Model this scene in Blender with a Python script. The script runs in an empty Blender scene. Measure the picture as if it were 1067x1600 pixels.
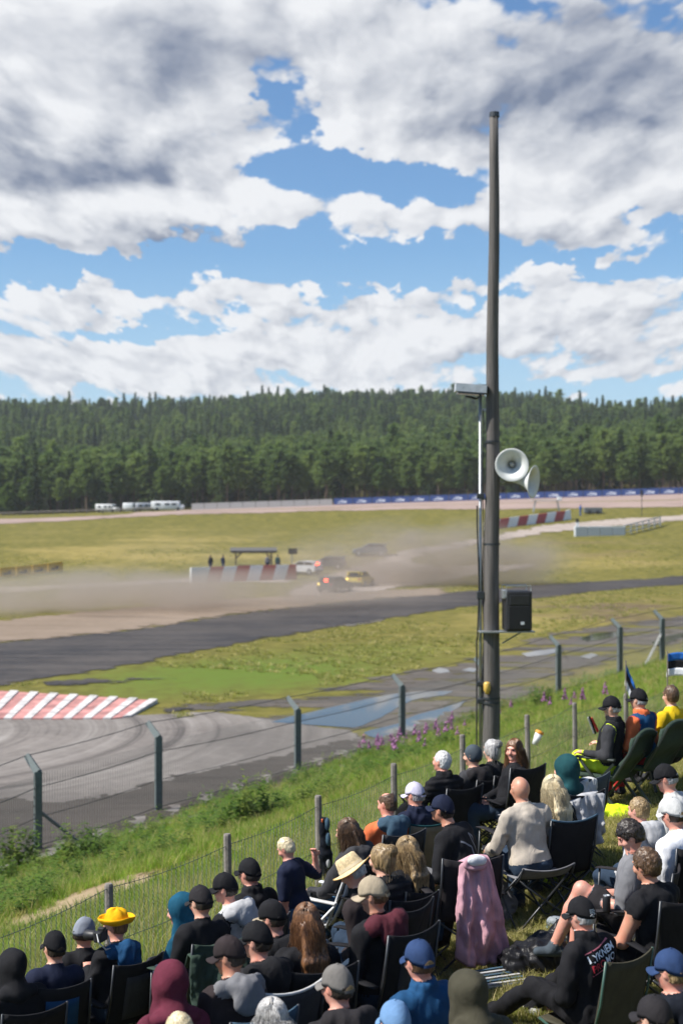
import bpy, bmesh, math, random
import numpy as np
from mathutils import Vector, Matrix
from mathutils.geometry import delaunay_2d_cdt
from mathutils.bvhtree import BVHTree

random.seed(7)
RNG = np.random.default_rng(7)
SC = bpy.context.scene
COL = SC.collection
R = math.radians

# ------------------------------------------------------------------ camera, light, sky
F, U0, V0 = 2400.0, 533.5, 775.0            # focal length and horizon in pixels of the 1067x1600 photograph
CAMZ = 9.0
cam_d = bpy.data.cameras.new('camera')
cam = bpy.data.objects.new('camera', cam_d); COL.objects.link(cam); SC.camera = cam
cam.location = (0, 0, CAMZ); cam.rotation_euler = (R(90), 0, 0)
cam_d.sensor_fit = 'VERTICAL'; cam_d.sensor_height = 36.0; cam_d.sensor_width = 24.0
cam_d.lens = 36.0 * F / 1600.0
cam_d.shift_y = -(800.0 - V0) / 1600.0
cam_d.clip_end = 12000; cam_d.clip_start = 0.05
cam_d.dof.use_dof = True; cam_d.dof.focus_distance = 13.0; cam_d.dof.aperture_fstop = 2.1

SUN_EL, SUN_AZ = 50.0, -104.0                # azimuth from +Y, negative = left of the view
sun_d = bpy.data.lights.new('sun', 'SUN'); sun = bpy.data.objects.new('sun', sun_d); COL.objects.link(sun)
sun_d.energy = 5.0; sun_d.angle = R(0.53); sun_d.color = (1.0, 0.955, 0.88)
_sd = Vector((math.sin(R(SUN_AZ)) * math.cos(R(SUN_EL)), math.cos(R(SUN_AZ)) * math.cos(R(SUN_EL)), math.sin(R(SUN_EL))))
sun.rotation_euler = _sd.to_track_quat('Z', 'Y').to_euler(); sun.location = (-30, 30, 60)
SC.view_settings.view_transform = 'Standard'; SC.view_settings.look = 'None'
SC.view_settings.gamma = 1.0; SC.view_settings.exposure = 0.6; SC.view_settings.use_curve_mapping = False
SC.cycles.use_denoising = True
SC.cycles.max_bounces = 6; SC.cycles.diffuse_bounces = 2; SC.cycles.glossy_bounces = 3
SC.cycles.transparent_max_bounces = 12; SC.cycles.volume_bounces = 1
SC.cycles.sample_clamp_indirect = 6.0


class S:
    """socket wrapper: arithmetic on shader sockets"""
    def __init__(self, nt, s): self.nt, self.s = nt, s
    def m(self, op, *o, clamp=False):
        n = self.nt.nodes.new('ShaderNodeMath'); n.operation = op; n.use_clamp = clamp
        for i, v in enumerate((self,) + o):
            if isinstance(v, S): self.nt.links.new(v.s, n.inputs[i])
            else: n.inputs[i].default_value = v
        return S(self.nt, n.outputs[0])
    def __add__(s, o): return s.m('ADD', o)
    def __sub__(s, o): return s.m('SUBTRACT', o)
    def __mul__(s, o): return s.m('MULTIPLY', o)
    def __truediv__(s, o): return s.m('DIVIDE', o)
    def ss(self, a, b):
        n = self.nt.nodes.new('ShaderNodeMapRange'); n.interpolation_type = 'SMOOTHSTEP'
        self.nt.links.new(self.s, n.inputs[0]); n.inputs[1].default_value = a; n.inputs[2].default_value = b
        return S(self.nt, n.outputs[0])
    def lin(self, a, b, c, d):
        n = self.nt.nodes.new('ShaderNodeMapRange')
        self.nt.links.new(self.s, n.inputs[0])
        for i, v in enumerate((a, b, c, d)): n.inputs[i + 1].default_value = v
        return S(self.nt, n.outputs[0])


def vec(nt, x, y, z=0.0):
    n = nt.nodes.new('ShaderNodeCombineXYZ')
    for i, v in enumerate((x, y, z)):
        if isinstance(v, S): nt.links.new(v.s, n.inputs[i])
        else: n.inputs[i].default_value = v
    return S(nt, n.outputs[0])


def vmath(nt, op, a, b=None):
    n = nt.nodes.new('ShaderNodeVectorMath'); n.operation = op
    for i, v in enumerate((a, b)):
        if v is None: continue
        if isinstance(v, S): nt.links.new(v.s, n.inputs[i])
        else: n.inputs[i].default_value = v
    return S(nt, n.outputs['Value'] if op in ('DOT_PRODUCT', 'LENGTH') else n.outputs[0])


def noise(nt, v, scale, detail=4, rough=0.5, dist=0.0, color=False):
    n = nt.nodes.new('ShaderNodeTexNoise')
    if v is not None: nt.links.new(v.s, n.inputs['Vector'])
    n.inputs['Scale'].default_value = scale; n.inputs['Detail'].default_value = detail
    n.inputs['Roughness'].default_value = rough; n.inputs['Distortion'].default_value = dist
    return S(nt, n.outputs['Color' if color else 'Fac'])


def mixc(nt, f, a, b, mode='MIX'):
    n = nt.nodes.new('ShaderNodeMix'); n.data_type = 'RGBA'; n.blend_type = mode
    for i, v in ((0, f), (6, a), (7, b)):
        if isinstance(v, S): nt.links.new(v.s, n.inputs[i])
        elif i == 0: n.inputs[0].default_value = v
        else: n.inputs[i].default_value = (*v, 1.0) if len(v) == 3 else v
    return S(nt, n.outputs[2])


def build_world():
    w = bpy.data.worlds.new('World'); SC.world = w; w.use_nodes = True
    nt = w.node_tree; nt.nodes.clear()
    out = nt.nodes.new('ShaderNodeOutputWorld'); bg = nt.nodes.new('ShaderNodeBackground')
    nt.links.new(bg.outputs[0], out.inputs[0])
    sky = nt.nodes.new('ShaderNodeTexSky'); sky.sky_type = 'NISHITA'; sky.sun_disc = False
    sky.sun_elevation = R(SUN_EL); sky.sun_rotation = R(SUN_AZ); sky.altitude = 200
    sky.air_density = 1.0; sky.dust_density = 0.15; sky.ozone_density = 2.0
    tc = nt.nodes.new('ShaderNodeTexCoord')
    sep = nt.nodes.new('ShaderNodeSeparateXYZ'); nt.links.new(tc.outputs['Generated'], sep.inputs[0])
    x, y, z = (S(nt, sep.outputs[i]) for i in range(3))
    az = x.m('ARCTAN2', y) * 57.29578
    el = z.m('ARCSINE') * 57.29578
    elp = el.m('MAXIMUM', -2.0) + 7.0
    # log-like cloud coordinates: clouds shrink towards the horizon
    qx = az / elp
    qy = elp.m('LOGARITHM', math.e) * 1.5
    q = vec(nt, qx, qy, 3.7)
    warp = noise(nt, q, 1.6, 2, 0.5, color=True)
    qw = vmath(nt, 'ADD', q, vmath(nt, 'SCALE', vmath(nt, 'SUBTRACT', warp, (0.5, 0.5, 0.5))))
    qw.s.node.inputs[1].links[0].from_node.inputs['Scale'].default_value = 0.22
    pw = noise(nt, q, 7.0, 5, 0.6, color=True)
    pa = vec(nt, az, el, 0.0)
    pb = vmath(nt, 'ADD', pa, vmath(nt, 'MULTIPLY', vmath(nt, 'SUBTRACT', pw, (0.5, 0.5, 0.5)), (6.0, 3.6, 0.0)))

    def blobs(lst):
        tot = None
        for (u, v, ru, rv, wt) in lst:
            a0 = math.degrees(math.atan((u - U0) / F)); e0 = math.degrees(math.atan((V0 - v) / F))
            k = 57.29578 / F
            d = vmath(nt, 'MULTIPLY', vmath(nt, 'SUBTRACT', pb, (a0, e0, 0)), (1 / (ru * k), 1 / (rv * k), 0))
            g = (vmath(nt, 'DOT_PRODUCT', d, d) * -1.0).m('EXPONENT') * wt
            tot = g if tot is None else tot + g
        return tot
    bias = blobs([
        (440, 5, 120, 40, .2), (120, 130, 300, 140, .26), (330, 90, 110, 110, .16), (60, 280, 190, 60, .22), (230, 215, 150, 50, .12),
        (900, 110, 260, 120, .30), (590, 120, 110, 130, .24), (850, 225, 220, 30, .12), (640, 225, 70, 40, .12), (725, 262, 30, 18, .16),
        (430, 150, 30, 30, -.26), (540, 175, 60, 40, .16), (500, 252, 95, 24, -.28), (600, 285, 120, 24, -.22),
        (300, 315, 95, 50, .26), (200, 365, 90, 42, .22), (270, 395, 120, 22, .12), (450, 345, 75, 38, .24), (50, 355, 100, 34, .24), (340, 265, 40, 24, .12),
        (640, 350, 60, 34, .16), (850, 335, 200, 45, .24), (1020, 290, 110, 40, .16), (800, 390, 150, 14, .08),
        (70, 428, 190, 24, -.50), (560, 408, 260, 32, -.58), (330, 420, 120, 16, -.25), (700, 300, 60, 20, -.16), (830, 412, 200, 15, -.34), (250, 515, 130, 14, -.34), (760, 480, 60, 10, -.2), (1010, 355, 60, 12, -.14),
        (145, 470, 75, 36, .26), (40, 480, 30, 12, .16), (300, 450, 60, 24, .18), (430, 470, 90, 30, .22), (600, 455, 72, 36, .28), (880, 430, 75, 30, .22), (970, 470, 110, 34, .20), (740, 450, 50, 18, .14),
        (110, 560, 160, 30, .26), (330, 565, 170, 34, .24), (520, 545, 140, 34, .24), (720, 520, 150, 34, .22), (620, 585, 150, 20, .16), (930, 530, 150, 30, .20), (1040, 580, 120, 24, .2), (920, 590, 80, 22, .22)])
    thick = blobs([
        (60, 280, 150, 44, .85), (200, 255, 130, 34, .65), (290, 115, 120, 75, .85), (60, 70, 160, 60, .30), (400, 40, 90, 60, .35), (30, 200, 60, 40, .3),
        (850, 150, 230, 75, .95), (1000, 120, 130, 110, .6), (700, 200, 60, 30, .5), (900, 30, 150, 30, .25), (300, 388, 110, 22, 1.1), (390, 375, 50, 16, .4), (850, 372, 170, 20, .6), (80, 380, 100, 16, .5),
        (150, 492, 60, 9, .3), (430, 490, 80, 9, .3), (600, 488, 60, 9, .3),
        (850, 545, 190, 14, .40), (960, 500, 120, 14, .35), (430, 575, 160, 12, .3), (120, 580, 120, 10, .2)])
    def puff(vv, sc, det):
        n = nt.nodes.new('ShaderNodeTexVoronoi'); n.feature = 'SMOOTH_F1'; n.voronoi_dimensions = '2D'
        nt.links.new(vv.s, n.inputs['Vector']); n.inputs['Scale'].default_value = sc; n.inputs['Detail'].default_value = det
        n.inputs['Roughness'].default_value = 0.5; n.inputs['Lacunarity'].default_value = 2.1; n.inputs['Smoothness'].default_value = 0.6
        n.normalize = True
        return S(nt, n.outputs['Distance']) * -1.0 + 1.0
    def field(vv):
        big = noise(nt, vv, 2.0, 3, 0.5)
        return big * 0.50 + puff(vv, 8.0, 3.0) * 0.62
    wob = noise(nt, q, 20.0, 5, 0.6, color=True)
    qs = vmath(nt, 'ADD', qw, vmath(nt, 'MULTIPLY', vmath(nt, 'SUBTRACT', wob, (0.5, 0.5, 0.5)), (0.036, 0.036, 0.0)))
    n1 = field(qs)
    n2 = field(vmath(nt, 'ADD', qs, (-0.035, 0.05, 0.0)))
    d = n1 + bias
    cover = d.ss(0.732, 0.815)
    soft = d.ss(0.72, 0.90)
    lit = (n1 - n2) * 1.9 + 0.80 + soft * 0.14
    low = noise(nt, vmath(nt, 'ADD', qw, (7.1, 2.3, 0)), 1.8, 3, 0.5)
    # greyness of undersides: the placed ones in view, the same kind by chance elsewhere
    iv = vmath(nt, 'MULTIPLY', vmath(nt, 'SUBTRACT', pa, (0, 8, 0)), (1 / 18.0, 1 / 15.0, 0))
    inview = (vmath(nt, 'DOT_PRODUCT', iv, iv) * -1.0).m('EXPONENT')
    greyness = thick.m('MINIMUM', 1.05) + low.ss(0.5, 0.72) * 0.55 * (inview * -1.0 + 1.0)
    b = (lit - greyness * 0.74).m('MINIMUM', 1.0).m('MAXIMUM', 0.0)
    ccol = mixc(nt, b, (0.135, 0.165, 0.235), (0.585, 0.595, 0.615))
    skyc = mixc(nt, 1.0, S(nt, sky.outputs[0]), (0.055, 0.072, 0.087), 'MULTIPLY')
    skyc = mixc(nt, el.lin(9.0, 0.0, 0.0, 0.75).m('MINIMUM', 0.75).m('MAXIMUM', 0.0), skyc, (0.33, 0.46, 0.62))
    fin = mixc(nt, cover, skyc, ccol)
    nt.links.new(fin.s, bg.inputs[0]); bg.inputs[1].default_value = 1.0
    w.cycles.sampling_method = 'NONE'


build_world()

# ------------------------------------------------------------------ helpers: objects and meshes
def setp(o, label=None, cat=None, group=None, kind=None):
    if label: o['label'] = label
    if cat: o['category'] = cat
    if group: o['group'] = group
    if kind: o['kind'] = kind
    return o


def link(name, me, parent=None):
    o = bpy.data.objects.new(name, me); COL.objects.link(o)
    if parent is not None: o.parent = parent
    return o


def empty(name, loc=(0, 0, 0), rz=0.0, label=None, cat=None, group=None):
    o = bpy.data.objects.new(name, None); COL.objects.link(o)
    o.location = loc; o.rotation_euler = (0, 0, rz); o.empty_display_size = 0.2
    return setp(o, label, cat, group)


def copy_tree(o, parent=None):
    c = o.copy(); COL.objects.link(c); c.parent = parent
    for ch in o.children: copy_tree(ch, c)
    return c


class MB:
    """collects simple solids into one mesh"""
    def __init__(self): self.v, self.f, self.mi = [], [], []; self.cur = 0
    def add(self, vs, fs):
        o = len(self.v); self.v.extend([tuple(p) for p in vs])
        self.f.extend([tuple(i + o for i in f) for f in fs]); self.mi.extend([self.cur] * len(fs))
        return self
    def box(self, c, s, rz=0.0, M=None):
        hx, hy, hz = s[0] / 2, s[1] / 2, s[2] / 2
        vs = [Vector((x, y, z)) for x in (-hx, hx) for y in (-hy, hy) for z in (-hz, hz)]
        m = M if M is not None else Matrix.Rotation(rz, 3, 'Z')
        vs = [m @ p + Vector(c) for p in vs]
        return self.add(vs, [(0, 1, 3, 2), (4, 6, 7, 5), (0, 4, 5, 1), (2, 3, 7, 6), (0, 2, 6, 4), (1, 5, 7, 3)])
    def bbox(self, c, s, bev=0.02, rz=0.0):
        """bevelled box"""
        bm = bmesh.new(); bmesh.ops.create_cube(bm, size=1.0)
        for p in bm.verts: p.co = Vector((p.co.x * s[0], p.co.y * s[1], p.co.z * s[2]))
        bmesh.ops.bevel(bm, geom=bm.edges[:], offset=bev, segments=2, affect='EDGES', profile=0.5)
        m = Matrix.Rotation(rz, 3, 'Z')
        bm.verts.index_update()
        self.add([m @ p.co + Vector(c) for p in bm.verts], [[q.index for q in f.verts] for f in bm.faces]); bm.free()
        return self
    def tube(self, pts, r, n=8, cap=True):
        pts = [Vector(p) for p in pts]; m = len(pts)
        rs = r if isinstance(r, (list, tuple)) else [r] * m
        vs, fs = [], []
        up = None
        for i, p in enumerate(pts):
            t = (pts[min(i + 1, m - 1)] - pts[max(i - 1, 0)]).normalized()
            if up is None: up = t.orthogonal().normalized()
            up = (up - t * up.dot(t)); up = up.normalized() if up.length > 1e-6 else t.orthogonal().normalized()
            s = t.cross(up)
            for k in range(n):
                a = 2 * math.pi * k / n
                vs.append(p + (up * math.cos(a) + s * math.sin(a)) * rs[i])
        for i in range(m - 1):
            for k in range(n):
                k2 = (k + 1) % n
                fs.append((i * n + k, i * n + k2, (i + 1) * n + k2, (i + 1) * n + k))
        if cap: fs.append(tuple(range(n - 1, -1, -1))); fs.append(tuple((m - 1) * n + k for k in range(n)))
        return self.add(vs, fs)
    def lathe(self, prof, n=20, M=None):
        M = M or Matrix.Identity(4); vs, fs = [], []
        for (r, z) in prof:
            for k in range(n):
                a = 2 * math.pi * k / n; vs.append(M @ Vector((r * math.cos(a), r * math.sin(a), z)))
        for i in range(len(prof) - 1):
            for k in range(n):
                k2 = (k + 1) % n; fs.append((i * n + k, i * n + k2, (i + 1) * n + k2, (i + 1) * n + k))
        return self.add(vs, fs)
    def sheet(self, P, thick=0.0):
        """P: rows of points; closed thin solid when thick > 0"""
        a, b = len(P), len(P[0]); V_ = [[Vector(p) for p in r] for r in P]
        fs = [(i * b + j, i * b + j + 1, (i + 1) * b + j + 1, (i + 1) * b + j) for i in range(a - 1) for j in range(b - 1)]
        flat = [p for r in V_ for p in r]
        if thick <= 0: return self.add(flat, fs)
        nor = []
        for i in range(a):
            for j in range(b):
                du = V_[min(i + 1, a - 1)][j] - V_[max(i - 1, 0)][j]; dv = V_[i][min(j + 1, b - 1)] - V_[i][max(j - 1, 0)]
                nn = du.cross(dv); nor.append(nn.normalized() if nn.length > 1e-9 else Vector((0, 0, 1)))
        N_ = len(flat)
        vs = [p + n * thick / 2 for p, n in zip(flat, nor)] + [p - n * thick / 2 for p, n in zip(flat, nor)]
        f2 = [tuple(reversed(f)) for f in fs] + [tuple(i + N_ for i in f) for f in fs]
        ring = [j for j in range(b)] + [i * b + b - 1 for i in range(1, a)] + [(a - 1) * b + j for j in range(b - 2, -1, -1)] + [i * b for i in range(a - 2, 0, -1)]
        for i in range(len(ring)):
            p, q_ = ring[i], ring[(i + 1) % len(ring)]; f2.append((p, q_, q_ + N_, p + N_))
        return self.add(vs, f2)
    def mesh(self, name, mats, smooth=False):
        me = bpy.data.meshes.new(name); me.from_pydata(self.v, [], self.f)
        for m_ in (mats if isinstance(mats, (list, tuple)) else [mats]): me.materials.append(m_)
        if any(self.mi): me.polygons.foreach_set('material_index', self.mi)
        if smooth: me.polygons.foreach_set('use_smooth', [True] * len(self.f))
        me.update(); return me
    def build(self, name, mats, parent=None, smooth=False):
        return link(name, self.mesh(name, mats, smooth), parent)


def np_mesh(name, V, Q, mats, mi=None, smooth=True):
    """mesh from numpy arrays; Q is (n,3) or (n,4)"""
    me = bpy.data.meshes.new(name); V = np.asarray(V, np.float32); Q = np.asarray(Q, np.int32); k = Q.shape[1]
    me.vertices.add(len(V)); me.vertices.foreach_set('co', V.ravel())
    me.loops.add(Q.size); me.loops.foreach_set('vertex_index', Q.ravel())
    me.polygons.add(len(Q)); me.polygons.foreach_set('loop_start', np.arange(0, Q.size, k, dtype=np.int32))
    try: me.polygons.foreach_set('loop_total', np.full(len(Q), k, np.int32))
    except Exception: pass
    for m_ in (mats if isinstance(mats, (list, tuple)) else [mats]): me.materials.append(m_)
    if mi is not None: me.polygons.foreach_set('material_index', np.asarray(mi, np.int32))
    me.polygons.foreach_set('use_smooth', np.full(len(Q), smooth, bool))
    me.update(calc_edges=True); return me


# ------------------------------------------------------------------ materials
_mats = {}
def new_mat(name):
    m = bpy.data.materials.new(name); m.use_nodes = True
    nt = m.node_tree; b = nt.nodes['Principled BSDF']
    return m, nt, b


def world_pos(nt): return S(nt, nt.nodes.new('ShaderNodeNewGeometry').outputs['Position'])
def obj_pos(nt): return S(nt, nt.nodes.new('ShaderNodeTexCoord').outputs['Object'])


def bump(nt, b, h, strength=0.3, dist=0.01):
    n = nt.nodes.new('ShaderNodeBump'); n.inputs['Strength'].default_value = strength; n.inputs['Distance'].default_value = dist
    nt.links.new(h.s, n.inputs['Height']); nt.links.new(n.outputs[0], b.inputs['Normal'])


def plain(name, col, rough=0.6, metal=0.0, var=0.12, scale=8.0, bumps=0.15, bscale=60.0, bdist=0.004, coat=0.0, emit=0.0):
    if name in _mats: return _mats[name]
    m, nt, b = new_mat(name); p = obj_pos(nt)
    n = noise(nt, p, scale, 5, 0.6)
    c = mixc(nt, n.ss(0.3, 0.7), [v * (1 - var) for v in col], [min(1, v * (1 + var)) for v in col])
    nt.links.new(c.s, b.inputs['Base Color'])
    nt.links.new(n.lin(0.3, 0.7, max(0.05, rough - 0.08), min(1, rough + 0.08)).s, b.inputs['Roughness'])
    b.inputs['Metallic'].default_value = metal; b.inputs['Coat Weight'].default_value = coat
    if bumps > 0: bump(nt, b, noise(nt, p, bscale, 3, 0.6), bumps, bdist)
    if emit > 0:
        b.inputs['Emission Color'].default_value = (*col, 1); b.inputs['Emission Strength'].default_value = emit
    _mats[name] = m; return m


def fabric(name, col, rough=0.85, wr=0.6):
    """woven cloth: fine weave, soft creases, slight fading"""
    if name in _mats: return _mats[name]
    m, nt, b = new_mat(name); p = obj_pos(nt)
    n = noise(nt, p, 6.0, 5, 0.6)
    c = mixc(nt, n.ss(0.25, 0.75), [v * 0.8 for v in col], [min(1, v * 1.2 + 0.001) for v in col])
    nt.links.new(c.s, b.inputs['Base Color']); b.inputs['Roughness'].default_value = rough
    b.inputs['Specular IOR Level'].default_value = 0.18
    st = vmath(nt, 'MULTIPLY', p, (1.0, 1.0, 0.55))
    fold = noise(nt, st, 9.0, 3, 0.55, 0.8)
    weave = noise(nt, p, 220.0, 2, 0.5)
    bump(nt, b, fold * 1.0 + weave * 0.05, wr, 0.02)
    _mats[name] = m; return m


def skin_mat(name, col):
    if name in _mats: return _mats[name]
    m, nt, b = new_mat(name); p = obj_pos(nt)
    n = noise(nt, p, 14.0, 4, 0.6)
    c = mixc(nt, n.ss(0.3, 0.75), col, (min(1, col[0] * 1.03), col[1] * 0.74, col[2] * 0.70))
    nt.links.new(c.s, b.inputs['Base Color']); b.inputs['Roughness'].default_value = 0.48
    b.inputs['Subsurface Weight'].default_value = 0.12
    b.inputs['Subsurface Radius'].default_value = (0.012, 0.004, 0.002); b.inputs['Subsurface Scale'].default_value = 1.0
    bump(nt, b, noise(nt, p, 160.0, 2, 0.5), 0.1, 0.002)
    _mats[name] = m; return m


def hair_mat(name, c1, c2):
    if name in _mats: return _mats[name]
    m, nt, b = new_mat(name); p = obj_pos(nt)
    st = vmath(nt, 'MULTIPLY', p, (1.0, 1.0, 0.10))
    n = noise(nt, st, 120.0, 4, 0.6, 0.3)
    n2 = noise(nt, p, 9.0, 3, 0.5)
    c = mixc(nt, (n * 0.7 + n2 * 0.3).ss(0.36, 0.64), c1, c2)
    nt.links.new(c.s, b.inputs['Base Color']); b.inputs['Roughness'].default_value = 0.42
    b.inputs['Anisotropic'].default_value = 0.6
    bump(nt, b, n, 0.5, 0.006)
    _mats[name] = m; return m


def vnoise(p, s, seed=0):
    """lattice value noise for numpy points, roughly -1..1"""
    q = np.asarray(p, float) * s + seed * 17.31; i = np.floor(q).astype(np.int64); f = q - i; f = f * f * (3 - 2 * f)
    def h(a):
        n = (a[..., 0] * 374761393 + a[..., 1] * 668265263 + a[..., 2] * 2147483647 + seed * 1274126177) & 0xFFFFFFFF
        n = ((n ^ (n >> 13)) * 1274126177) & 0xFFFFFFFF
        return ((n ^ (n >> 16)) & 0xFFFF) / 32767.5 - 1.0
    r = 0
    for dx in (0, 1):
        for dy in (0, 1):
            for dz in (0, 1):
                w = (f[..., 0] if dx else 1 - f[..., 0]) * (f[..., 1] if dy else 1 - f[..., 1]) * (f[..., 2] if dz else 1 - f[..., 2])
                r = r + w * h(i + np.array([dx, dy, dz]))
    return r


# ------------------------------------------------------------------ terrain
def sstep(a, b, x):
    t = np.clip((np.asarray(x, float) - a) / (b - a), 0, 1); return t * t * (3 - 2 * t)


def bank_s(x, y): return 0.893 * (np.asarray(x, float) + 2.2) - 0.450 * (np.asarray(y, float) - 14.5)   # distance uphill of the wire fence


def T(x, y):
    x = np.asarray(x, float); y = np.asarray(y, float)
    s = bank_s(x, y)
    rr_ = np.clip(0.450 * (x + 2.2) + 0.893 * (y - 14.5), -9, 6)      # distance along the fence: the ground climbs gently that way
    up = 4.22 + 0.92 * sstep(-0.1, 4.0, s) + 0.065 * rr_ * sstep(-0.5, 1.5, s) + 0.03 * np.maximum(s - 3, 0) + 0.16 * np.maximum(s - 9, 0)
    k = 1.2                                                     # the break of slope at the fence is rounded
    blend = 0.5 * (1 + np.tanh((s + 1.0) / k))
    e = sstep(-16.5, 0.5, s)
    low = 4.15 * (0.35 * np.clip((s + 15.5) / 15.5, 0, 1.2) + 0.65 * e)
    z = blend * up + (1 - blend) * low
    far = sstep(110, 150, y)
    z = z * (1 - sstep(95, 140, y))
    z = z + 0.25 * sstep(90, 150, y)
    z = z + 6.6 * np.clip((y - 158) / 84.0, 0, 1) * sstep(150, 185, y) + 0.0
    plate = sstep(200, 262, y)
    z = z + plate * (0.45 + np.clip(x, -160, 160) * 0.032)
    hill = sstep(330, 820, y)
    z = z + hill * (38 + 2.0 * np.sin(x / 90.0 + 2.2) + 2.0 * np.sin(x / 41.0 + 0.7) - 0.024 * np.clip(x, -400, 400)) + sstep(300, 420, y) * 2.0
    z = z + 3 * sstep(820, 2500, y)
    p = np.stack([x, y, np.zeros_like(x)], -1)
    grassy = sstep(-13.5, -9, s) * (1 - sstep(70, 90, y))
    z = z + grassy * (0.05 * vnoise(p, 0.55, 1) + 0.03 * vnoise(p, 1.4, 2))
    z = z + (1 - grassy) * sstep(160, 170, y) * (1 - sstep(235, 250, y)) * 0.22 * vnoise(p, 0.08, 3)
    return z


def ray(u, v):
    return (u - U0) / F, -(v - V0) / F        # x per metre of depth, z per metre of depth


def hit(u, v, h=0.0, d0=4.0, d1=900.0, n=9000):
    """where the line of sight of a photo pixel meets the terrain (raised by h)"""
    a, b = ray(u, v); d = np.geomspace(d0, d1, n)
    g = CAMZ + b * d - (T(a * d, d) + h)
    i = np.argmax(g < 0)
    if g[i] >= 0: i = n - 1
    if i > 0:
        t = g[i - 1] / (g[i - 1] - g[i] + 1e-12); dd = d[i - 1] + t * (d[i] - d[i - 1])
    else: dd = d[i]
    return Vector((a * dd, dd, float(T(a * dd, dd))))


def at(u, v, d):
    a, b = ray(u, v); return Vector((a * d, d, CAMZ + b * d))


def gz(x, y): return float(T(x, y))
# ------------------------------------------------------------------ ground
def m_ground():
    m, nt, b = new_mat('grass_ground'); p = world_pos(nt)
    at_ = nt.nodes.new('ShaderNodeAttribute'); at_.attribute_name = 'tone'
    sp = nt.nodes.new('ShaderNodeSeparateColor'); nt.links.new(at_.outputs['Color'], sp.inputs[0])
    dry, bare, lush = (S(nt, sp.outputs[i]) for i in range(3))
    n1 = noise(nt, p, 0.09, 6, 0.62); n2 = noise(nt, p, 0.9, 6, 0.65); n3 = noise(nt, p, 9.0, 4, 0.6)
    ps = vmath(nt, 'MULTIPLY', p, (0.16, 0.5, 0.5)); n4 = noise(nt, ps, 0.35, 5, 0.6)
    green = mixc(nt, n2.ss(0.32, 0.68), (0.115, 0.112, 0.024), (0.215, 0.185, 0.045))
    yell = mixc(nt, n2.ss(0.3, 0.7), (0.27, 0.215, 0.065), (0.37, 0.295, 0.10))
    brown = mixc(nt, n2.ss(0.3, 0.7), (0.115, 0.085, 0.045), (0.20, 0.15, 0.085))
    c = mixc(nt, ((n1 - 0.5) * 1.2 + (n4 - 0.5) * 1.3 + dry * 1.0).ss(0.15, 0.85), green, yell)
    c = mixc(nt, ((n1 - 0.5) * 0.9 + (n3 - 0.5) * 0.5 + (n4 - 0.5) * 1.4 + bare).ss(0.4, 0.75), c, brown)
    c = mixc(nt, ((n2 - 0.5) * 0.8 + lush).ss(0.3, 0.8), c, (0.125, 0.185, 0.028))
    c = mixc(nt, (n3 * 0.6 + 0.2).ss(0.3, 0.75), mixc(nt, 1.0, c, (0.72, 0.72, 0.72), 'MULTIPLY'), c)
    nt.links.new(c.s, b.inputs['Base Color']); b.inputs['Roughness'].default_value = 0.95
    b.inputs['Specular IOR Level'].default_value = 0.1
    bump(nt, b, n2 * 0.6 + n3 * 0.4, 0.7, 0.12)
    return m


TONE = [  # ground colour patches: pixel centre, pixel radii, (dry, bare, lush)
    (500, 850, 330, 34, (.35, 0, 0)), (150, 840, 220, 30, (.25, .05, 0)), (60, 830, 60, 8, (.1, .35, 0)), (430, 808, 60, 4, (.1, .4, 0)),
    (930, 850, 170, 26, (.15, .28, 0)), (940, 880, 150, 16, (.4, .2, 0)), (920, 945, 190, 26, (.35, .45, 0)), (930, 855, 200, 30, (.1, .15, 0)), (1000, 960, 120, 18, (.2, .4, 0)),
    (800, 975, 180, 18, (.45, .1, 0)), (560, 1020, 260, 30, (0, 0, .45)), (330, 1060, 300, 34, (-.1, 0, .65)), (160, 1095, 160, 18, (.1, .1, .2)),
    (700, 1010, 140, 18, (.25, .05, .1)), (860, 1040, 220, 50, (.15, .40, 0)), (640, 1100, 120, 30, (.1, .5, 0)), (300, 935, 320, 22, (.2, .5, 0)), (100, 870, 200, 15, (.4, 0, 0)),
    (80, 1330, 260, 34, (-.4, -.4, .9)), (330, 1270, 200, 40, (-.3, -.3, .7)), (600, 1190, 160, 26, (-.4, -.3, .8)), (250, 1355, 120, 14, (-.2, -.2, .5)),
    (210, 1395, 150, 12, (.5, .75, -.6)), (60, 1440, 110, 16, (.5, .7, -.6)), (330, 1335, 70, 10, (.4, .5, -.4)), (480, 1280, 70, 10, (.3, .3, -.2)),
    (950, 1270, 130, 60, (.35, 0, .0)), (800, 1450, 120, 40, (.3, 0, .1)), (760, 1560, 80, 40, (.5, .2, 0)),
    (900, 1130, 200, 30, (-.1, -.2, .35)), (1040, 1060, 90, 26, (-.3, -.3, .6)), (880, 1370, 40, 10, (.5, .2, 0)),
]


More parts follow.
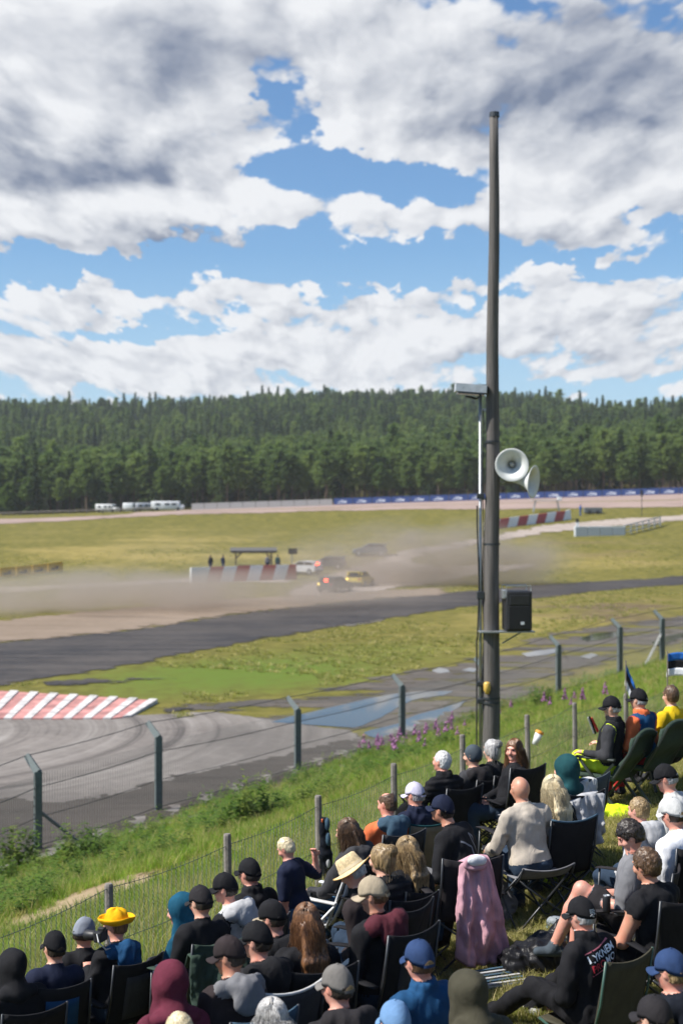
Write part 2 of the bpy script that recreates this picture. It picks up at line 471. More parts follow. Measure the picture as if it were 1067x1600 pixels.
def make_ground():
    ys = np.concatenate([np.linspace(-60, 2, 40), np.arange(2.5, 80, 0.5), np.arange(80, 300, 1.8), np.geomspace(300, 4500, 110)])
    t = np.linspace(-1, 1, 261); t = np.sign(t) * (0.45 * np.abs(t) + 0.55 * np.abs(t) ** 2.4)
    W = 46 + 0.9 * np.abs(ys)
    X = t[None, :] * W[:, None]; Y = np.repeat(ys[:, None], len(t), 1); Z = T(X, Y)
    V = np.stack([X, Y, Z], -1).reshape(-1, 3); a, b = X.shape
    idx = np.arange(a * b).reshape(a, b)
    Q = np.stack([idx[:-1, :-1], idx[:-1, 1:], idx[1:, 1:], idx[1:, :-1]], -1).reshape(-1, 4)
    me = np_mesh('ground', V, Q, m_ground())
    # colour patches in ground metres
    tone = np.zeros((len(V), 3)); tone[:, 2] = 0.0
    for (u, v, ru, rv, c) in TONE:
        c0 = hit(u, v); e1 = hit(u + ru * .7, v); e2 = hit(u, v - rv * .7); e3 = hit(u, v + rv * .7)
        rx = max(0.3, abs(e1.x - c0.x) / .7); ry = max(0.3, abs(e2.y - e3.y) / 1.4)
        sh = (e2.x - e3.x) / (e2.y - e3.y + 1e-6)
        dx = V[:, 0] - c0.x - sh * (V[:, 1] - c0.y); dy = V[:, 1] - c0.y
        g = np.exp(-((dx / rx) ** 2 + (dy / ry) ** 2) ** 1.3)
        tone += g[:, None] * np.array(c)
    at_ = me.color_attributes.new('tone', 'FLOAT_COLOR', 'POINT')
    at_.data.foreach_set('color', np.concatenate([tone, np.ones((len(V), 1))], 1).astype(np.float32).ravel())
    return setp(link('ground', me), kind='structure')


ground = make_ground()


REG = {}
def inpoly(x, y, poly):
    r = np.zeros(len(x), bool); n = len(poly)
    for i in range(n):
        x0, y0 = poly[i][:2]; x1, y1 = poly[(i + 1) % n][:2]
        c = ((y0 > y) != (y1 > y)) & (x < (x1 - x0) * (y - y0) / (y1 - y0 + 1e-12) + x0); r ^= c
    return r


def region(name, pix, mat, off=0.04, jit=0.0, step=None, smooth_pts=True, kind='structure', seed=1):
    """a sheet laid on the terrain, outlined by photo pixels brought down to the ground"""
    P = [hit(u, v) for (u, v) in pix]
    out = []
    n = len(P)
    for i in range(n):
        a, b = P[i], P[(i + 1) % n]; L = (b - a).length
        st = step or max(0.4, min(4.0, (a.y + b.y) * 0.006)); k = max(1, int(L / st))
        for j in range(k):
            t = j / k; p0, p3 = P[i - 1], P[(i + 2) % n]
            q = a.lerp(b, t)
            if smooth_pts and n > 5:      # Catmull-Rom, damped
                c = 0.5 * ((2 * a) + (b - p0) * t + (2 * p0 - 5 * a + 4 * b - p3) * t * t + (3 * a - p0 - 3 * b + p3) * t ** 3)
                q = q.lerp(c, 0.55)
            out.append(q)
    arr = np.array([[p.x, p.y, 0] for p in out])
    if jit > 0:
        arr[:, 0] += jit * (vnoise(arr, 0.35, seed) + .6 * vnoise(arr, 1.3, seed + 5)); arr[:, 1] += jit * (vnoise(arr, 0.35, seed + 9) + .6 * vnoise(arr, 1.3, seed + 7))
    REG.setdefault(name, []).append(arr[::3].copy())
    x0, y0 = arr[:, :2].min(0); x1, y1 = arr[:, :2].max(0)
    g = max(0.8, math.sqrt((x1 - x0) * (y1 - y0) / 2500.0))
    gx, gy = np.meshgrid(np.arange(x0, x1, g), np.arange(y0, y1, g)); gp = np.stack([gx.ravel(), gy.ravel()], -1)
    nb = len(arr)
    verts = [Vector(p[:2]) for p in arr] + [Vector(p) for p in gp]
    edges = [(i, (i + 1) % nb) for i in range(nb)]
    co, _, fs, *_ = delaunay_2d_cdt(verts, edges, [list(range(nb))], 2, 1e-4)
    xy = np.array([[c.x, c.y] for c in co]); z = T(xy[:, 0], xy[:, 1]) + off
    me = bpy.data.meshes.new(name); me.from_pydata([(p[0], p[1], h) for p, h in zip(xy, z)], [], [f for f in fs])
    ed = np.full(len(xy), 1e9)
    for i0 in range(0, nb, 64):
        ed = np.minimum(ed, np.sqrt(((xy[:, None, :] - arr[None, i0:i0 + 64, :2]) ** 2).sum(-1)).min(1))
    a_ = me.attributes.new('edge', 'FLOAT', 'POINT'); a_.data.foreach_set('value', ed.astype(np.float32))
    me.materials.append(mat); me.polygons.foreach_set('use_smooth', [True] * len(me.polygons)); me.update()
    o = link(name, me); o['kind'] = kind
    return o


def m_dirt(name, c1, c2, rough=0.9, streak=(0.35, 0.08), sc=1.0, wet=0.0, dark=(0.5, 0.5, 0.5)):
    m, nt, b = new_mat(name); p = world_pos(nt)
    n1 = noise(nt, p, 0.12 * sc, 6, 0.62); n2 = noise(nt, p, 1.5 * sc, 6, 0.65)
    rot = nt.nodes.new('ShaderNodeMapping'); rot.inputs['Rotation'].default_value = (0, 0, R(-20)); rot.inputs['Scale'].default_value = (0.05, 0.55, 1)
    nt.links.new(p.s, rot.inputs[0]); n3 = noise(nt, S(nt, rot.outputs[0]), 1.2, 5, 0.6)
    f = (n1 * 0.35 + n2 * 0.2 + n3 * 0.45).ss(0.36, 0.64)
    c = mixc(nt, f, c1, c2)
    c = mixc(nt, n3.ss(0.56, 0.68) * 0.6, c, [a * d for a, d in zip(c1, dark)])
    nt.links.new(c.s, b.inputs['Base Color'])
    nt.links.new((n1 * 0.5 + n3 * 0.5).lin(0.35, 0.65, max(.08, rough - wet), rough).s, b.inputs['Roughness'])
    b.inputs['Specular IOR Level'].default_value = 0.12 + wet * 0.25
    bump(nt, b, n2 * 0.6 + n3 * 0.4, 0.4, 0.05)
    return m


def ragged(m, width=1.2, sc=1.0, holes=0.0):
    """the sheet's rim thins out into the grass in patches"""
    nt = m.node_tree; b = nt.nodes['Principled BSDF']; out = nt.nodes['Material Output']
    a = nt.nodes.new('ShaderNodeAttribute'); a.attribute_name = 'edge'
    p = world_pos(nt); n = noise(nt, p, 1.1 * sc, 6, 0.7)
    f = (S(nt, a.outputs['Fac']) / width + (n - 0.5) * 2.4 - 0.25).ss(0.0, 0.25)
    if holes > 0:
        hn = noise(nt, vmath(nt, 'MULTIPLY', p, (0.5, 1.0, 1.0)), 0.28, 6, 0.68)
        f = f * hn.ss(holes - 0.03, holes + 0.03)
    tr = nt.nodes.new('ShaderNodeBsdfTransparent'); mx = nt.nodes.new('ShaderNodeMixShader')
    nt.links.new(f.s, mx.inputs[0]); nt.links.new(tr.outputs[0], mx.inputs[1]); nt.links.new(b.outputs[0], mx.inputs[2])
    nt.links.new(mx.outputs[0], out.inputs[0])
    return m


M_DARK = m_dirt('dark_dirt', (0.022, 0.019, 0.018), (0.090, 0.078, 0.070), 0.8, wet=0.25)
M_PALE = m_dirt('pale_gravel', (0.30, 0.25, 0.215), (0.42, 0.355, 0.31), 0.95)
M_PINK = m_dirt('pink_gravel', (0.27, 0.20, 0.17), (0.36, 0.27, 0.235), 0.95)
M_MUD = m_dirt('wet_mud', (0.055, 0.046, 0.036), (0.15, 0.125, 0.10), 0.8, wet=0.35)
M_DAMP = m_dirt('damp_dirt', (0.045, 0.037, 0.031), (0.085, 0.071, 0.061), 0.9, wet=0.1)


def m_tarmac():
    m, nt, b = new_mat('dusty_tarmac'); p = world_pos(nt)
    n1 = noise(nt, p, 0.10, 6, 0.6); n2 = noise(nt, p, 2.0, 6, 0.65); n5 = noise(nt, p, 40.0, 3, 0.6)
    # curved tyre marks round the bend
    c0 = hit(-330, 1150)
    d = vmath(nt, 'LENGTH', vmath(nt, 'MULTIPLY', vmath(nt, 'SUBTRACT', p, (c0.x, c0.y, 0)), (1, 1.0, 0)))
    rings = noise(nt, vec(nt, d, n1 * 0.6, 0), 1.5, 5, 0.65)
    c = mixc(nt, (n1 * 0.6 + n2 * 0.4).ss(0.35, 0.65), (0.135, 0.118, 0.105), (0.225, 0.200, 0.180))
    c = mixc(nt, rings.ss(0.46, 0.66) * n1.ss(0.3, 0.65) * 0.9, c, (0.31, 0.285, 0.26))
    c = mixc(nt, rings.ss(0.45, 0.33) * 0.85, c, (0.075, 0.066, 0.060))
    nt.links.new(c.s, b.inputs['Base Color']); nt.links.new(n1.lin(.3, .7, .7, .9).s, b.inputs['Roughness']); b.inputs['Specular IOR Level'].default_value = 0.2
    bump(nt, b, n2 * 0.3 + n5 * 0.7, 0.35, 0.01)
    return m


def m_water():
    m, nt, b = new_mat('puddle_water'); p = world_pos(nt)
    n = noise(nt, p, 0.5, 3, 0.5)
    c = mixc(nt, n, (0.03, 0.03, 0.03), (0.05, 0.045, 0.04)); nt.links.new(c.s, b.inputs['Base Color'])
    b.inputs['Roughness'].default_value = 0.03; b.inputs['IOR'].default_value = 1.33; b.inputs['Specular IOR Level'].default_value = 0.9
    bump(nt, b, noise(nt, p, 3.0, 2, 0.5), 0.03, 0.01)
    return m


M_TAR, M_WATER = m_tarmac(), m_water()
for m_, w_, s_, h_ in ((M_DARK, 1.6, .6, 0), (M_PALE, 2.5, .4, 0), (M_PINK, 2.0, .4, 0), (M_MUD, 2.2, .7, .47), (M_DAMP, 0.9, 1.0, 0), (M_TAR, 0.35, 1.5, 0)): ragged(m_, w_, s_, h_)
region('far_straight', [(-140, 816), (0, 811), (200, 803), (290, 797), (410, 789), (530, 781), (660, 778), (800, 773), (940, 766), (1100, 757), (1260, 750),
                        (1260, 789), (1100, 792), (900, 795), (760, 797), (530, 799), (380, 803), (200, 809), (-140, 822)], M_PINK, 0.05, 0.3)
region('gravel_road', [(455, 917), (520, 893), (610, 864), (700, 849), (760, 838), (830, 823), (930, 813), (1070, 804), (1240, 797), (1240, 809), (1070, 815), (930, 826), (830, 838),
                       (730, 856), (640, 876), (690, 884), (770, 881), (835, 880), (825, 889), (740, 901), (640, 918), (540, 932), (440, 935)], M_PALE, 0.05, 0.4)
region('service_path', [(-140, 926), (0, 918), (150, 911), (300, 903), (455, 903), (455, 911), (300, 911), (150, 919), (0, 928), (-140, 936)], M_PALE, 0.045, 0.4)
region('dirt_shoulder', [(-140, 985), (0, 968), (140, 955), (300, 940), (440, 932), (600, 922), (700, 918), (700, 930), (600, 937), (400, 958), (200, 988), (0, 1008), (-140, 1020)],
       ragged(m_dirt('brown_shoulder', (0.19, 0.145, 0.105), (0.27, 0.21, 0.16), 0.95), 2.5, .5), 0.05, 0.5)
region('dirt_track', [(-140, 1018), (0, 1004), (200, 984), (400, 955), (600, 934), (760, 921), (900, 910), (1067, 899), (1240, 889), (1240, 900), (1067, 914), (940, 924), (800, 941), (660, 960),
                      (560, 975), (400, 1003), (200, 1043), (60, 1066), (0, 1073), (-140, 1092)], M_DARK, 0.035, 0.35)
region('mud_flat', [(228, 1104), (330, 1098), (440, 1082), (560, 1060), (640, 1046), (760, 1016), (850, 990), (960, 972), (1100, 958), (1260, 945), (1260, 985), (1120, 1002), (1010, 1022), (930, 1046),
                    (860, 1078), (760, 1125), (690, 1165), (600, 1190), (500, 1180), (360, 1130)], M_MUD, 0.018, 0.5)
region('tarmac_track', [(-200, 1124), (0, 1121), (120, 1120), (238, 1117), (330, 1112), (430, 1126), (500, 1136), (545, 1142), (570, 1160), (545, 1200), (480, 1230), (260, 1290), (60, 1345), (-200, 1425)], M_TAR, 0.024, 0.1, step=0.6)
region('damp_strip', [(-200, 1262), (0, 1244), (90, 1250), (190, 1238), (270, 1212), (380, 1190), (500, 1163), (560, 1152), (566, 1168), (540, 1200), (480, 1228), (260, 1288), (60, 1342), (-200, 1420)], M_DAMP, 0.030, 0.35)
for i, (nm, px) in enumerate([
    ('puddle', [(426, 1129), (470, 1117), (520, 1106), (575, 1093), (615, 1085), (660, 1081), (708, 1081), (694, 1087), (655, 1092), (632, 1100), (612, 1113), (585, 1126), (552, 1138), (500, 1135), (450, 1131)]),
    ('puddle', [(566, 1146), (620, 1132), (648, 1118), (690, 1108), (728, 1095), (715, 1108), (690, 1118), (668, 1132), (630, 1148), (590, 1155)]),
    ('puddle', [(676, 1049), (686, 1044), (700, 1046), (703, 1051), (688, 1053)]),
    ('puddle', [(722, 1048), (735, 1044), (748, 1046), (742, 1051)]),
    ('puddle', [(812, 1022), (845, 1016), (868, 1014), (878, 1018), (850, 1024), (822, 1027)]),
    ('puddle', [(905, 998), (930, 990), (962, 988), (968, 993), (940, 1000), (915, 1003)]),
    ('puddle', [(1018, 1004), (1045, 994), (1090, 986), (1095, 996), (1060, 1006), (1030, 1011)]),
    ('puddle', [(905, 1027), (925, 1021), (935, 1024), (920, 1030)]),
    ('puddle', [(520, 978), (560, 972), (605, 966), (596, 971), (550, 979)])]):
    region(nm, px, M_WATER, 0.032 if i else 0.034, 0.12, kind='structure', seed=i + 2)
region('churned_earth', [(60, 1066), (120, 1062), (200, 1060), (270, 1056), (300, 1059), (240, 1066), (150, 1072), (80, 1074)], M_DARK, 0.045, 0.5)
region('churned_earth', [(238, 1105), (262, 1102), (300, 1103), (290, 1112), (262, 1117), (240, 1116)], M_DARK, 0.05, 0.3)
region('worn_patch', [(-60, 1455), (30, 1428), (110, 1398), (200, 1368), (246, 1362), (236, 1376), (160, 1408), (80, 1436), (0, 1466), (-60, 1490)], ragged(m_dirt('trodden_earth', (0.26, 0.19, 0.115), (0.36, 0.28, 0.175), 0.95, sc=4), .35, 3), 0.02, 0.18, step=0.25)


# ------------------------------------------------------------------ striped kerb
def make_kerb():
    mr = plain('kerb_red', (0.44, 0.20, 0.18), 0.8, var=0.4, scale=0.9); mw = plain('kerb_white', (0.52, 0.50, 0.48), 0.8, var=0.3, scale=1.8)
    root = empty('striped_kerb'); root['kind'] = 'structure'
    us = list(range(-136, 190, 31))
    def lo(u): return 1122 + (3 if u < 200 else -1)
    def hi(u): return 1083 + max(0, u) * 0.062
    for k, u in enumerate(us):
        # red field between two ribs and the raised white rib beside it; both slanted
        cs = [hit(u, lo(u)), hit(u + 31, lo(u + 31)), hit(u + 73, hi(u + 73)), hit(u + 42, hi(u + 42))]
        for (t0, t1, hgt, mt, nm) in ((0.0, 0.58, 0.07, mr, 'red_block'), (0.58, 1.0, 0.13, mw, 'white_block')):
            a0, a1 = cs[0].lerp(cs[1], t0), cs[0].lerp(cs[1], t1); b0, b1 = cs[3].lerp(cs[2], t0), cs[3].lerp(cs[2], t1)
            g = 0.02
            top = [a0.lerp(a1, g), a1.lerp(a0, g), b1.lerp(b0, g), b0.lerp(b1, g)]
            mb = MB(); vs = []
            for p in (a0, a1, b1, b0): vs.append((p.x, p.y, p.z - 0.1))
            for i_, p in enumerate(top): vs.append((p.x, p.y, p.z + 0.045 + (hgt if i_ > 1 else hgt * 0.35)))
            mb.add(vs, [(3, 2, 1, 0), (4, 5, 6, 7), (0, 1, 5, 4), (1, 2, 6, 5), (2, 3, 7, 6), (3, 0, 4, 7)])
            mb.build(nm, mt, root)
    return root


make_kerb()
# ------------------------------------------------------------------ forest
def m_needles(name, c1, c2):
    m, nt, b = new_mat(name)
    oi = nt.nodes.new('ShaderNodeObjectInfo'); rnd = S(nt, oi.outputs['Random'])
    p = world_pos(nt); n = noise(nt, p, 0.6, 4, 0.6); n2 = noise(nt, p, 0.012, 3, 0.5)
    c = mixc(nt, (n * 0.35 + rnd * 0.45 + n2 * 0.4 - 0.1).ss(0.25, 0.8), c1, c2)
    nt.links.new(c.s, b.inputs['Base Color']); b.inputs['Roughness'].default_value = 0.7
    b.inputs['Specular IOR Level'].default_value = 0.2
    tl = nt.nodes.new('ShaderNodeBsdfTranslucent'); nt.links.new(mixc(nt, 1.0, c, (1.2, 1.25, 0.85), 'MULTIPLY').s, tl.inputs[0])
    mx = nt.nodes.new('ShaderNodeMixShader'); mx.inputs[0].default_value = 0.48
    nt.links.new(b.outputs[0], mx.inputs[1]); nt.links.new(tl.outputs[0], mx.inputs[2]); nt.links.new(mx.outputs[0], nt.nodes['Material Output'].inputs[0])
    return m


M_SPRUCE = m_needles('spruce_needles', (0.050, 0.080, 0.036), (0.105, 0.145, 0.058))
M_PINE = m_needles('pine_needles', (0.105, 0.160, 0.052), (0.195, 0.255, 0.080))
M_BIRCH = m_needles('birch_leaves', (0.09, 0.14, 0.03), (0.15, 0.20, 0.045))
M_BARK = plain('conifer_bark', (0.12, 0.085, 0.06), 0.9, var=0.3, scale=2.0)


def crown_mesh(kind, seed, quality=1.0):
    """needle sprays spread through the volume of a crown; tree height 1 unit = 1 m, about 17 m tall"""
    r = np.random.default_rng(seed); V, Fc = [], []
    H = {'spruce': 18.0, 'pine': 17.0, 'birch': 11.0}[kind] * r.uniform(0.93, 1.07)
    z0 = {'spruce': 0.10, 'pine': 0.38, 'birch': 0.18}[kind] * H
    nb = int({'spruce': 150, 'pine': 130, 'birch': 150}[kind] * quality)
    asym = r.uniform(0, 6.28)
    for i in range(nb):
        t = (i + r.uniform(0, 1)) / nb
        if kind == 'spruce':
            z = z0 + (H - z0) * t; L = 2.6 * (1 - t) ** 0.8 + 0.16; droop = -0.45
        elif kind == 'pine':
            z = z0 + (H - z0) * t; L = 2.7 * math.sqrt(max(0, math.sin(math.pi * (0.20 + 0.76 * t)))) * r.uniform(0.55, 1.1); droop = 0.28
        else:
            z = z0 + (H - z0) * t; L = 2.2 * math.sqrt(max(0.01, math.sin(math.pi * (0.08 + 0.9 * t)))) * r.uniform(0.5, 1.05); droop = 0.2
        a = r.uniform(0, 2 * math.pi); L *= 1 + 0.22 * math.cos(a - asym) + r.uniform(-.15, .15)
        ca, sa = math.cos(a), math.sin(a)
        ns = max(2, int(2 + L * 1.5))
        for k in range(ns):
            f = (k + r.uniform(0.3, 1)) / ns; d = L * f
            c = np.array([ca * d, sa * d, z + droop * d * (0.6 + 0.4 * f)]) + r.normal(0, 0.10, 3)
            sz = (0.42 + 0.30 * (1 - f)) * r.uniform(0.7, 1.3) * (1.0 if kind != 'spruce' else 0.95)
            for q in range(3):
                d1 = r.normal(0, 1, 3); d1 /= np.linalg.norm(d1); d1 = d1 * 0.75 + np.array([ca, sa, droop * 0.5]) * 0.5
                d2 = np.cross(d1, r.normal(0, 1, 3)); d2 /= (np.linalg.norm(d2) + 1e-6)
                o = len(V); cc = c + r.normal(0, 0.14, 3)
                V += [cc - d1 * sz * .6 + d2 * sz * .28, cc - d1 * sz * .45 - d2 * sz * .3, cc + d1 * sz, cc + d2 * sz * .5 + d1 * sz * .3]
                Fc += [(o, o + 1, o + 2), (o, o + 2, o + 3)]
    return np.array(V), np.array(Fc), H


def trunk_mb(kind, H, seed):
    rr = random.Random(seed); mb = MB()
    pts = [(rr.uniform(-.12, .12) * z / H, rr.uniform(-.12, .12) * z / H, z) for z in (-0.6, H * .2, H * .45, H * .7, H * .97)]
    mb.tube(pts, [0.17, 0.14, 0.11, 0.07, 0.015], 6)
    for k in range(9):
        z = H * rr.uniform(.25, .85); a = rr.uniform(0, 6.28); L = rr.uniform(.6, 1.4)
        mb.tube([(0, 0, z), (math.cos(a) * L, math.sin(a) * L, z + (0.25 if kind != 'spruce' else -0.3) * L)], [0.03, 0.008], 4)
    return mb


TREE = {}
for kind, mat_, n_ in (('spruce', M_SPRUCE, 4), ('pine', M_PINE, 5), ('birch', M_BIRCH, 2)):
    for i in range(n_):
        V_, F_, H_ = crown_mesh(kind, 31 * i + len(kind))
        TREE[(kind, i)] = (np_mesh('crown', V_, F_, mat_, smooth=False), trunk_mb(kind, H_, i).mesh('trunk', M_BARK), V_, F_, H_)

TREE_LABEL = {'spruce': ('spruce_tree', 'dark pointed spruce among the front trees of the forest edge', 'spruce trees at the forest edge'),
              'pine': ('pine_tree', 'green pine with bare lower trunk along the forest edge', 'pine trees at the forest edge'),
              'birch': ('birch_tree', 'light green broadleaf tree among the dark conifers', 'pale broadleaf trees in the forest')}


def add_tree(kind, i, x, y, sc, rz, label=None):
    nm, lb, gr = TREE_LABEL[kind]
    cr, tr, *_ = TREE[(kind, i)]
    o = empty(nm, (x, y, gz(x, y)), rz, label or lb, 'tree', None if label else gr); o.scale = (sc * 1.35, sc * 1.35, sc * random.uniform(0.92, 1.08))
    link('crown', cr, o); link('trunk', tr, o)
    return o


def gn_scatter(name, pts, idx, rot, scl, protos, kind='stuff', zonly=True):
    """instances of small prototype meshes on given points (uncountable masses only)"""
    me = bpy.data.meshes.new(name); n = len(pts)
    me.vertices.add(n); me.vertices.foreach_set('co', np.asarray(pts, np.float32).ravel())
    for nm, arr, ty in (('idx', idx, 'INT'), ('scl', scl, 'FLOAT')):
        a = me.attributes.new(nm, ty, 'POINT'); a.data.foreach_set('value', np.asarray(arr, np.int32 if ty == 'INT' else np.float32))
    rr = np.asarray(rot, np.float32)
    if rr.ndim == 1: rr = np.stack([np.zeros(n), np.zeros(n), rr], -1).astype(np.float32)
    a = me.attributes.new('rot', 'FLOAT_VECTOR', 'POINT'); a.data.foreach_set('vector', rr.ravel())
    me.update()
    o = link(name, me); o['kind'] = kind
    pc = bpy.data.collections.new(name + '_prototypes')
    for i, pm in enumerate(protos):
        po = bpy.data.objects.new('%s_%02d' % (name, i), pm); pc.objects.link(po)
    ng = bpy.data.node_groups.new(name + '_scatter', 'GeometryNodeTree')
    ng.interface.new_socket('Geometry', in_out='INPUT', socket_type='NodeSocketGeometry')
    ng.interface.new_socket('Geometry', in_out='OUTPUT', socket_type='NodeSocketGeometry')
    gi, go = ng.nodes.new('NodeGroupInput'), ng.nodes.new('NodeGroupOutput')
    ci = ng.nodes.new('GeometryNodeCollectionInfo'); ci.inputs['Collection'].default_value = pc
    ci.inputs['Separate Children'].default_value = True; ci.inputs['Reset Children'].default_value = True
    iop = ng.nodes.new('GeometryNodeInstanceOnPoints'); iop.inputs['Pick Instance'].default_value = True
    def na(nm, ty):
        x = ng.nodes.new('GeometryNodeInputNamedAttribute'); x.data_type = ty; x.inputs['Name'].default_value = nm; return x.outputs[0]
    ng.links.new(gi.outputs[0], iop.inputs['Points']); ng.links.new(ci.outputs[0], iop.inputs['Instance'])
    ng.links.new(na('idx', 'INT'), iop.inputs['Instance Index'])
    er = ng.nodes.new('FunctionNodeEulerToRotation'); ng.links.new(na('rot', 'FLOAT_VECTOR'), er.inputs[0]); ng.links.new(er.outputs[0], iop.inputs['Rotation'])
    ng.links.new(na('scl', 'FLOAT'), iop.inputs['Scale'])
    ng.links.new(iop.outputs[0], go.inputs[0])
    md = o.modifiers.new('scatter', 'NODES'); md.node_group = ng
    return o


def forest():
    rr = np.random.default_rng(5)
    # the front rows: trees one can tell apart
    n = 0
    for row in range(6):
        yb = 300 + row * 4.2
        span = 70 + row * 1.0
        xs = np.arange(-span, span, 2.4) + rr.uniform(-1, 1)
        for x in xs:
            if n >= 290: break
            xx = x + rr.uniform(-1.0, 1.0); yy = yb + rr.uniform(-1.6, 1.6) - 0.06 * xx
            kind = 'pine' if rr.random() < 0.86 else 'spruce'
            i = rr.integers(0, 5 if kind == 'pine' else 4)
            add_tree(kind, int(i), xx, yy, rr.uniform(0.36, 0.70), rr.uniform(0, 6.28)); n += 1
    for (u, d, sc, lb) in ((14, 292, .55, 'small bright green birch at the far end of the forest edge'), (238, 318, .95, 'pale yellow green birch rising among the front pines'),
                           (628, 317, .85, 'light green birch standing in the pines near the pole'), (400, 324, .9, None), (820, 322, .85, None)):
        add_tree('birch', 1 if sc < .6 else 0, (u - U0) / F * d, d, sc, 1.0, lb)
    # the wood behind, up the hill: one mass
    P, I, SCL = [], [], []
    protos = []
    for key in TREE:
        cr, tr, V_, F_, H_ = TREE[key]
        mb = trunk_mb(key[0], H_, 3); nv = len(V_)
        me = bpy.data.meshes.new('wood'); me.from_pydata([tuple(p) for p in V_] + mb.v, [], [tuple(int(q) for q in f) for f in F_] + [tuple(q + nv for q in f) for f in mb.f])
        me.materials.append(cr.materials[0]); me.materials.append(M_BARK)
        me.polygons.foreach_set('material_index', [0] * len(F_) + [1] * len(mb.f)); me.update(); protos.append(me)
    keys = list(TREE)
    for y0, y1, dens in ((321, 430, 1 / 7.5), (430, 620, 1 / 15.0), (620, 900, 1 / 24.0)):
        wdt = 0.9 * y1
        m_ = int((y1 - y0) * wdt * dens)
        yy = rr.uniform(y0, y1, m_); xx = rr.uniform(-0.45, 0.45, m_) * yy * 1.15 + rr.uniform(-4, 4, m_)
        zz = T(xx, yy)
        clump = vnoise(np.stack([xx, yy, 0 * xx], -1), 0.02, 8)
        clear = vnoise(np.stack([xx, yy, 0 * xx], -1), 0.011, 12)
        keep = (yy < 430) | (clear < 0.55)
        for x, y, z, c, kp in zip(xx, yy, zz, clump, keep):
            if not kp: continue
            t = rr.random()
            if t < 0.015: k = len(keys) - 1 - int(rr.integers(0, 2))
            elif t < (0.12 if y < 470 else 0.62) - 0.35 * c: k = int(rr.integers(0, 4))
            else: k = 4 + int(rr.integers(0, 5))
            P.append((x, y, z)); I.append(k); SCL.append(rr.uniform(0.34, 0.74) * (1.25 if rr.random() < .05 else 1))
    gn_scatter('forest', P, I, rr.uniform(0, 6.28, len(P)), SCL, protos)


forest()


def bush_mesh(seed, n=260, r=1.0, h=1.0, mat=None, leaf=0.12):
    g = np.random.default_rng(seed); V, Fc = [], []
    for i in range(n):
        a = g.uniform(0, 6.28); e = g.uniform(0, 1) ** .7; rad = r * math.sqrt(g.uniform(0.1, 1)) * (1 - 0.5 * e)
        c = np.array([math.cos(a) * rad, math.sin(a) * rad, h * e * g.uniform(.6, 1)])
        d1 = g.normal(0, 1, 3); d1[2] = abs(d1[2]); d1 /= np.linalg.norm(d1); d2 = np.cross(d1, g.normal(0, 1, 3)); d2 /= np.linalg.norm(d2) + 1e-6
        s = leaf * g.uniform(.6, 1.4); o = len(V)
        V += [c - d1 * s, c + d2 * s * .35, c + d1 * s, c - d2 * s * .35]; Fc += [(o, o + 1, o + 2), (o, o + 2, o + 3)]
    return np_mesh('foliage', np.array(V), np.array(Fc), mat, smooth=False)


# ------------------------------------------------------------------ far barriers, banners, vehicles
M_WHITE = plain('white_paint', (0.72, 0.72, 0.72), 0.5, var=0.08); M_RED = plain('red_paint', (0.40, 0.045, 0.04), 0.55, var=0.15)
M_STEEL = plain('galvanised_steel', (0.36, 0.38, 0.39), 0.45, 0.7, var=0.15); M_DKSTEEL = plain('dark_steel', (0.05, 0.055, 0.06), 0.45, 0.5)
M_CONC = plain('concrete', (0.42, 0.41, 0.39), 0.9, var=0.15); M_WOOD = plain('weathered_wood', (0.17, 0.145, 0.12), 0.85, var=0.3, scale=3)
M_BLACK = plain('black_plastic', (0.015, 0.015, 0.017), 0.5); M_RUBBER = plain('tyre_rubber', (0.018, 0.018, 0.018), 0.85)
M_GLASS = plain('dark_glass', (0.012, 0.014, 0.017), 0.08, var=0.0, bumps=0); M_CHROME = plain('bare_aluminium', (0.55, 0.56, 0.57), 0.35, 0.8)


def striped_wall(name, label, p0, p1, h, n, group):
    root = empty(name, p0, 0, label, 'barrier', group)
    d = (p1 - p0); L = Vector((d.x, d.y, 0)).length; rz = math.atan2(d.y, d.x); root.rotation_euler = (0, 0, rz)
    for i in range(n):
        x0, x1 = L * i / n, L * (i + 1) / n; k = L / n * 0.45
        z0, z1 = d.z * i / n, d.z * (i + 1) / n
        mb = MB(); vs = []
        for y, th in ((-.28, -.12), (.28, .12)):
            vs += [(x0 + .012, y, z0 - .3), (x1 - .012, y, z1 - .3), (x1 - .012 + (k if i < n - 1 else 0), th, z1 + h), (x0 + .012 + (k if i else 0), th, z0 + h)]
        mb.add(vs, [(0, 1, 2, 3), (7, 6, 5, 4), (0, 4, 5, 1), (1, 5, 6, 2), (2, 6, 7, 3), (3, 7, 4, 0)])
        mb.build('barrier_block', M_WHITE if i % 2 == 0 else M_RED, root)
    return root


striped_wall('striped_barrier', 'red and white striped barrier in front of the open shelter', hit(298, 911), hit(462, 905), 1.55, 8, 'red and white barriers by the track')
striped_wall('striped_barrier', 'red and white striped barrier behind the pole, beside the person in blue', hit(758, 828), hit(890, 811), 1.35, 9, 'red and white barriers by the track')


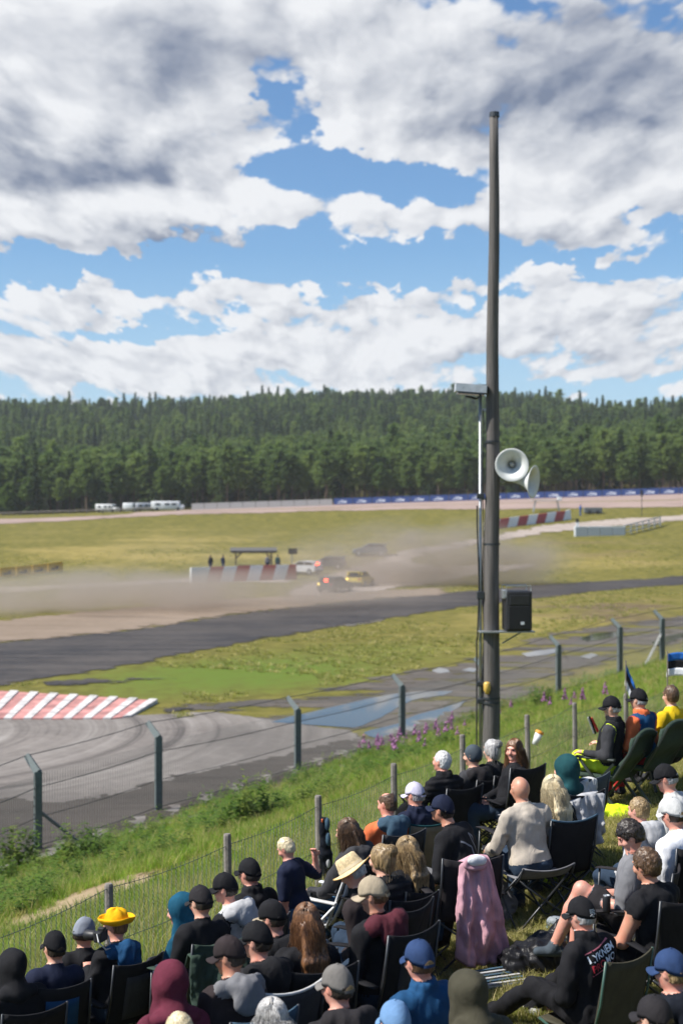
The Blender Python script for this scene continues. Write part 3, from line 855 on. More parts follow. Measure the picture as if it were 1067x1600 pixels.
def m_banner(name, bgc, fg, sc, lo=0.5, vert=None):
    """printed banner: block-like lettering too small to read"""
    m, nt, b = new_mat(name); p = obj_pos(nt)
    sx = nt.nodes.new('ShaderNodeSeparateXYZ'); nt.links.new(p.s, sx.inputs[0]); X, Z = S(nt, sx.outputs[0]), S(nt, sx.outputs[2])
    cell = (X * sc).m('FLOOR'); fr = (X * sc).m('FRACT')
    wn = nt.nodes.new('ShaderNodeTexWhiteNoise'); wn.noise_dimensions = '2D'
    nt.links.new(vec(nt, (X * sc * 5).m('FLOOR'), (Z * 7.0).m('FLOOR')).s, wn.inputs['Vector'])
    blk = S(nt, wn.outputs[0]).m('GREATER_THAN', 0.42)
    inz = Z.m('GREATER_THAN', lo - .22) * Z.m('LESS_THAN', lo + .22) * fr.m('GREATER_THAN', 0.22) * fr.m('LESS_THAN', 0.8)
    c = mixc(nt, blk * inz, bgc, fg); nt.links.new(c.s, b.inputs['Base Color']); b.inputs['Roughness'].default_value = 0.6
    return m


MB_BLUE = m_banner('blue_banner', (0.022, 0.055, 0.20), (0.7, 0.74, 0.8), 0.33, 0.66)
MB_YEL = m_banner('yellow_banner', (0.62, 0.36, 0.03), (0.03, 0.03, 0.03), 0.52, 0.55)


def banner_fence():
    root = empty('banner_fence', (0, 0, 0), 0, 'long low fence hung with blue banners along the forest edge', 'fence')
    pts = [at(u, 0, 287 - 0.02 * (u - 520)) for u in np.linspace(522, 1300, 27)]
    pts = [Vector((p.x, p.y, gz(p.x, p.y))) for p in pts]
    for i in range(len(pts) - 1):
        a, b = pts[i], pts[i + 1]; L = (b - a).length - .12; mb = MB()
        mb.box((L / 2, 0, .72), (L, .06, 1.15)); o = mb.build('banner', MB_BLUE, root)
        o.location = a; o.rotation_euler = (0, -math.atan2(b.z - a.z, L), math.atan2(b.y - a.y, b.x - a.x))
        mb = MB(); mb.box((0, .08, .6), (.08, .08, 1.5)); q = mb.build('post', M_DKSTEEL, root); q.location = a
    root = empty('plank_fence', (0, 0, 0), 0, 'plain grey board fence running on from the blue banners', 'fence')
    us = np.linspace(300, 520, 12)
    pts = [at(u, 0, 282) for u in us]; pts = [Vector((p.x, p.y, gz(p.x, p.y))) for p in pts]
    for i in range(len(pts) - 1):
        a, b = pts[i], pts[i + 1]; L = (b - a).length - .08; mb = MB(); mb.box((L / 2, 0, .6), (L, .06, 1.2)); o = mb.build('panel', M_CONC, root)
        o.location = a; o.rotation_euler = (0, -math.atan2(b.z - a.z, L), math.atan2(b.y - a.y, b.x - a.x))
    root = empty('yellow_hoarding', (0, 0, 0), 0, 'row of yellow advertising boards with dark emblems on the grass', 'hoarding')
    a, b = hit(-26, 906), hit(100, 893)
    for i in range(5):
        p, q = a.lerp(b, i / 5), a.lerp(b, (i + 1) / 5); p.z, q.z = gz(p.x, p.y), gz(q.x, q.y); L = (q - p).length - .1
        rot = (0, -math.atan2(q.z - p.z, L), math.atan2(q.y - p.y, q.x - p.x))
        mb = MB(); mb.box((L / 2, 0, .62), (L, .07, 1.0)); o = mb.build('board', MB_YEL, root); o.location = p; o.rotation_euler = rot
        for xx in (.2, L - .2):
            mb = MB(); mb.box((xx, .09, .4), (.07, .07, 1.2)); o = mb.build('post', M_WOOD, root); o.location = p; o.rotation_euler = rot
    # low wooden guard rail at the left end of the far straight
    root = empty('guard_rail', (0, 0, 0), 0, 'low wooden guard rail along the far straight below the trees', 'guard rail')
    for i, u in enumerate(range(-20, 230, 26)):
        p = at(u, 0, 268); p.z = gz(p.x, p.y); q = at(u + 26, 0, 268); q.z = gz(q.x, q.y)
        mb = MB(); mb.box((0, 0, .35), (.18, .18, .9)); o = mb.build('post', M_WOOD, root); o.location = p
        mb = MB(); mb.tube([p + Vector((0, 0, .6)), q + Vector((0, 0, .6))], .13, 6); mb.build('rail', M_WOOD, root)


banner_fence()


def small_person(u, v, label, top, legs, group=None, yaw=0.0):
    p = hit(u, v)
    return p


def shelter():
    p = hit(393, 905) + Vector((0, 4.0, 0)); p.z = gz(p.x, p.y)
    t = empty('open_shelter', p, R(4), 'small open shelter with flat roof behind the striped barrier', 'shelter')
    for sx in (-1.9, 1.9):
        for sy in (-1, 1):
            mb = MB(); mb.box((sx, sy, 1.3), (.14, .14, 2.9)); mb.build('post', M_WOOD, t)
            mb = MB(); mb.tube([(sx, sy, 1.9), (sx * .62, sy, 2.62)], .05, 5); mb.build('brace', M_WOOD, t)
    mb = MB(); mb.box((0, 0, 2.82), (5.0, 2.9, .16), M=Matrix.Rotation(R(5), 3, 'X')); mb.build('roof', plain('roof_felt', (.10, .095, .09), .9), t)
    mb = MB(); mb.box((0, -1.05, 2.6), (4.6, .1, .18)); mb.build('beam', M_WOOD, t)
    mb = MB(); mb.box((0, .9, .9), (3.4, .06, .5)); mb.build('counter', M_WOOD, t)
    q = hit(455, 905) + Vector((0, 2.5, 0)); q.z = gz(q.x, q.y)
    t = empty('signal_board', q, 0, 'black signal board on a thin post at the end of the barrier', 'sign')
    mb = MB(); mb.tube([(0, 0, -.2), (0, 0, 2.6)], .05, 6); mb.build('post', M_STEEL, t)
    mb = MB(); mb.bbox((.1, -.05, 2.75), (.95, .16, .62), .03); mb.build('board', M_BLACK, t)
    mb = MB(); mb.box((.1, -.14, 2.75), (.8, .01, .48)); mb.build('screen', M_GLASS, t)
    # white crash fence at the right
    a, b = hit(897, 838), hit(975, 836); c = hit(1030, 822)
    t = empty('crash_wall', a, math.atan2(b.y - a.y, b.x - a.x), 'low white crash wall with a bare rail fence on the far grass', 'barrier')
    L = (b - a).length
    for i in range(4):
        mb = MB(); mb.bbox((L * (i + .5) / 4, 0, .55), (L / 4 - .03, .5, 1.5), .05); mb.build('wall_block', plain('grey_white_block', (.52, .55, .56), .7, var=.15), t)
    t2 = empty('rail_fence', b, math.atan2(c.y - b.y, c.x - b.x), 'grey post and rail fence beside the white crash wall', 'fence')
    L = (c - b).length; dz = c.z - b.z
    for i in range(7):
        mb = MB(); mb.box((L * i / 6 + .1, 0, .5 + dz * i / 6), (.14, .14, 1.7)); mb.build('post', M_STEEL, t2)
    for z in (.35, .8, 1.25):
        mb = MB(); mb.tube([(0, -.1, z), (L, -.1, z + dz)], .09, 6); mb.build('rail', M_STEEL, t2)
    p = hit(900, 836)
    t = empty('marker_post', p, 0, 'short white marker post with black top before the crash wall', 'post')
    mb = MB(); mb.box((0, -.8, .9), (.38, .2, 1.6)); mb.build('panel', M_WHITE, t)
    mb = MB(); mb.box((0, -.8, 1.95), (.4, .22, .5)); mb.build('cap', M_BLACK, t)
    p = hit(1002, 806)
    t = empty('flag_pole', p, 0, 'thin dark pole with small box top on the far grass', 'pole')
    mb = MB(); mb.tube([(0, 0, -.2), (0, 0, 3.6)], .05, 6); mb.build('mast', M_DKSTEEL, t)
    mb = MB(); mb.bbox((0, 0, 3.3), (.32, .2, .9), .03); mb.build('lamp_box', M_BLACK, t)
    # start gantry frame behind second barrier
    p = hit(853, 800)
    t = empty('scaffold_stand', p, 0, 'low metal scaffold stand with table top behind the second barrier', 'stand')
    for sx in (-2, 2):
        for sy in (-.6, .6):
            mb = MB(); mb.tube([(sx, sy, -.2), (sx * .8, sy, 1.7)], .06, 5); mb.build('leg', M_STEEL, t)
    mb = MB(); mb.box((0, 0, 1.75), (4.6, 1.5, .12)); mb.build('deck', M_CONC, t)
    mb = MB(); mb.bbox((1.9, -.2, 2.05), (.6, .5, .45), .05); mb.build('box', M_WHITE, t)
    p = hit(920, 803)
    t = empty('low_trailer', p, 0, 'small dark grey trailer box beside the person in blue', 'trailer')
    mb = MB(); mb.bbox((.6, .4, .55), (2.6, 1.2, .8), .06); mb.build('box', plain('trailer_grey', (.12, .13, .13), .6), t)
    for sx in (0, 1.2):
        mb = MB(); mb.lathe([(0, -.1), (.28, -.1), (.3, 0), (.28, .1), (0, .1)], 12, Matrix.Translation((sx, -.25, .25)) @ Matrix.Rotation(R(90), 4, 'X')); mb.build('wheel', M_RUBBER, t)


shelter()


# rally cars -------------------------------------------------------------
def car(p, rz, paint, label, roof=None, light=True, splash=None):
    """rallycross hatchback, nose towards +x"""
    t = empty('rally_car', p, rz, label, 'car', 'rally cars sliding through the dust')
    prof = [(-2.0, .34), (-2.02, .62), (-1.96, .92), (-1.2, 1.02), (.75, .98), (1.5, .86), (1.98, .68), (2.04, .42), (1.9, .28), (-1.85, .28)]
    def loft(prof, hw, inset, name, mat, parent):
        bm = bmesh.new(); n = len(prof)
        rows = [(-hw, 1 - inset), (-hw * .9, 1.0), (0, 1.03), (hw * .9, 1.0), (hw, 1 - inset)]
        zc = sum(z for _, z in prof) / n
        vv = [[bm.verts.new((x * (s if abs(y) > hw * .95 else 1), y, zc + (z - zc) * s)) for (x, z) in prof] for (y, s) in rows]
        for i in range(len(rows) - 1):
            for j in range(n): bm.faces.new((vv[i][j], vv[i][(j + 1) % n], vv[i + 1][(j + 1) % n], vv[i + 1][j]))
        bm.faces.new(vv[0][::-1]); bm.faces.new(vv[-1])
        bmesh.ops.recalc_face_normals(bm, faces=bm.faces)
        me = bpy.data.meshes.new(name); bm.to_mesh(me); bm.free(); me.materials.append(mat)
        return link(name, me, parent)
    pm = plain('car_paint_%s' % label[:12].replace(' ', '_'), paint, 0.35, coat=0.5, var=0.1)
    body = loft(prof, .9, .06, 'body', pm, t)
    loft([(-1.85, .95), (-1.45, 1.36), (.05, 1.40), (.95, .97)], .74, .10, 'cabin', M_GLASS, t)
    loft([(-1.5, 1.345), (-1.42, 1.40), (0.0, 1.44), (.12, 1.385)], .70, .02, 'roof', plain('car_roof_%s' % label[:12].replace(' ', '_'), roof or paint, 0.4), t)
    for sy in (-.72, .72):
        for (xa, za, xb, zb) in ((.93, .97, .08, 1.40), (-1.84, .96, -1.46, 1.37), (-.55, .98, -.55, 1.40)):
            mb = MB(); mb.tube([(xa, sy, za), (xb, sy * .97, zb)], .05, 5); mb.build('pillar', pm, t)
    for sx in (-1.28, 1.3):
        for sy in (-.84, .84):
            M = Matrix.Translation((sx, sy, .32)) @ Matrix.Rotation(R(90), 4, 'X')
            mb = MB(); mb.lathe([(.0, -.11), (.30, -.11), (.33, -.05), (.33, .05), (.30, .11), (0, .11)], 16, M); w = mb.build('wheel', M_RUBBER, t, True)
            mb = MB(); mb.lathe([(0, -.125), (.19, -.125), (.2, .125), (0, .125)], 12, M); mb.build('rim', M_CHROME, w)
    mb = MB(); mb.box((-1.95, 0, 1.46), (.34, 1.5, .04)); sp = mb.build('spoiler', pm, t)
    for sy in (-.5, .5):
        mb = MB(); mb.box((-1.8, sy, 1.28), (.2, .05, .36)); mb.build('spoiler_stay', pm, sp)
    for sy in (-.6, .6):
        mb = MB(); mb.bbox((1.93, sy, .66), (.16, .36, .16), .03); mb.build('headlight', M_CHROME, t)
        mb = MB(); mb.bbox((-1.99, sy, .78), (.1, .3, .16), .03); mb.build('tail_light', plain('tail_lens', (.3, .02, .02), .3), t)
    mb = MB(); mb.bbox((2.0, 0, .36), (.2, 1.6, .16), .04); mb.build('bumper', M_BLACK, t)
    mb = MB(); mb.bbox((-2.0, 0, .40), (.16, 1.6, .2), .04); mb.build('bumper', M_BLACK, t)
    if light:
        lm = plain('rain_light', (1.0, .06, .025), .4, emit=9.0)
        mb = MB(); mb.bbox((-1.78, 0, 1.16), (.12, .34, .26), .04); mb.build('rain_light', lm, t)
    if splash:
        mb = MB(); mb.bbox((-2.04, .62, .8), (.06, .2, .2), .02); mb.build('marker_lamp', plain('marker_lamp', (1, .7, .15), .4, emit=2.5), t)
    return t


car(hit(524, 925), R(62), (.03, .035, .03), 'dark rally car with glowing red rear light, nearest in the dust', light=True, splash=True)
car(hit(562, 916), R(72), (.62, .47, .04), 'yellow rally car beside the dark one in the dust', roof=(.03, .03, .03), light=False, splash=True)
car(hit(474, 897), R(150), (.6, .6, .62), 'white rally car with red rear light behind the barrier end', light=True)
car(hit(512, 889), R(172), (.05, .06, .08), 'dark blue rally car in the middle of the dust line', light=False)
car(hit(578, 868), R(178), (.10, .12, .15), 'slate grey rally car, last and farthest up the gravel road', light=False)


def van(u, v, d, L, W, H, rz, label, nm='camper_van', tint=(.72, .73, .74)):
    p = at(u, v, d); p.z = gz(p.x, p.y)
    t = empty(nm, p, rz, label, 'van', 'white vehicles parked below the forest')
    pm = plain('van_white_%d' % int(u), tint, .45, var=.06)
    mb = MB(); mb.bbox((-.3, 0, H * .55), (L - .9, W, H * .86), .16); mb.build('body', pm, t, True)
    mb = MB(); mb.bbox((L / 2 - .55, 0, H * .36), (1.1, W * .94, H * .5), .16); mb.build('hood', pm, t, True)
    mb = MB(); mb.box((L / 2 - .95, 0, H * .72), (.5, W * .86, H * .3), M=Matrix.Rotation(R(-28), 3, 'Y')); mb.build('windscreen', M_GLASS, t)
    for x in (-L * .28, 0.0, L * .2):
        mb = MB(); mb.bbox((x, -W / 2 - .01, H * .68), (L * .14, .05, H * .2), .02); mb.build('window', M_GLASS, t)
    for sx in (-L * .3, L * .32):
        for sy in (-W / 2 + .1, W / 2 - .1):
            mb = MB(); mb.lathe([(0, -.12), (.3, -.12), (.34, 0), (.3, .12), (0, .12)], 14, Matrix.Translation((sx, sy, .33)) @ Matrix.Rotation(R(90), 4, 'X')); mb.build('wheel', M_RUBBER, t)


van(262, 790, 284, 6.2, 2.0, 1.8, R(3), 'long white camper van parked at the end of the board fence')
van(203, 794, 286, 4.4, 1.9, 1.7, R(88), 'white panel van seen end on below the forest')
van(228, 793, 290, 4.2, 1.8, 1.6, R(20), 'pale grey car parked between the white vans', 'parked_car', (.45, .47, .5))
van(168, 797, 288, 4.4, 1.8, 1.6, R(-14), 'small white car parked leftmost below the forest', 'parked_car', (.6, .6, .6))
# ------------------------------------------------------------------ wooden pole with loudspeakers
def m_pole():
    m, nt, b = new_mat('grey_pole_wood'); p = obj_pos(nt)
    st = vmath(nt, 'MULTIPLY', p, (1, 1, 0.03)); n = noise(nt, st, 26.0, 6, 0.7, 0.4); n2 = noise(nt, p, 1.2, 4, 0.6)
    c = mixc(nt, n.ss(0.3, 0.7), (0.052, 0.047, 0.044), (0.145, 0.132, 0.122)); c = mixc(nt, n2.ss(0.5, 0.7) * 0.5, c, (0.10, 0.085, 0.075))
    nt.links.new(c.s, b.inputs['Base Color']); b.inputs['Roughness'].default_value = 0.85
    bump(nt, b, n, 0.6, 0.015); return m


POLE = at(766, 0, 31.0); POLE.z = gz(POLE.x, POLE.y)
def pole():
    t = empty('wooden_pole', POLE, 0, 'tall weathered wooden pole carrying horn loudspeakers beside the wire fence', 'pole')
    H = at(770, 177, 31.0).z - POLE.z; mb = MB(); zs = [-.5] + [H * i / 14 for i in range(15)]
    lean = (770 - 764) / F * 31.0
    mb.tube([(lean * z / H + .012 * math.sin(z * 1.3), .01 * math.sin(z * .9 + 1), z) for z in zs], [.185 - .095 * max(0, z) / H for z in zs], 18)
    mb.build('post', m_pole(), t, True)
    def zz(v): return at(0, v, 31.0).z - POLE.z
    def xx(u): return (u - 766) / F * 31.0
    mb = MB(); mb.lathe([(0, H), (.10, H), (.105, H - .10), (.098, H - .10)], 16, Matrix.Translation((lean, 0, .02))); mb.build('top_cap', M_DKSTEEL, t)
    for v in (1097, 1090, 850, 690): 
        r = .185 - .095 * zz(v) / H + .008
        mb = MB(); mb.lathe([(r, -.02), (r + .006, -.02), (r + .006, .02), (r, .02)], 18, Matrix.Translation((lean * zz(v) / H, 0, zz(v)))); mb.build('steel_strap', M_DKSTEEL, t)
    # steel conduit standing off the pole
    t2 = empty('conduit_mast', POLE, 0, 'thin steel conduit mast with black cable fixed beside the wooden pole', 'mast')
    x = xx(750)
    mb = MB(); mb.tube([(x, -.02, -.4), (x, -.02, zz(612))], .032, 10); mb.build('pipe', M_STEEL, t2, True)
    mb = MB(); mb.tube([(x - .075, -.03, z_) for z_ in np.linspace(-.4, zz(1000), 12)] + [(x - .05 + .02 * math.sin(z_ * 2.2), -.06, z_) for z_ in np.linspace(zz(995), zz(790), 14)], .016, 6); mb.build('cable', M_BLACK, t2)
    mb = MB(); mb.tube([(x + .05 + .012 * math.sin(z_ * 3), -.05, z_) for z_ in np.linspace(-.3, zz(640), 26)], .011, 5); mb.build('cable', M_BLACK, t2)
    for v in (1095, 1068, 930, 775):
        mb = MB(); mb.bbox((x, -.04, zz(v)), (.15, .12, .10 if v != 930 else .16), .015); mb.build('clamp', M_DKSTEEL, t2)
    for v in (1092, 780, 640):
        mb = MB(); mb.box(((x + .0) / 2, 0, zz(v)), (abs(x), .03, .04)); mb.build('stand_off', M_STEEL, t2)
    # floodlight / antenna box at the top of the mast
    t3 = empty('floodlight', POLE + Vector((x, -.02, zz(612))), 0, 'flat grey floodlight box on a bracket high on the pole', 'floodlight')
    mb = MB(); mb.box((-.20, 0, .06), (.62, .42, .16), M=Matrix.Rotation(R(4), 3, 'Y')); mb.build('housing', plain('lamp_housing', (.55, .57, .6), .35, .4), t3)
    mb = MB(); mb.box((-.20, -.02, -.045), (.54, .36, .03), M=Matrix.Rotation(R(4), 3, 'Y')); mb.build('lens', M_GLASS, t3)
    mb = MB(); mb.tube([(-.3, 0, -.09), (-.1, 0, -.14), (.02, 0, -.1)], .025, 6); mb.build('bracket', M_DKSTEEL, t3)
    mb = MB(); mb.bbox((.06, -.03, .04), (.14, .2, .2), .02); mb.build('junction_box', M_DKSTEEL, t3)
    mb = MB(); mb.tube([(.05, 0, .02), (.22, 0, .02)], .02, 6); mb.build('arm', M_STEEL, t3)
    # horns
    hm = plain('horn_grey', (.64, .65, .63), .45, var=.06)
    def horn(u, v, dirv, label, off):
        loc = Vector((POLE.x + xx(u), POLE.y + off, CAMZ + -(v - V0) / F * 31.0))
        tt = empty('horn_loudspeaker', loc, 0, label, 'loudspeaker', 'horn loudspeakers on the pole')
        q = Vector(dirv).normalized().to_track_quat('Z', 'Y').to_matrix().to_4x4()
        prof = [(.05, -.42), (.06, -.34), (.085, -.24), (.13, -.14), (.20, -.05), (.27, -.005), (.325, .02), (.335, .03), (.325, .035), (.265, .012), (.195, -.03), (.125, -.12), (.08, -.22), (.05, -.3), (.0, -.31)]
        mb = MB(); mb.lathe(prof, 36, q); b_ = mb.build('bell', hm, tt, True)
        mb = MB(); mb.lathe([(0, -.14), (.035, -.14), (.05, -.17), (.06, -.26), (.055, -.29)], 18, q); mb.build('reflex_cone', plain('horn_cone', (.42, .40, .36), .5), b_, True)
        mb = MB(); mb.lathe([(.0, -.58), (.08, -.58), (.085, -.55), (.085, -.42), (.05, -.40)], 18, q); mb.build('driver', plain('horn_driver', (.16, .16, .16), .5), tt, True)
        e = q @ Vector((0, 0, -.48)); tgt = Vector((POLE.x - loc.x + .1, POLE.y - loc.y, e.z))
        mb = MB(); mb.tube([e, e.lerp(tgt, .5) + Vector((0, 0, -.06)), tgt], .025, 6); mb.build('bracket', M_STEEL, tt)
    horn(797, 727, (-.12, -1, -.06), 'round grey horn loudspeaker facing the spectators, upper of two on the pole', -.28)
    horn(829, 753, (.88, -.46, -.10), 'grey horn loudspeaker turned sideways, lower of two on the pole', -.22)
    # PA box
    c = Vector((POLE.x + xx(806), POLE.y - .12, CAMZ - (953 - V0) / F * 31.0))
    t4 = empty('speaker_cabinet', c, R(6), 'black box loudspeaker on a steel shelf fixed to the pole', 'loudspeaker')
    mb = MB(); mb.bbox((0, 0, 0), (.53, .46, .80), .04); mb.build('cabinet', M_BLACK, t4, False)
    mb = MB(); mb.bbox((0, -.235, -.13), (.44, .03, .46), .012); mb.build('woofer_grille', plain('grille_black', (.008, .008, .009), .65), t4)
    mb = MB(); mb.bbox((0, -.235, .22), (.40, .03, .2), .012); mb.build('horn_flare', plain('flare_black', (.02, .02, .022), .4), t4)
    mb = MB(); mb.box((.06, -.254, -.24), (.07, .006, .06)); mb.build('badge', M_WHITE, t4)
    mb = MB(); mb.box((-.22, 0, -.42), (1.1, .4, .025)); mb.build('shelf', M_STEEL, t4)
    mb = MB(); mb.tube([(.1, 0, -.43), (-.3, 0, -.66)], .018, 6); mb.build('brace', M_STEEL, t4)
    mb = MB(); mb.tube([(-.26, -.2, .28), (-.26, -.2, .50), (.24, -.2, .50), (.24, -.2, .40)], .014, 6); mb.tube([(-.26, .2, .28), (-.26, .2, .50), (.24, .2, .50), (.24, .2, .40)], .014, 6); mb.build('frame', M_CHROME, t4)
    mb = MB(); mb.bbox((-.27, -.05, .33), (.1, .2, .18), .015); mb.build('amplifier', M_CHROME, t4)
    c = Vector((POLE.x + xx(759), POLE.y - .22, CAMZ - (1073 - V0) / F * 31.0))
    t5 = empty('yellow_beacon', c, 0, 'small yellow lamp housing low on the wooden pole', 'lamp')
    mb = MB(); mb.lathe([(.0, -.12), (.04, -.12), (.05, -.07), (.07, -.04), (.07, .09), (.05, .12), (0, .13)], 14); mb.build('dome', plain('beacon_yellow', (.62, .40, .08), .4), t5, True)
    mb = MB(); mb.tube([(0, 0, -.1), (0, .16, -.1)], .02, 6); mb.build('bracket', M_DKSTEEL, t5)


pole()

# ------------------------------------------------------------------ tall track fence with cranked posts
M_POST = plain('grey_green_post', (0.10, 0.125, 0.125), 0.6, 0.2, var=0.15)
M_WIRE = plain('fence_wire', (0.05, 0.05, 0.05), 0.6, 0.3); M_MESH = plain('chain_wire', (0.11, 0.115, 0.11), 0.55, 0.4); M_GMESH = plain('green_wire', (0.055, 0.085, 0.06), 0.55, 0.1)


def chain_link(mb, a, b, h, cell, r, za=0.0, jit=0.0):
    """woven diamond mesh between two ground points; each wire zigzags from bottom to top"""
    d = b - a; L = math.hypot(d.x, d.y); n = max(1, int(L / cell)); m = max(1, int(h / (cell * .55)))
    tx = Vector((d.x, d.y, 0)).normalized(); ny = Vector((-tx.y, tx.x, 0))
    for i in range(n + 1):
        for ph in (0, 1):
            pts = []
            for k in range(m + 1):
                o = (k + ph) % 2
                s = min(1, max(0, (i + (0.5 if o else 0)) * cell / L)); p = a + d * s
                pts.append(Vector((p.x, p.y, p.z + za + h * k / m)) + ny * (0.006 if o else -0.006))
            mb.tube(pts, r, 3, cap=False)


def track_fence():
    posts = [(-90, 34.5), (60, 39.0), (248, 43.8), (465, 50), (628, 56.5), (755, 61.5), (872, 66), (968, 69.5), (1034, 72), (1120, 75.5), (1210, 79)]
    t = empty('track_fence', (0, 0, 0), 0, 'tall wire fence with cranked grey posts along the foot of the bank', 'fence')
    P = []
    for (u, d) in posts:
        x = (u - U0) / F * d; P.append(Vector((x, d, gz(x, d))))
    vt = [1232, 1183, 1131, 1091, 1056, 1030, 995, 968, 955, 942, 930]
    A = Vector((-.80, .60, 0))                   # the arms lean out over the track
    H = []
    for p, v in zip(P, vt):
        top = CAMZ - (v - V0) / F * p.y; h = max(1.8, top - p.z); H.append(h); k = h - .36
        mb = MB(); mb.box((0, 0, k / 2 - .25), (.19, .19, k + .5)); o = mb.build('post', M_POST, t); o.location = p; o.rotation_euler = (0, 0, R(20))
        mb = MB(); mb.tube([Vector((0, 0, k - .03)), A * .42 + Vector((0, 0, h))], [.125, .105], 4); o2 = mb.build('crank_arm', M_POST, t); o2.location = p
    for i in range(len(P) - 1):
        a, b = P[i], P[i + 1]; ha, hb = H[i], H[i + 1]
        rows = [(0.06, 0, .012), (.42, 0, .010), (.80, 0, .012), (1.0, 1.0, .012)]
        for fr, arm, r in rows:
            pa = a + Vector((0, 0, (ha - (0 if arm else .36)) * fr)) + A * .42 * arm; pb = b + Vector((0, 0, (hb - (0 if arm else .36)) * fr)) + A * .42 * arm
            pts = [pa.lerp(pb, s) + Vector((0, 0, -.05 * math.sin(math.pi * s))) for s in np.linspace(0, 1, 7)]
            mb = MB(); mb.tube(pts, r, 5); mb.build('strand', M_WIRE, t)
        mb = MB(); chain_link(mb, a, b, min(ha, hb) - .45, .11, .0048, 0.03); o = mb.build('chain_mesh', M_MESH, t); o['kind'] = 'stuff'
    mb = MB(); mb.tube([P[1] + Vector((0.02, 0, 1.0)), P[1] + Vector((1.15, .45, -.05))], .05, 4); mb.build('brace', M_POST, t)
    mb = MB(); mb.tube([P[8] + Vector((-.05, -.05, 1.35)), P[8] + Vector((-.9, -.5, -.1))], .07, 4); mb.build('brace', plain('pale_board', (.5, .5, .48), .7), t)
    # insulators down the nearest post
    for k in range(6):
        mb = MB(); mb.box((P[1].x - .06, P[1].y - .04, P[1].z + .25 + k * .22), (.09, .06, .05)); mb.build('insulator', M_BLACK, t)


track_fence()

# ------------------------------------------------------------------ low wire fence in front of the spectators
FP = []
def wire_fence():
    t = empty('wire_fence', (0, 0, 0), 0, 'low green chain link fence on wooden stakes in front of the spectators', 'fence')
    spec = [(-60, 12.6, 1430), (170, 14.5, 1381), (355, 16.2, 1303), (497, 18.2, 1243), (615, 20.2, 1193), (722, 22.4, 1148), (823, 24.6, 1117), (897, 26.8, 1098), (977, 29.0, 1084), (1050, 31.5, 1070), (1120, 34, 1060)]
    wm = plain('grey_stake', (.19, .17, .15), .9, var=.35, scale=5, bumps=.5, bscale=30, bdist=.01)
    tops = []
    for (u, d, v) in spec:
        x = (u - U0) / F * d; p = Vector((x, d, gz(x, d))); top = CAMZ - (v - V0) / F * d
        FP.append(p); tops.append(top)
        mb = MB(); h = top - p.z
        mb.tube([(0, 0, -.3), (.01, 0, h * .5), (0, .01, h - .02), (0, .01, h)], [.045, .043, .042, .034], 9); o = mb.build('stake', wm, t); o.location = p
    for i in range(len(FP) - 1):
        a, b = FP[i], FP[i + 1]; h = min(tops[i] - a.z, tops[i + 1] - b.z) - .06
        h = max(.5, min(1.05, h))
        mb = MB(); chain_link(mb, a, b, h, .075, .0022, 0.02); o = mb.build('chain_mesh', M_GMESH, t); o['kind'] = 'stuff'
        for fr in (.02, .5, 1.0):
            mb = MB(); pts = [a.lerp(b, s) + Vector((0, 0, .02 + h * fr - .04 * math.sin(math.pi * s) * fr)) for s in np.linspace(0, 1, 6)]
            mb.tube(pts, .0035, 4); mb.build('strand', M_GMESH, t)


wire_fence()

# ------------------------------------------------------------------ grass, weeds, flowers
def m_blade(name, c1, c2, c3):
    m, nt, b = new_mat(name)
    oi = nt.nodes.new('ShaderNodeObjectInfo'); rnd = S(nt, oi.outputs['Random']); p = world_pos(nt)
    n = noise(nt, p, 0.45, 4, 0.6); n2 = noise(nt, p, 2.6, 3, 0.6)
    c = mixc(nt, (n * 0.6 + rnd * 0.5 + n2 * 0.3 - 0.2).ss(0.2, 0.8), c1, c2)
    c = mixc(nt, (rnd * 7.3).m('FRACT').m('GREATER_THAN', 0.80), c, c3)
    nt.links.new(c.s, b.inputs['Base Color']); b.inputs['Roughness'].default_value = 0.6; b.inputs['Specular IOR Level'].default_value = 0.2
    tl = nt.nodes.new('ShaderNodeBsdfTranslucent'); nt.links.new(mixc(nt, 1.0, c, (1.1, 1.25, 0.6), 'MULTIPLY').s, tl.inputs[0])
    mx = nt.nodes.new('ShaderNodeMixShader'); mx.inputs[0].default_value = 0.5
    nt.links.new(b.outputs[0], mx.inputs[1]); nt.links.new(tl.outputs[0], mx.inputs[2]); nt.links.new(mx.outputs[0], nt.nodes['Material Output'].inputs[0])
    return m


M_LUSH = m_blade('lush_blade', (0.150, 0.250, 0.034), (0.27, 0.38, 0.058), (0.38, 0.38, 0.12))
M_TURF = m_blade('turf_blade', (0.21, 0.215, 0.065), (0.36, 0.325, 0.12), (0.50, 0.42, 0.21))
M_WEED = m_blade('weed_leaf', (0.085, 0.155, 0.026), (0.15, 0.24, 0.042), (0.18, 0.23, 0.05))
M_STRAW = m_blade('straw_blade', (0.33, 0.29, 0.12), (0.48, 0.41, 0.21), (0.20, 0.22, 0.07))


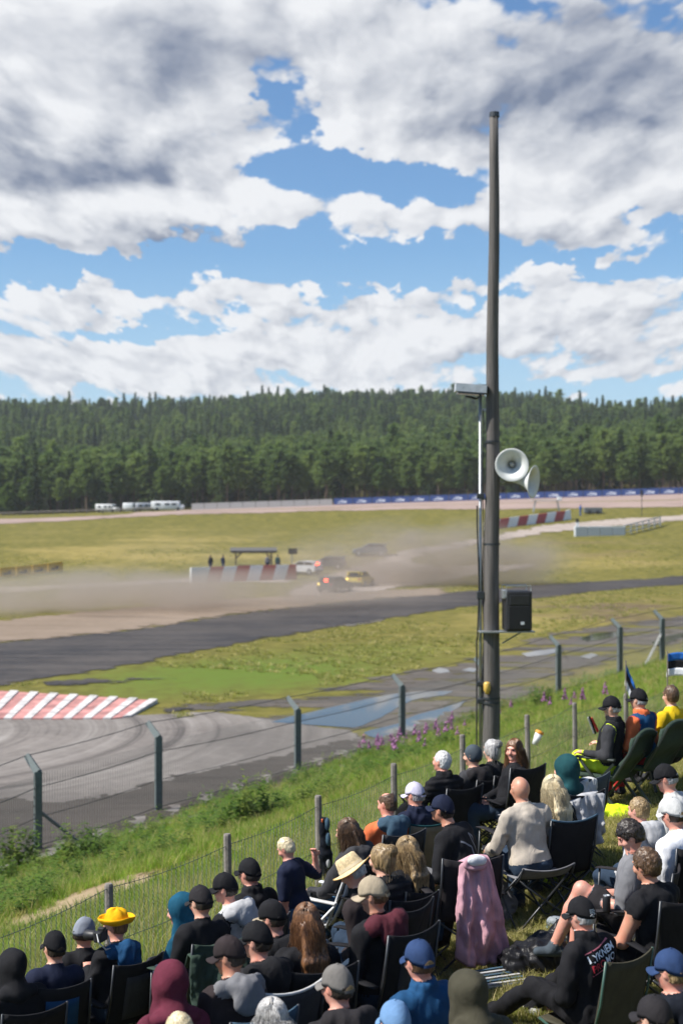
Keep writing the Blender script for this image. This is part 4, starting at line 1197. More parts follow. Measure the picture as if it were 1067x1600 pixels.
def tuft(seed, n, h, spread, w, mat, lay=0.0):
    g = np.random.default_rng(seed); V, Fc = [], []
    for i in range(n):
        a = g.uniform(0, 6.28); r0 = spread * math.sqrt(g.uniform(0, 1)); b = np.array([math.cos(a) * r0, math.sin(a) * r0, -0.01])
        hh = h * g.uniform(.5, 1.15); da = a + g.normal(0, .8); lean = (g.uniform(.1, .6) + lay) * hh
        ww = w * g.uniform(.6, 1.3); sx = np.array([-math.sin(da), math.cos(da), 0]) * ww
        up = hh * math.sqrt(max(0.05, 1 - min(.95, lay)))
        p1 = b + np.array([math.cos(da) * lean * .35, math.sin(da) * lean * .35, up * .6]); p2 = b + np.array([math.cos(da) * lean, math.sin(da) * lean, up])
        o = len(V); V += [b - sx, b + sx, p1 + sx * .8, p1 - sx * .8, p2]
        Fc += [(o, o + 1, o + 2), (o, o + 2, o + 3), (o + 3, o + 2, o + 4)]
    return np_mesh('tuft', np.array(V), np.array(Fc), mat, smooth=False)


def weed(seed, n, h, mat):
    g = np.random.default_rng(seed); V, Fc = [], []
    for s_ in range(5):
        bx, by = g.normal(0, .06, 2); lx, ly = g.normal(0, .12, 2); hh = h * g.uniform(.6, 1.1)
        for k in range(n // 5):
            t = g.uniform(.1, 1); c = np.array([bx + lx * t, by + ly * t, hh * t]); a = g.uniform(0, 6.28); L = .10 * (1.15 - .6 * t) * g.uniform(.7, 1.3)
            d = np.array([math.cos(a), math.sin(a), g.uniform(-.3, .4)]); s = np.array([-math.sin(a), math.cos(a), 0]) * L * .32
            o = len(V); V += [c, c + d * L * .5 + s, c + d * L, c + d * L * .5 - s]; Fc += [(o, o + 1, o + 2), (o, o + 2, o + 3)]
    return np_mesh('weed', np.array(V), np.array(Fc), mat, smooth=False)


def scatter_zone(name, protos, n, xr, yr, cond, smin, smax, seed, px=None):
    g = np.random.default_rng(seed)
    y = yr[0] * (yr[1] / yr[0]) ** g.uniform(0, 1, n)             # denser near the viewer's side of the bank
    x = g.uniform(*xr, n) * (y if px else 1)
    s = bank_s(x, y); p3 = np.stack([x, y, 0 * x], -1)
    k = cond(x, y, s, p3, g)
    x, y = x[k], y[k]
    z = T(x, y)
    return gn_scatter(name, np.stack([x, y, z], -1), g.integers(0, len(protos), len(x)), g.uniform(0, 6.28, len(x)), g.uniform(smin, smax, len(x)), protos)


WORN = [(hit(u, v), ru, rv) for (u, v, ru, rv) in ((210, 1385, 2.4, .75), (60, 1436, 2.0, .75), (130, 1408, 1.8, .7), (330, 1335, 1.4, .5), (480, 1280, 1.2, .5))]
def worn(x, y):
    k = np.zeros_like(x)
    for c, rl, rw in WORN:
        dx, dy = x - c.x, y - c.y; a = dx * .45 + dy * .893; b = dx * .893 - dy * .45
        k = np.maximum(k, np.exp(-((a / rl) ** 2 + (b / rw) ** 2)))
    return k


inview = lambda x, y: (np.abs(x) < 0.33 * y + 1.2)
turf_p = [tuft(10 + i, 16, .09, .09, .0035, M_TURF, .25) for i in range(5)] + [tuft(30 + i, 12, .13, .10, .003, M_STRAW, .55) for i in range(2)]
scatter_zone('turf', turf_p, 84000, (-.36, .36), (6.5, 40), lambda x, y, s, p, g: inview(x, y) & (s > -.6) & (s < 14) & (g.random(len(x)) > worn(x, y)), .6, 1.3, 11, True)
long_p = [tuft(50 + i, 18, .22, .10, .0045, M_LUSH) for i in range(5)] + [tuft(60 + i, 12, .26, .12, .004, M_TURF, .3) for i in range(3)]
scatter_zone('long_grass', long_p, 80000, (-.36, .36), (11, 75), lambda x, y, s, p, g: inview(x, y) & (s < -.2) & (s > -14.3 - vnoise(p, .3, 9)) & (g.random(len(x)) > worn(x, y) * 1.3), .5, 1.25, 12, True)
scatter_zone('fence_grass', [tuft(80 + i, 16, .26, .10, .0042, M_TURF, .2) for i in range(3)] + long_p[:3] + [tuft(84, 14, .4, .1, .004, M_STRAW, .2)], 28000, (-.33, .33), (11, 36), lambda x, y, s, p, g: inview(x, y) & (s > -2.2) & (s < 1.4 + .8 * vnoise(p, .6, 4)) & (g.random(len(x)) > worn(x, y)), .55, 1.15, 13, True)
weed_p = [weed(90 + i, 60, .55, M_WEED) for i in range(4)]
scatter_zone('weeds', weed_p, 6800, (-.35, .35), (18, 75), lambda x, y, s, p, g: inview(x, y) & (s < -6.5) & (s > -14.5) & (vnoise(p, .35, 21) + .35 * vnoise(p, 1.2, 22) > (.05 if True else 0)), .6, 1.3, 14, True)
# hay lying between the chairs
scatter_zone('hay', [tuft(100 + i, 14, .24, .10, .0028, M_STRAW if i else M_TURF, .85) for i in range(4)], 5200, (-.05, .27), (7.5, 17), lambda x, y, s, p, g: inview(x, y) & (s > 2.2) & (vnoise(p, .9, 31) > -.1), .6, 1.2, 15, True)
_sp = [hit(u, v) for (u, v) in ((932, 1592), (948, 1585), (958, 1596), (962, 1575), (975, 1590), (905, 1598), (925, 1560), (1000, 1560))] + [hit(u, v) for (u, v) in ((40, 1470), (240, 1420), (300, 1400), (420, 1340), (560, 1290), (600, 1280), (770, 1240), (860, 1200), (640, 1260), (80, 1460))]
_g = np.random.default_rng(77)
gn_scatter('tall_stalks', [tuple(p) for p in _sp], _g.integers(0, 3, len(_sp)), _g.uniform(0, 6.28, len(_sp)), [_g.uniform(.8, 1.2) if k < 8 else _g.uniform(.5, .8) for k in range(len(_sp))],
           [tuft(120 + i, 5, .62, .05, .0038, M_TURF if i else M_STRAW, .02) for i in range(3)])
# coarse tussocks on the infield
scatter_zone('infield_tussocks', [tuft(110 + i, 14, .22, .22, .02, M_TURF, .3) for i in range(3)], 32000, (-.34, .34), (62, 190),
             lambda x, y, s, p, g: inview(x, y) & (s < -24) & (vnoise(p, .22, 41) > -.15) & (vnoise(p, .9, 42) > -.3) & ~np.any([inpoly(x, y, q) for nm in ('dirt_track', 'mud_flat', 'dirt_shoulder', 'churned_earth', 'puddle', 'gravel_road') for q in REG[nm]], axis=0) & ~((x < -7) & (y < 72)), .4, 1.0, 16, True)


def fireweed():
    g = random.Random(4); sm = M_WEED; fm = plain('fireweed_pink', (.36, .15, .31), .7, var=.35)
    V, Fc = [], []; n = np.random.default_rng(2)
    for k in range(46):
        t = n.uniform(0, 1); a = n.uniform(0, 6.28); r = .075 * (1.1 - t); c = np.array([math.cos(a) * r, math.sin(a) * r, .62 + .45 * t]); s = .045 * (1.2 - .6 * t)
        d1 = n.normal(0, 1, 3); d1 /= np.linalg.norm(d1); d2 = np.cross(d1, n.normal(0, 1, 3)); d2 /= np.linalg.norm(d2)
        o = len(V); V += [c - d1 * s, c + d2 * s, c + d1 * s, c - d2 * s]; Fc += [(o, o + 1, o + 2), (o, o + 2, o + 3)]
    fl = np_mesh('blossom', np.array(V), np.array(Fc), fm, smooth=False)
    mb = MB(); mb.tube([(0, 0, -.05), (.02, 0, .6), (.01, .01, 1.05)], [.008, .006, .003], 5)
    for k in range(14):
        a = g.uniform(0, 6.28); z = g.uniform(.12, .7); c = Vector((0, 0, z)); d = Vector((math.cos(a), math.sin(a), .25)) * .14; s = Vector((-math.sin(a), math.cos(a), 0)) * .018
        mb.add([c, c + d * .5 + s, c + d, c + d * .5 - s], [(0, 1, 2, 3)])
    st = mb.mesh('leafy_stem', sm)
    spots = []
    for (u, v, ru, rv, n_) in ((590, 1180, 32, 10, 14), (640, 1168, 30, 10, 12), (690, 1155, 26, 8, 10), (712, 1142, 14, 6, 4), (790, 1120, 22, 8, 4), (870, 1112, 22, 8, 4), (925, 1105, 30, 8, 4)):
        for k in range(n_): spots.append((u + g.uniform(-ru, ru), v + g.uniform(-rv, rv)))
    for (u, v) in spots:
        p = hit(u, v + 6); o = empty('fireweed', p, g.uniform(0, 6.28), 'pink flowering fireweed stem on the grass bank near the pole', 'plant', 'fireweed flowering on the bank')
        s = g.uniform(.42, .72); o.scale = (s * 1.2, s * 1.2, s); link('blossom', fl, o); link('leafy_stem', st, o)
    lm = [weed(200 + i, 150, .8, M_WEED) for i in range(3)]
    for i, (u, v, s, lb) in enumerate(((400, 1285, 1.5, 'dense dark green bush at the bank edge below the second fence post'), (372, 1290, 1.2, 'smaller green bush beside the dense one on the bank'), (30, 1362, 1.7, 'dark nettle clump at the foot of the nearest track fence post'), (130, 1350, 1.4, 'nettle clump beside the brace of the track fence'),
                         (840, 1108, 1.4, 'pale bushy weed clump against the track fence behind the pole'))):
        p = hit(u, v); o = empty('leafy_bush', p, g.uniform(0, 6), lb, 'bush')
        for k in range(5):
            q = link('foliage', lm[k % 3], o); q.location = (g.uniform(-.4, .4), g.uniform(-.4, .4), 0); q.rotation_euler = (0, 0, g.uniform(0, 6)); q.scale = (s, s, s * .9)


fireweed()
# ------------------------------------------------------------------ people: one continuous surface from blended volumes
def _axis(lo, hi, fine, hc, hf):
    out = [lo]; x = lo
    while x < hi:
        f = any(a - 1e-6 <= x < b for a, b in fine); x += hf if f else hc; out.append(x)
    return np.array(out)


class Vol:
    """blended capsules and ellipsoids, meshed by surface nets; every volume carries a material number"""
    def __init__(self): self.pr = []
    def cap(self, a, b, ra, rb=None, m=0, k=0.03, sub=False):
        self.pr.append(('c', np.array(a, float), np.array(b, float), ra, ra if rb is None else rb, m, k, sub))
    def ell(self, c, r, m=0, k=0.03, Rm=None, sub=False):
        self.pr.append(('e', np.array(c, float), np.array(r, float), None if Rm is None else np.array(Rm, float), 0, m, k, sub))
    def bounds(self):
        lo, hi = np.full(3, 1e9), np.full(3, -1e9)
        for p in self.pr:
            if p[7]: continue
            if p[0] == 'c': r = max(p[3], p[4]); a, b = np.minimum(p[1], p[2]) - r, np.maximum(p[1], p[2]) + r
            else:
                r = p[2] if p[3] is None else np.sqrt(((p[3] * p[2][None, :]) ** 2).sum(1)); a, b = p[1] - r, p[1] + r
            lo = np.minimum(lo, a); hi = np.maximum(hi, b)
        return lo - 0.05, hi + 0.05
    def mesh(self, hc=0.015, hf=None, fine=()):
        lo, hi = self.bounds(); hf = hf or hc
        ax = [_axis(lo[i], hi[i], [(c[i] - r, c[i] + r) for (c, r) in fine], hc, hf) for i in range(3)]
        sh = tuple(len(a) for a in ax); D = np.full(sh, 0.2, np.float32); RAW = np.full(sh, 9.0, np.float32); L = np.zeros(sh, np.uint8)
        for p in self.pr:
            ty, k, sub, m = p[0], p[6], p[7], p[5]
            if ty == 'c': r = max(p[3], p[4]); a, b = np.minimum(p[1], p[2]) - r, np.maximum(p[1], p[2]) + r
            else:
                r = p[2] if p[3] is None else np.sqrt(((p[3] * p[2][None, :]) ** 2).sum(1)); a, b = p[1] - r, p[1] + r
            mg = 0.045 + k
            sl = tuple(slice(max(0, np.searchsorted(ax[i], a[i] - mg) - 1), np.searchsorted(ax[i], b[i] + mg) + 1) for i in range(3))
            X, Y, Z = (ax[0][sl[0]][:, None, None], ax[1][sl[1]][None, :, None], ax[2][sl[2]][None, None, :])
            if X.size == 0 or Y.size == 0 or Z.size == 0: continue
            if ty == 'c':
                d = p[2] - p[1]; ll = max(1e-9, d @ d)
                t = np.clip(((X - p[1][0]) * d[0] + (Y - p[1][1]) * d[1] + (Z - p[1][2]) * d[2]) / ll, 0, 1)
                q = np.sqrt((X - p[1][0] - t * d[0]) ** 2 + (Y - p[1][1] - t * d[1]) ** 2 + (Z - p[1][2] - t * d[2]) ** 2) - (p[3] + (p[4] - p[3]) * t)
            else:
                x, y, z = X - p[1][0], Y - p[1][1], Z - p[1][2]
                if p[3] is not None:
                    M = p[3]; x, y, z = (M[0, 0] * x + M[1, 0] * y + M[2, 0] * z, M[0, 1] * x + M[1, 1] * y + M[2, 1] * z, M[0, 2] * x + M[1, 2] * y + M[2, 2] * z)
                k0 = np.sqrt((x / p[2][0]) ** 2 + (y / p[2][1]) ** 2 + (z / p[2][2]) ** 2); k1 = np.sqrt((x / p[2][0] ** 2) ** 2 + (y / p[2][1] ** 2) ** 2 + (z / p[2][2] ** 2) ** 2)
                q = k0 * (k0 - 1) / (k1 + 1e-9)
                q = np.where(k0 < 1e-3, -p[2].min(), q)
            q = q.astype(np.float32); cur = D[sl]
            if sub:
                h = np.clip(0.5 - 0.5 * (cur + q) / k, 0, 1); D[sl] = cur * (1 - h) - q * h + k * h * (1 - h)
                continue
            h = np.clip(0.5 + 0.5 * (cur - q) / k, 0, 1); D[sl] = cur * (1 - h) + q * h - k * h * (1 - h)
            w = q < RAW[sl]; L[sl] = np.where(w, m, L[sl]); RAW[sl] = np.minimum(RAW[sl], q)
        return nets(D, L, ax)


def nets(D, L, ax):
    S_ = D < 0; nx, ny, nz = (s - 1 for s in D.shape)
    cnt = np.zeros((nx, ny, nz), np.uint8)
    for i in (0, 1):
        for j in (0, 1):
            for k in (0, 1): cnt += S_[i:i + nx, j:j + ny, k:k + nz]
    act = np.argwhere((cnt > 0) & (cnt < 8)); idx = np.full((nx, ny, nz), -1, np.int32); idx[tuple(act.T)] = np.arange(len(act))
    pos = np.zeros((len(act), 3)); num = np.zeros(len(act))
    C = {}
    for i in (0, 1):
        for j in (0, 1):
            for k in (0, 1): C[(i, j, k)] = D[act[:, 0] + i, act[:, 1] + j, act[:, 2] + k]
    for e in [((0, 0, 0), (1, 0, 0)), ((0, 1, 0), (1, 1, 0)), ((0, 0, 1), (1, 0, 1)), ((0, 1, 1), (1, 1, 1)), ((0, 0, 0), (0, 1, 0)), ((1, 0, 0), (1, 1, 0)), ((0, 0, 1), (0, 1, 1)), ((1, 0, 1), (1, 1, 1)),
              ((0, 0, 0), (0, 0, 1)), ((1, 0, 0), (1, 0, 1)), ((0, 1, 0), (0, 1, 1)), ((1, 1, 0), (1, 1, 1))]:
        a, b = C[e[0]], C[e[1]]; c = (a < 0) != (b < 0); t = np.where(c, a / (a - b + 1e-12), 0)
        pa, pb = np.array(e[0]), np.array(e[1]); pos += np.where(c[:, None], pa + (pb - pa) * t[:, None], 0); num += c
    pos /= num[:, None]
    P = np.stack([ax[i][act[:, i]] + pos[:, i] * (ax[i][act[:, i] + 1] - ax[i][act[:, i]]) for i in range(3)], -1)
    mi = L[act[:, 0], act[:, 1], act[:, 2]]
    Q = []
    for d in range(3):
        o = [(1, 2), (2, 0), (0, 1)][d]
        s0 = [slice(0, n) for n in D.shape]; s1 = list(s0); s0[d] = slice(0, -1); s1[d] = slice(1, None)
        a, b = S_[tuple(s0)], S_[tuple(s1)]; E = np.argwhere(a != b); fl = a[tuple(E.T)]
        ok = (E[:, o[0]] > 0) & (E[:, o[1]] > 0) & (E[:, o[0]] < D.shape[o[0]] - 1) & (E[:, o[1]] < D.shape[o[1]] - 1); E, fl = E[ok], fl[ok]
        def g(da, db):
            q = E.copy(); q[:, o[0]] -= da; q[:, o[1]] -= db; return idx[q[:, 0], q[:, 1], q[:, 2]]
        f = np.stack([g(1, 1), g(0, 1), g(0, 0), g(1, 0)], -1); f[~fl] = f[~fl][:, ::-1]; Q.append(f)
    Q = np.concatenate(Q); Q = Q[(Q >= 0).all(1)]
    fm = np.median(mi[Q], axis=1).astype(np.int32)
    return P, Q, fm, mi


def vert_normals(P, Q):
    n = np.cross(P[Q[:, 2]] - P[Q[:, 0]], P[Q[:, 3]] - P[Q[:, 1]]); N_ = np.zeros_like(P)
    for i in range(4): np.add.at(N_, Q[:, i], n)
    return N_ / (np.linalg.norm(N_, axis=1, keepdims=True) + 1e-12)


def Rx(a): c, s = math.cos(a), math.sin(a); return np.array([[1, 0, 0], [0, c, -s], [0, s, c]])
def Ry(a): c, s = math.cos(a), math.sin(a); return np.array([[c, 0, s], [0, 1, 0], [-s, 0, c]])
def Rz(a): c, s = math.cos(a), math.sin(a); return np.array([[c, -s, 0], [s, c, 0], [0, 0, 1]])


SKIN = {'fair': skin_mat('skin_fair', (.60, .37, .27)), 'tan': skin_mat('skin_tan', (.50, .27, .18)), 'pink': skin_mat('skin_pink', (.62, .33, .25))}
M_EYE = plain('eye_dark', (.03, .025, .02), .2, bumps=0); M_LIP = plain('lip', (.46, .22, .18), .5)
HAIR = {'blond': hair_mat('hair_blond', (.36, .25, .11), (.66, .53, .30)), 'pale': hair_mat('hair_pale', (.42, .33, .19), (.74, .64, .43)), 'brown': hair_mat('hair_brown', (.035, .020, .012), (.15, .085, .045)),
        'dark': hair_mat('hair_dark', (.010, .008, .007), (.045, .032, .025)), 'grey': hair_mat('hair_grey', (.20, .19, .185), (.55, .54, .53)), 'white': hair_mat('hair_white', (.45, .44, .42), (.74, .73, .72)),
        'dkblond': hair_mat('hair_dark_blond', (.12, .075, .035), (.40, .28, .14)), 'auburn': hair_mat('hair_auburn', (.07, .030, .014), (.24, .115, .05))}
FAB = {}
def fab(name, col=None, **k):
    if name not in FAB: FAB[name] = fabric('cloth_' + name, col, **k)
    return FAB[name]


for n_, c_ in (('black', (.010, .010, .012)), ('softblack', (.020, .018, .020)), ('charcoal', (.038, .038, .042)), ('navy', (.010, .014, .034)), ('maroon', (.105, .018, .034)), ('wine', (.075, .016, .024)),
               ('blue', (.010, .055, .135)), ('teal', (.006, .065, .115)), ('dkteal', (.010, .055, .062)), ('olive', (.052, .048, .032)), ('orange', (.62, .14, .05)), ('beige', (.42, .37, .31)), ('grey', (.40, .40, .41)), ('midgrey', (.16, .16, .17)),
               ('white', (.70, .71, .74)), ('yellow', (.62, .42, .01)), ('hivis', (.62, .80, .02)), ('jeans', (.035, .085, .16)), ('dkjeans', (.02, .035, .06)), ('pink', (.52, .29, .34)), ('green', (.030, .048, .036)), ('tan', (.34, .28, .20)),
               ('capgrey', (.15, .14, .13)), ('lavender', (.52, .50, .62)), ('capblue', (.022, .045, .115)), ('ltblue', (.13, .24, .42)), ('capgold', (.78, .40, .005)), ('stonecap', (.20, .22, .26)), ('brownblack', (.026, .019, .020)), ('khaki', (.22, .18, .12)),
               ('palegrey', (.50, .50, .49)), ('lime', (.55, .68, .03)), ('slate', (.055, .07, .085)), ('bluegrey', (.045, .085, .125)), ('brightblue', (.02, .12, .42)), ('red', (.45, .03, .03)), ('midnight', (.006, .008, .014))):
    fab(n_, c_)


def strands(paths, w, taper=True):
    V, Fc = [], []
    for p in paths:
        p = np.asarray(p); m = len(p)
        for i in range(m):
            t = p[min(i + 1, m - 1)] - p[max(i - 1, 0)]; t = t / (np.linalg.norm(t) + 1e-9)
            a = np.cross(t, [0.3, 0.7, 0.64]); a /= np.linalg.norm(a) + 1e-9; b = np.cross(t, a); r = w * (1 - (0.75 * i / (m - 1) if taper else 0))
            V += [p[i] + a * r, p[i] - a * r * .5 + b * r * .87, p[i] - a * r * .5 - b * r * .87]
        o = len(V) - 3 * m
        for i in range(m - 1):
            for k in range(3):
                Fc.append((o + i * 3 + k, o + i * 3 + (k + 1) % 3, o + (i + 1) * 3 + (k + 1) % 3, o + (i + 1) * 3 + k))
    return np.array(V), np.array(Fc)


HR = np.array([.079, .098, .110])               # skull half-axes


def make_hair(style, col, Hc, Rh, sc, seed, parent, capped=False):
    g = np.random.default_rng(seed); m = HAIR[col]
    tw = lambda p: Hc + sc * (Rh @ np.asarray(p))
    v = Vol()
    if style in ('short', 'tousled', 'thin', 'crop'):
        e = {'short': .011, 'tousled': .019, 'thin': .006, 'crop': .007}[style]
        v.ell(tw((0, -.012, .012)), (HR + np.array([e, e, e + .004])) * sc, 0, .01, Rh)
        v.ell(tw((0, -.055, -.035)), np.array([.064 + e * .5, .042, .055]) * sc, 0, .02, Rh)
        if style == 'thin': v.ell(tw((0, .00, .12)), np.array([.062, .07, .06]) * sc, 0, .01, Rh, sub=True)
        v.ell(tw((0, .115, -.045)), np.array([.12, .10, .10]) * sc, 0, .015, Rh, sub=True)
        v.ell(tw((0, .03, -.125)), np.array([.12, .13, .075]) * sc, 0, .015, Rh, sub=True)
        for s in (-1, 1): v.ell(tw((s * .085, .012, -.03)), np.array([.02, .03, .04]) * sc, 0, .01, Rh, sub=True)
        if capped:
            v.ell(tw((0, .0, .125)), np.array([.16, .18, .130]) * sc, 0, .006, Rh, sub=True); v.ell(tw((0, -.03, -.125)), np.array([.14, .16, .068]) * sc, 0, .01, Rh, sub=True)
        P, Q, fm, mi = v.mesh(.007)
        N_ = vert_normals(P, Q); P = P + N_ * (vnoise(P, 130, seed)[:, None] * .0035 + vnoise(P, 45, seed + 1)[:, None] * (.006 if style == 'tousled' else .003)) * sc
        o = link('hair', np_mesh('hair', P, Q, m), parent)
        if style != 'thin' and not capped:
            paths = []
            for i in range(420 if style == 'tousled' else 260):
                d = g.normal(0, 1, 3); d[2] = abs(d[2]) * .9 + .02; d /= np.linalg.norm(d)
                if d[1] > .55 and d[2] < .55: continue
                p0 = d * (HR + .008) + np.array([0, -.012, .012]); tg = np.array([g.normal(0, .4), -.6, -.5 + g.normal(0, .3)]); tg -= d * (tg @ d)
                tg = tg / (np.linalg.norm(tg) + 1e-6); Ls = .028 if style == 'tousled' else .016
                paths.append([tw(p0), tw(p0 + tg * Ls * .6 + d * Ls * .45), tw(p0 + tg * Ls + d * Ls * .35)])
            V_, F_ = strands(paths, .0022 * sc); link('loose_hair', np_mesh('loose_hair', V_, F_, m, smooth=False), o)
        return o
    # long hair, bun, ponytail: shell plus flowing locks
    v.ell(tw((0, -.012, .012)), (HR + .015) * sc, 0, .01, Rh)
    v.ell(tw((0, -.06, -.04)), np.array([.080, .055, .085]) * sc, 0, .02, Rh)
    v.ell(tw((0, .125, -.045)), np.array([.075, .10, .115]) * sc, 0, .012, Rh, sub=True)
    down = np.array([0, 0, -1.0]); back = Rh @ np.array([0, -1.0, 0]); back[2] = 0; back /= np.linalg.norm(back); side = np.cross(back, down)
    ln = {'long': .34, 'verylong': .46, 'bun': 0, 'bob': .12, 'swept': .30}[style]
    if style == 'bun':
        v.ell(tw((.005, -.10, .075)), np.array([.055, .050, .048]) * sc, 0, .015, Rh)
    else:
        a = tw((0, -.085, -.03)); b = a + back * .075 * sc + down * ln * .5 * sc; c = a + back * (.10 if ln > .2 else .05) * sc + down * ln * sc
        for s in (-.055, -.02, .02, .055):
            v.cap(a + side * s * sc, b + side * s * 1.35 * sc, .032 * sc, .030 * sc, 0, .03); v.cap(b + side * s * 1.35 * sc, c + side * s * 1.2 * sc, .030 * sc, .010 * sc, 0, .03)
        if style == 'swept':
            for s in (-.07, .07): v.cap(tw((s, -.01, 0)), tw((s * 1.15, .0, -.20)), .03 * sc, .018 * sc, 0, .03)
    P, Q, fm, mi = v.mesh(.009)
    N_ = vert_normals(P, Q); ps = P * np.array([1, 1, .14])
    P = P + N_ * (vnoise(ps, 110, seed)[:, None] * .005 + vnoise(ps, 40, seed + 1)[:, None] * .005) * sc
    o = link('hair', np_mesh('hair', P, Q, m), parent)
    paths = []
    if style == 'bun':
        for i in range(200):
            d = g.normal(0, 1, 3); d /= np.linalg.norm(d)
            if d[1] > .6 and d[2] < .5: continue
            p0 = d * (HR + .014) + np.array([0, -.012, .012]); bc = np.array([.005, -.10, .075])
            paths.append([tw(p0), tw((p0 * .6 + bc * .4) * 1.07 + g.normal(0, .004, 3)), tw(bc + g.normal(0, .03, 3))])
        for i in range(60):
            bc = np.array([.005, -.10, .075]); d = g.normal(0, 1, 3); d /= np.linalg.norm(d); e = np.cross(d, g.normal(0, 1, 3)); e /= np.linalg.norm(e)
            paths.append([tw(bc + (d * math.cos(t) + e * math.sin(t)) * .056) for t in np.linspace(0, 2.2, 6)])
        for i in range(14):
            d = np.array([g.normal(0, .08), -.09, -.06]); paths.append([tw(d), tw(d + [g.normal(0, .01), -.01, -.05]), tw(d + [g.normal(0, .03), -.02, -.11])])
    else:
        for i in range(760 if ln > .2 else 380):
            az = g.uniform(-2.45, 2.45) + math.pi; st = np.array([0.0, -.02, 0]) + np.array([math.sin(az), math.cos(az), 0]) * .02
            dirn = np.array([math.sin(az), math.cos(az), 0]); pts = []
            for t in np.linspace(.01, 1.5, 7):
                d = dirn * math.sin(t) + np.array([0, 0, math.cos(t)]); pts.append(tw(d * (HR + .019) + np.array([0, -.012, .012])))
            e = pts[-1]; wv = g.uniform(0, 6.28); w2 = g.normal(0, .012); LL = ln * g.uniform(.75, 1.1)
            for t in np.linspace(.12, 1, 8):
                pull = back * (.095 * (1 - math.exp(-3 * t))) + (a * 0)
                q = e + down * LL * t * sc + pull * sc * (0.55 if math.cos(az) < 0 else .35) + side * (math.sin(wv + t * 8) * .012 + w2 * t * 2.6) * sc + back * (math.cos(wv + t * 7) * .012 + .014 * math.sin(wv * 3)) * sc
                pts.append(q)
            paths.append(pts)
    V_, F_ = strands(paths, .0027 * sc); link('loose_hair', np_mesh('loose_hair', V_, F_, m, smooth=True), o)
    return o


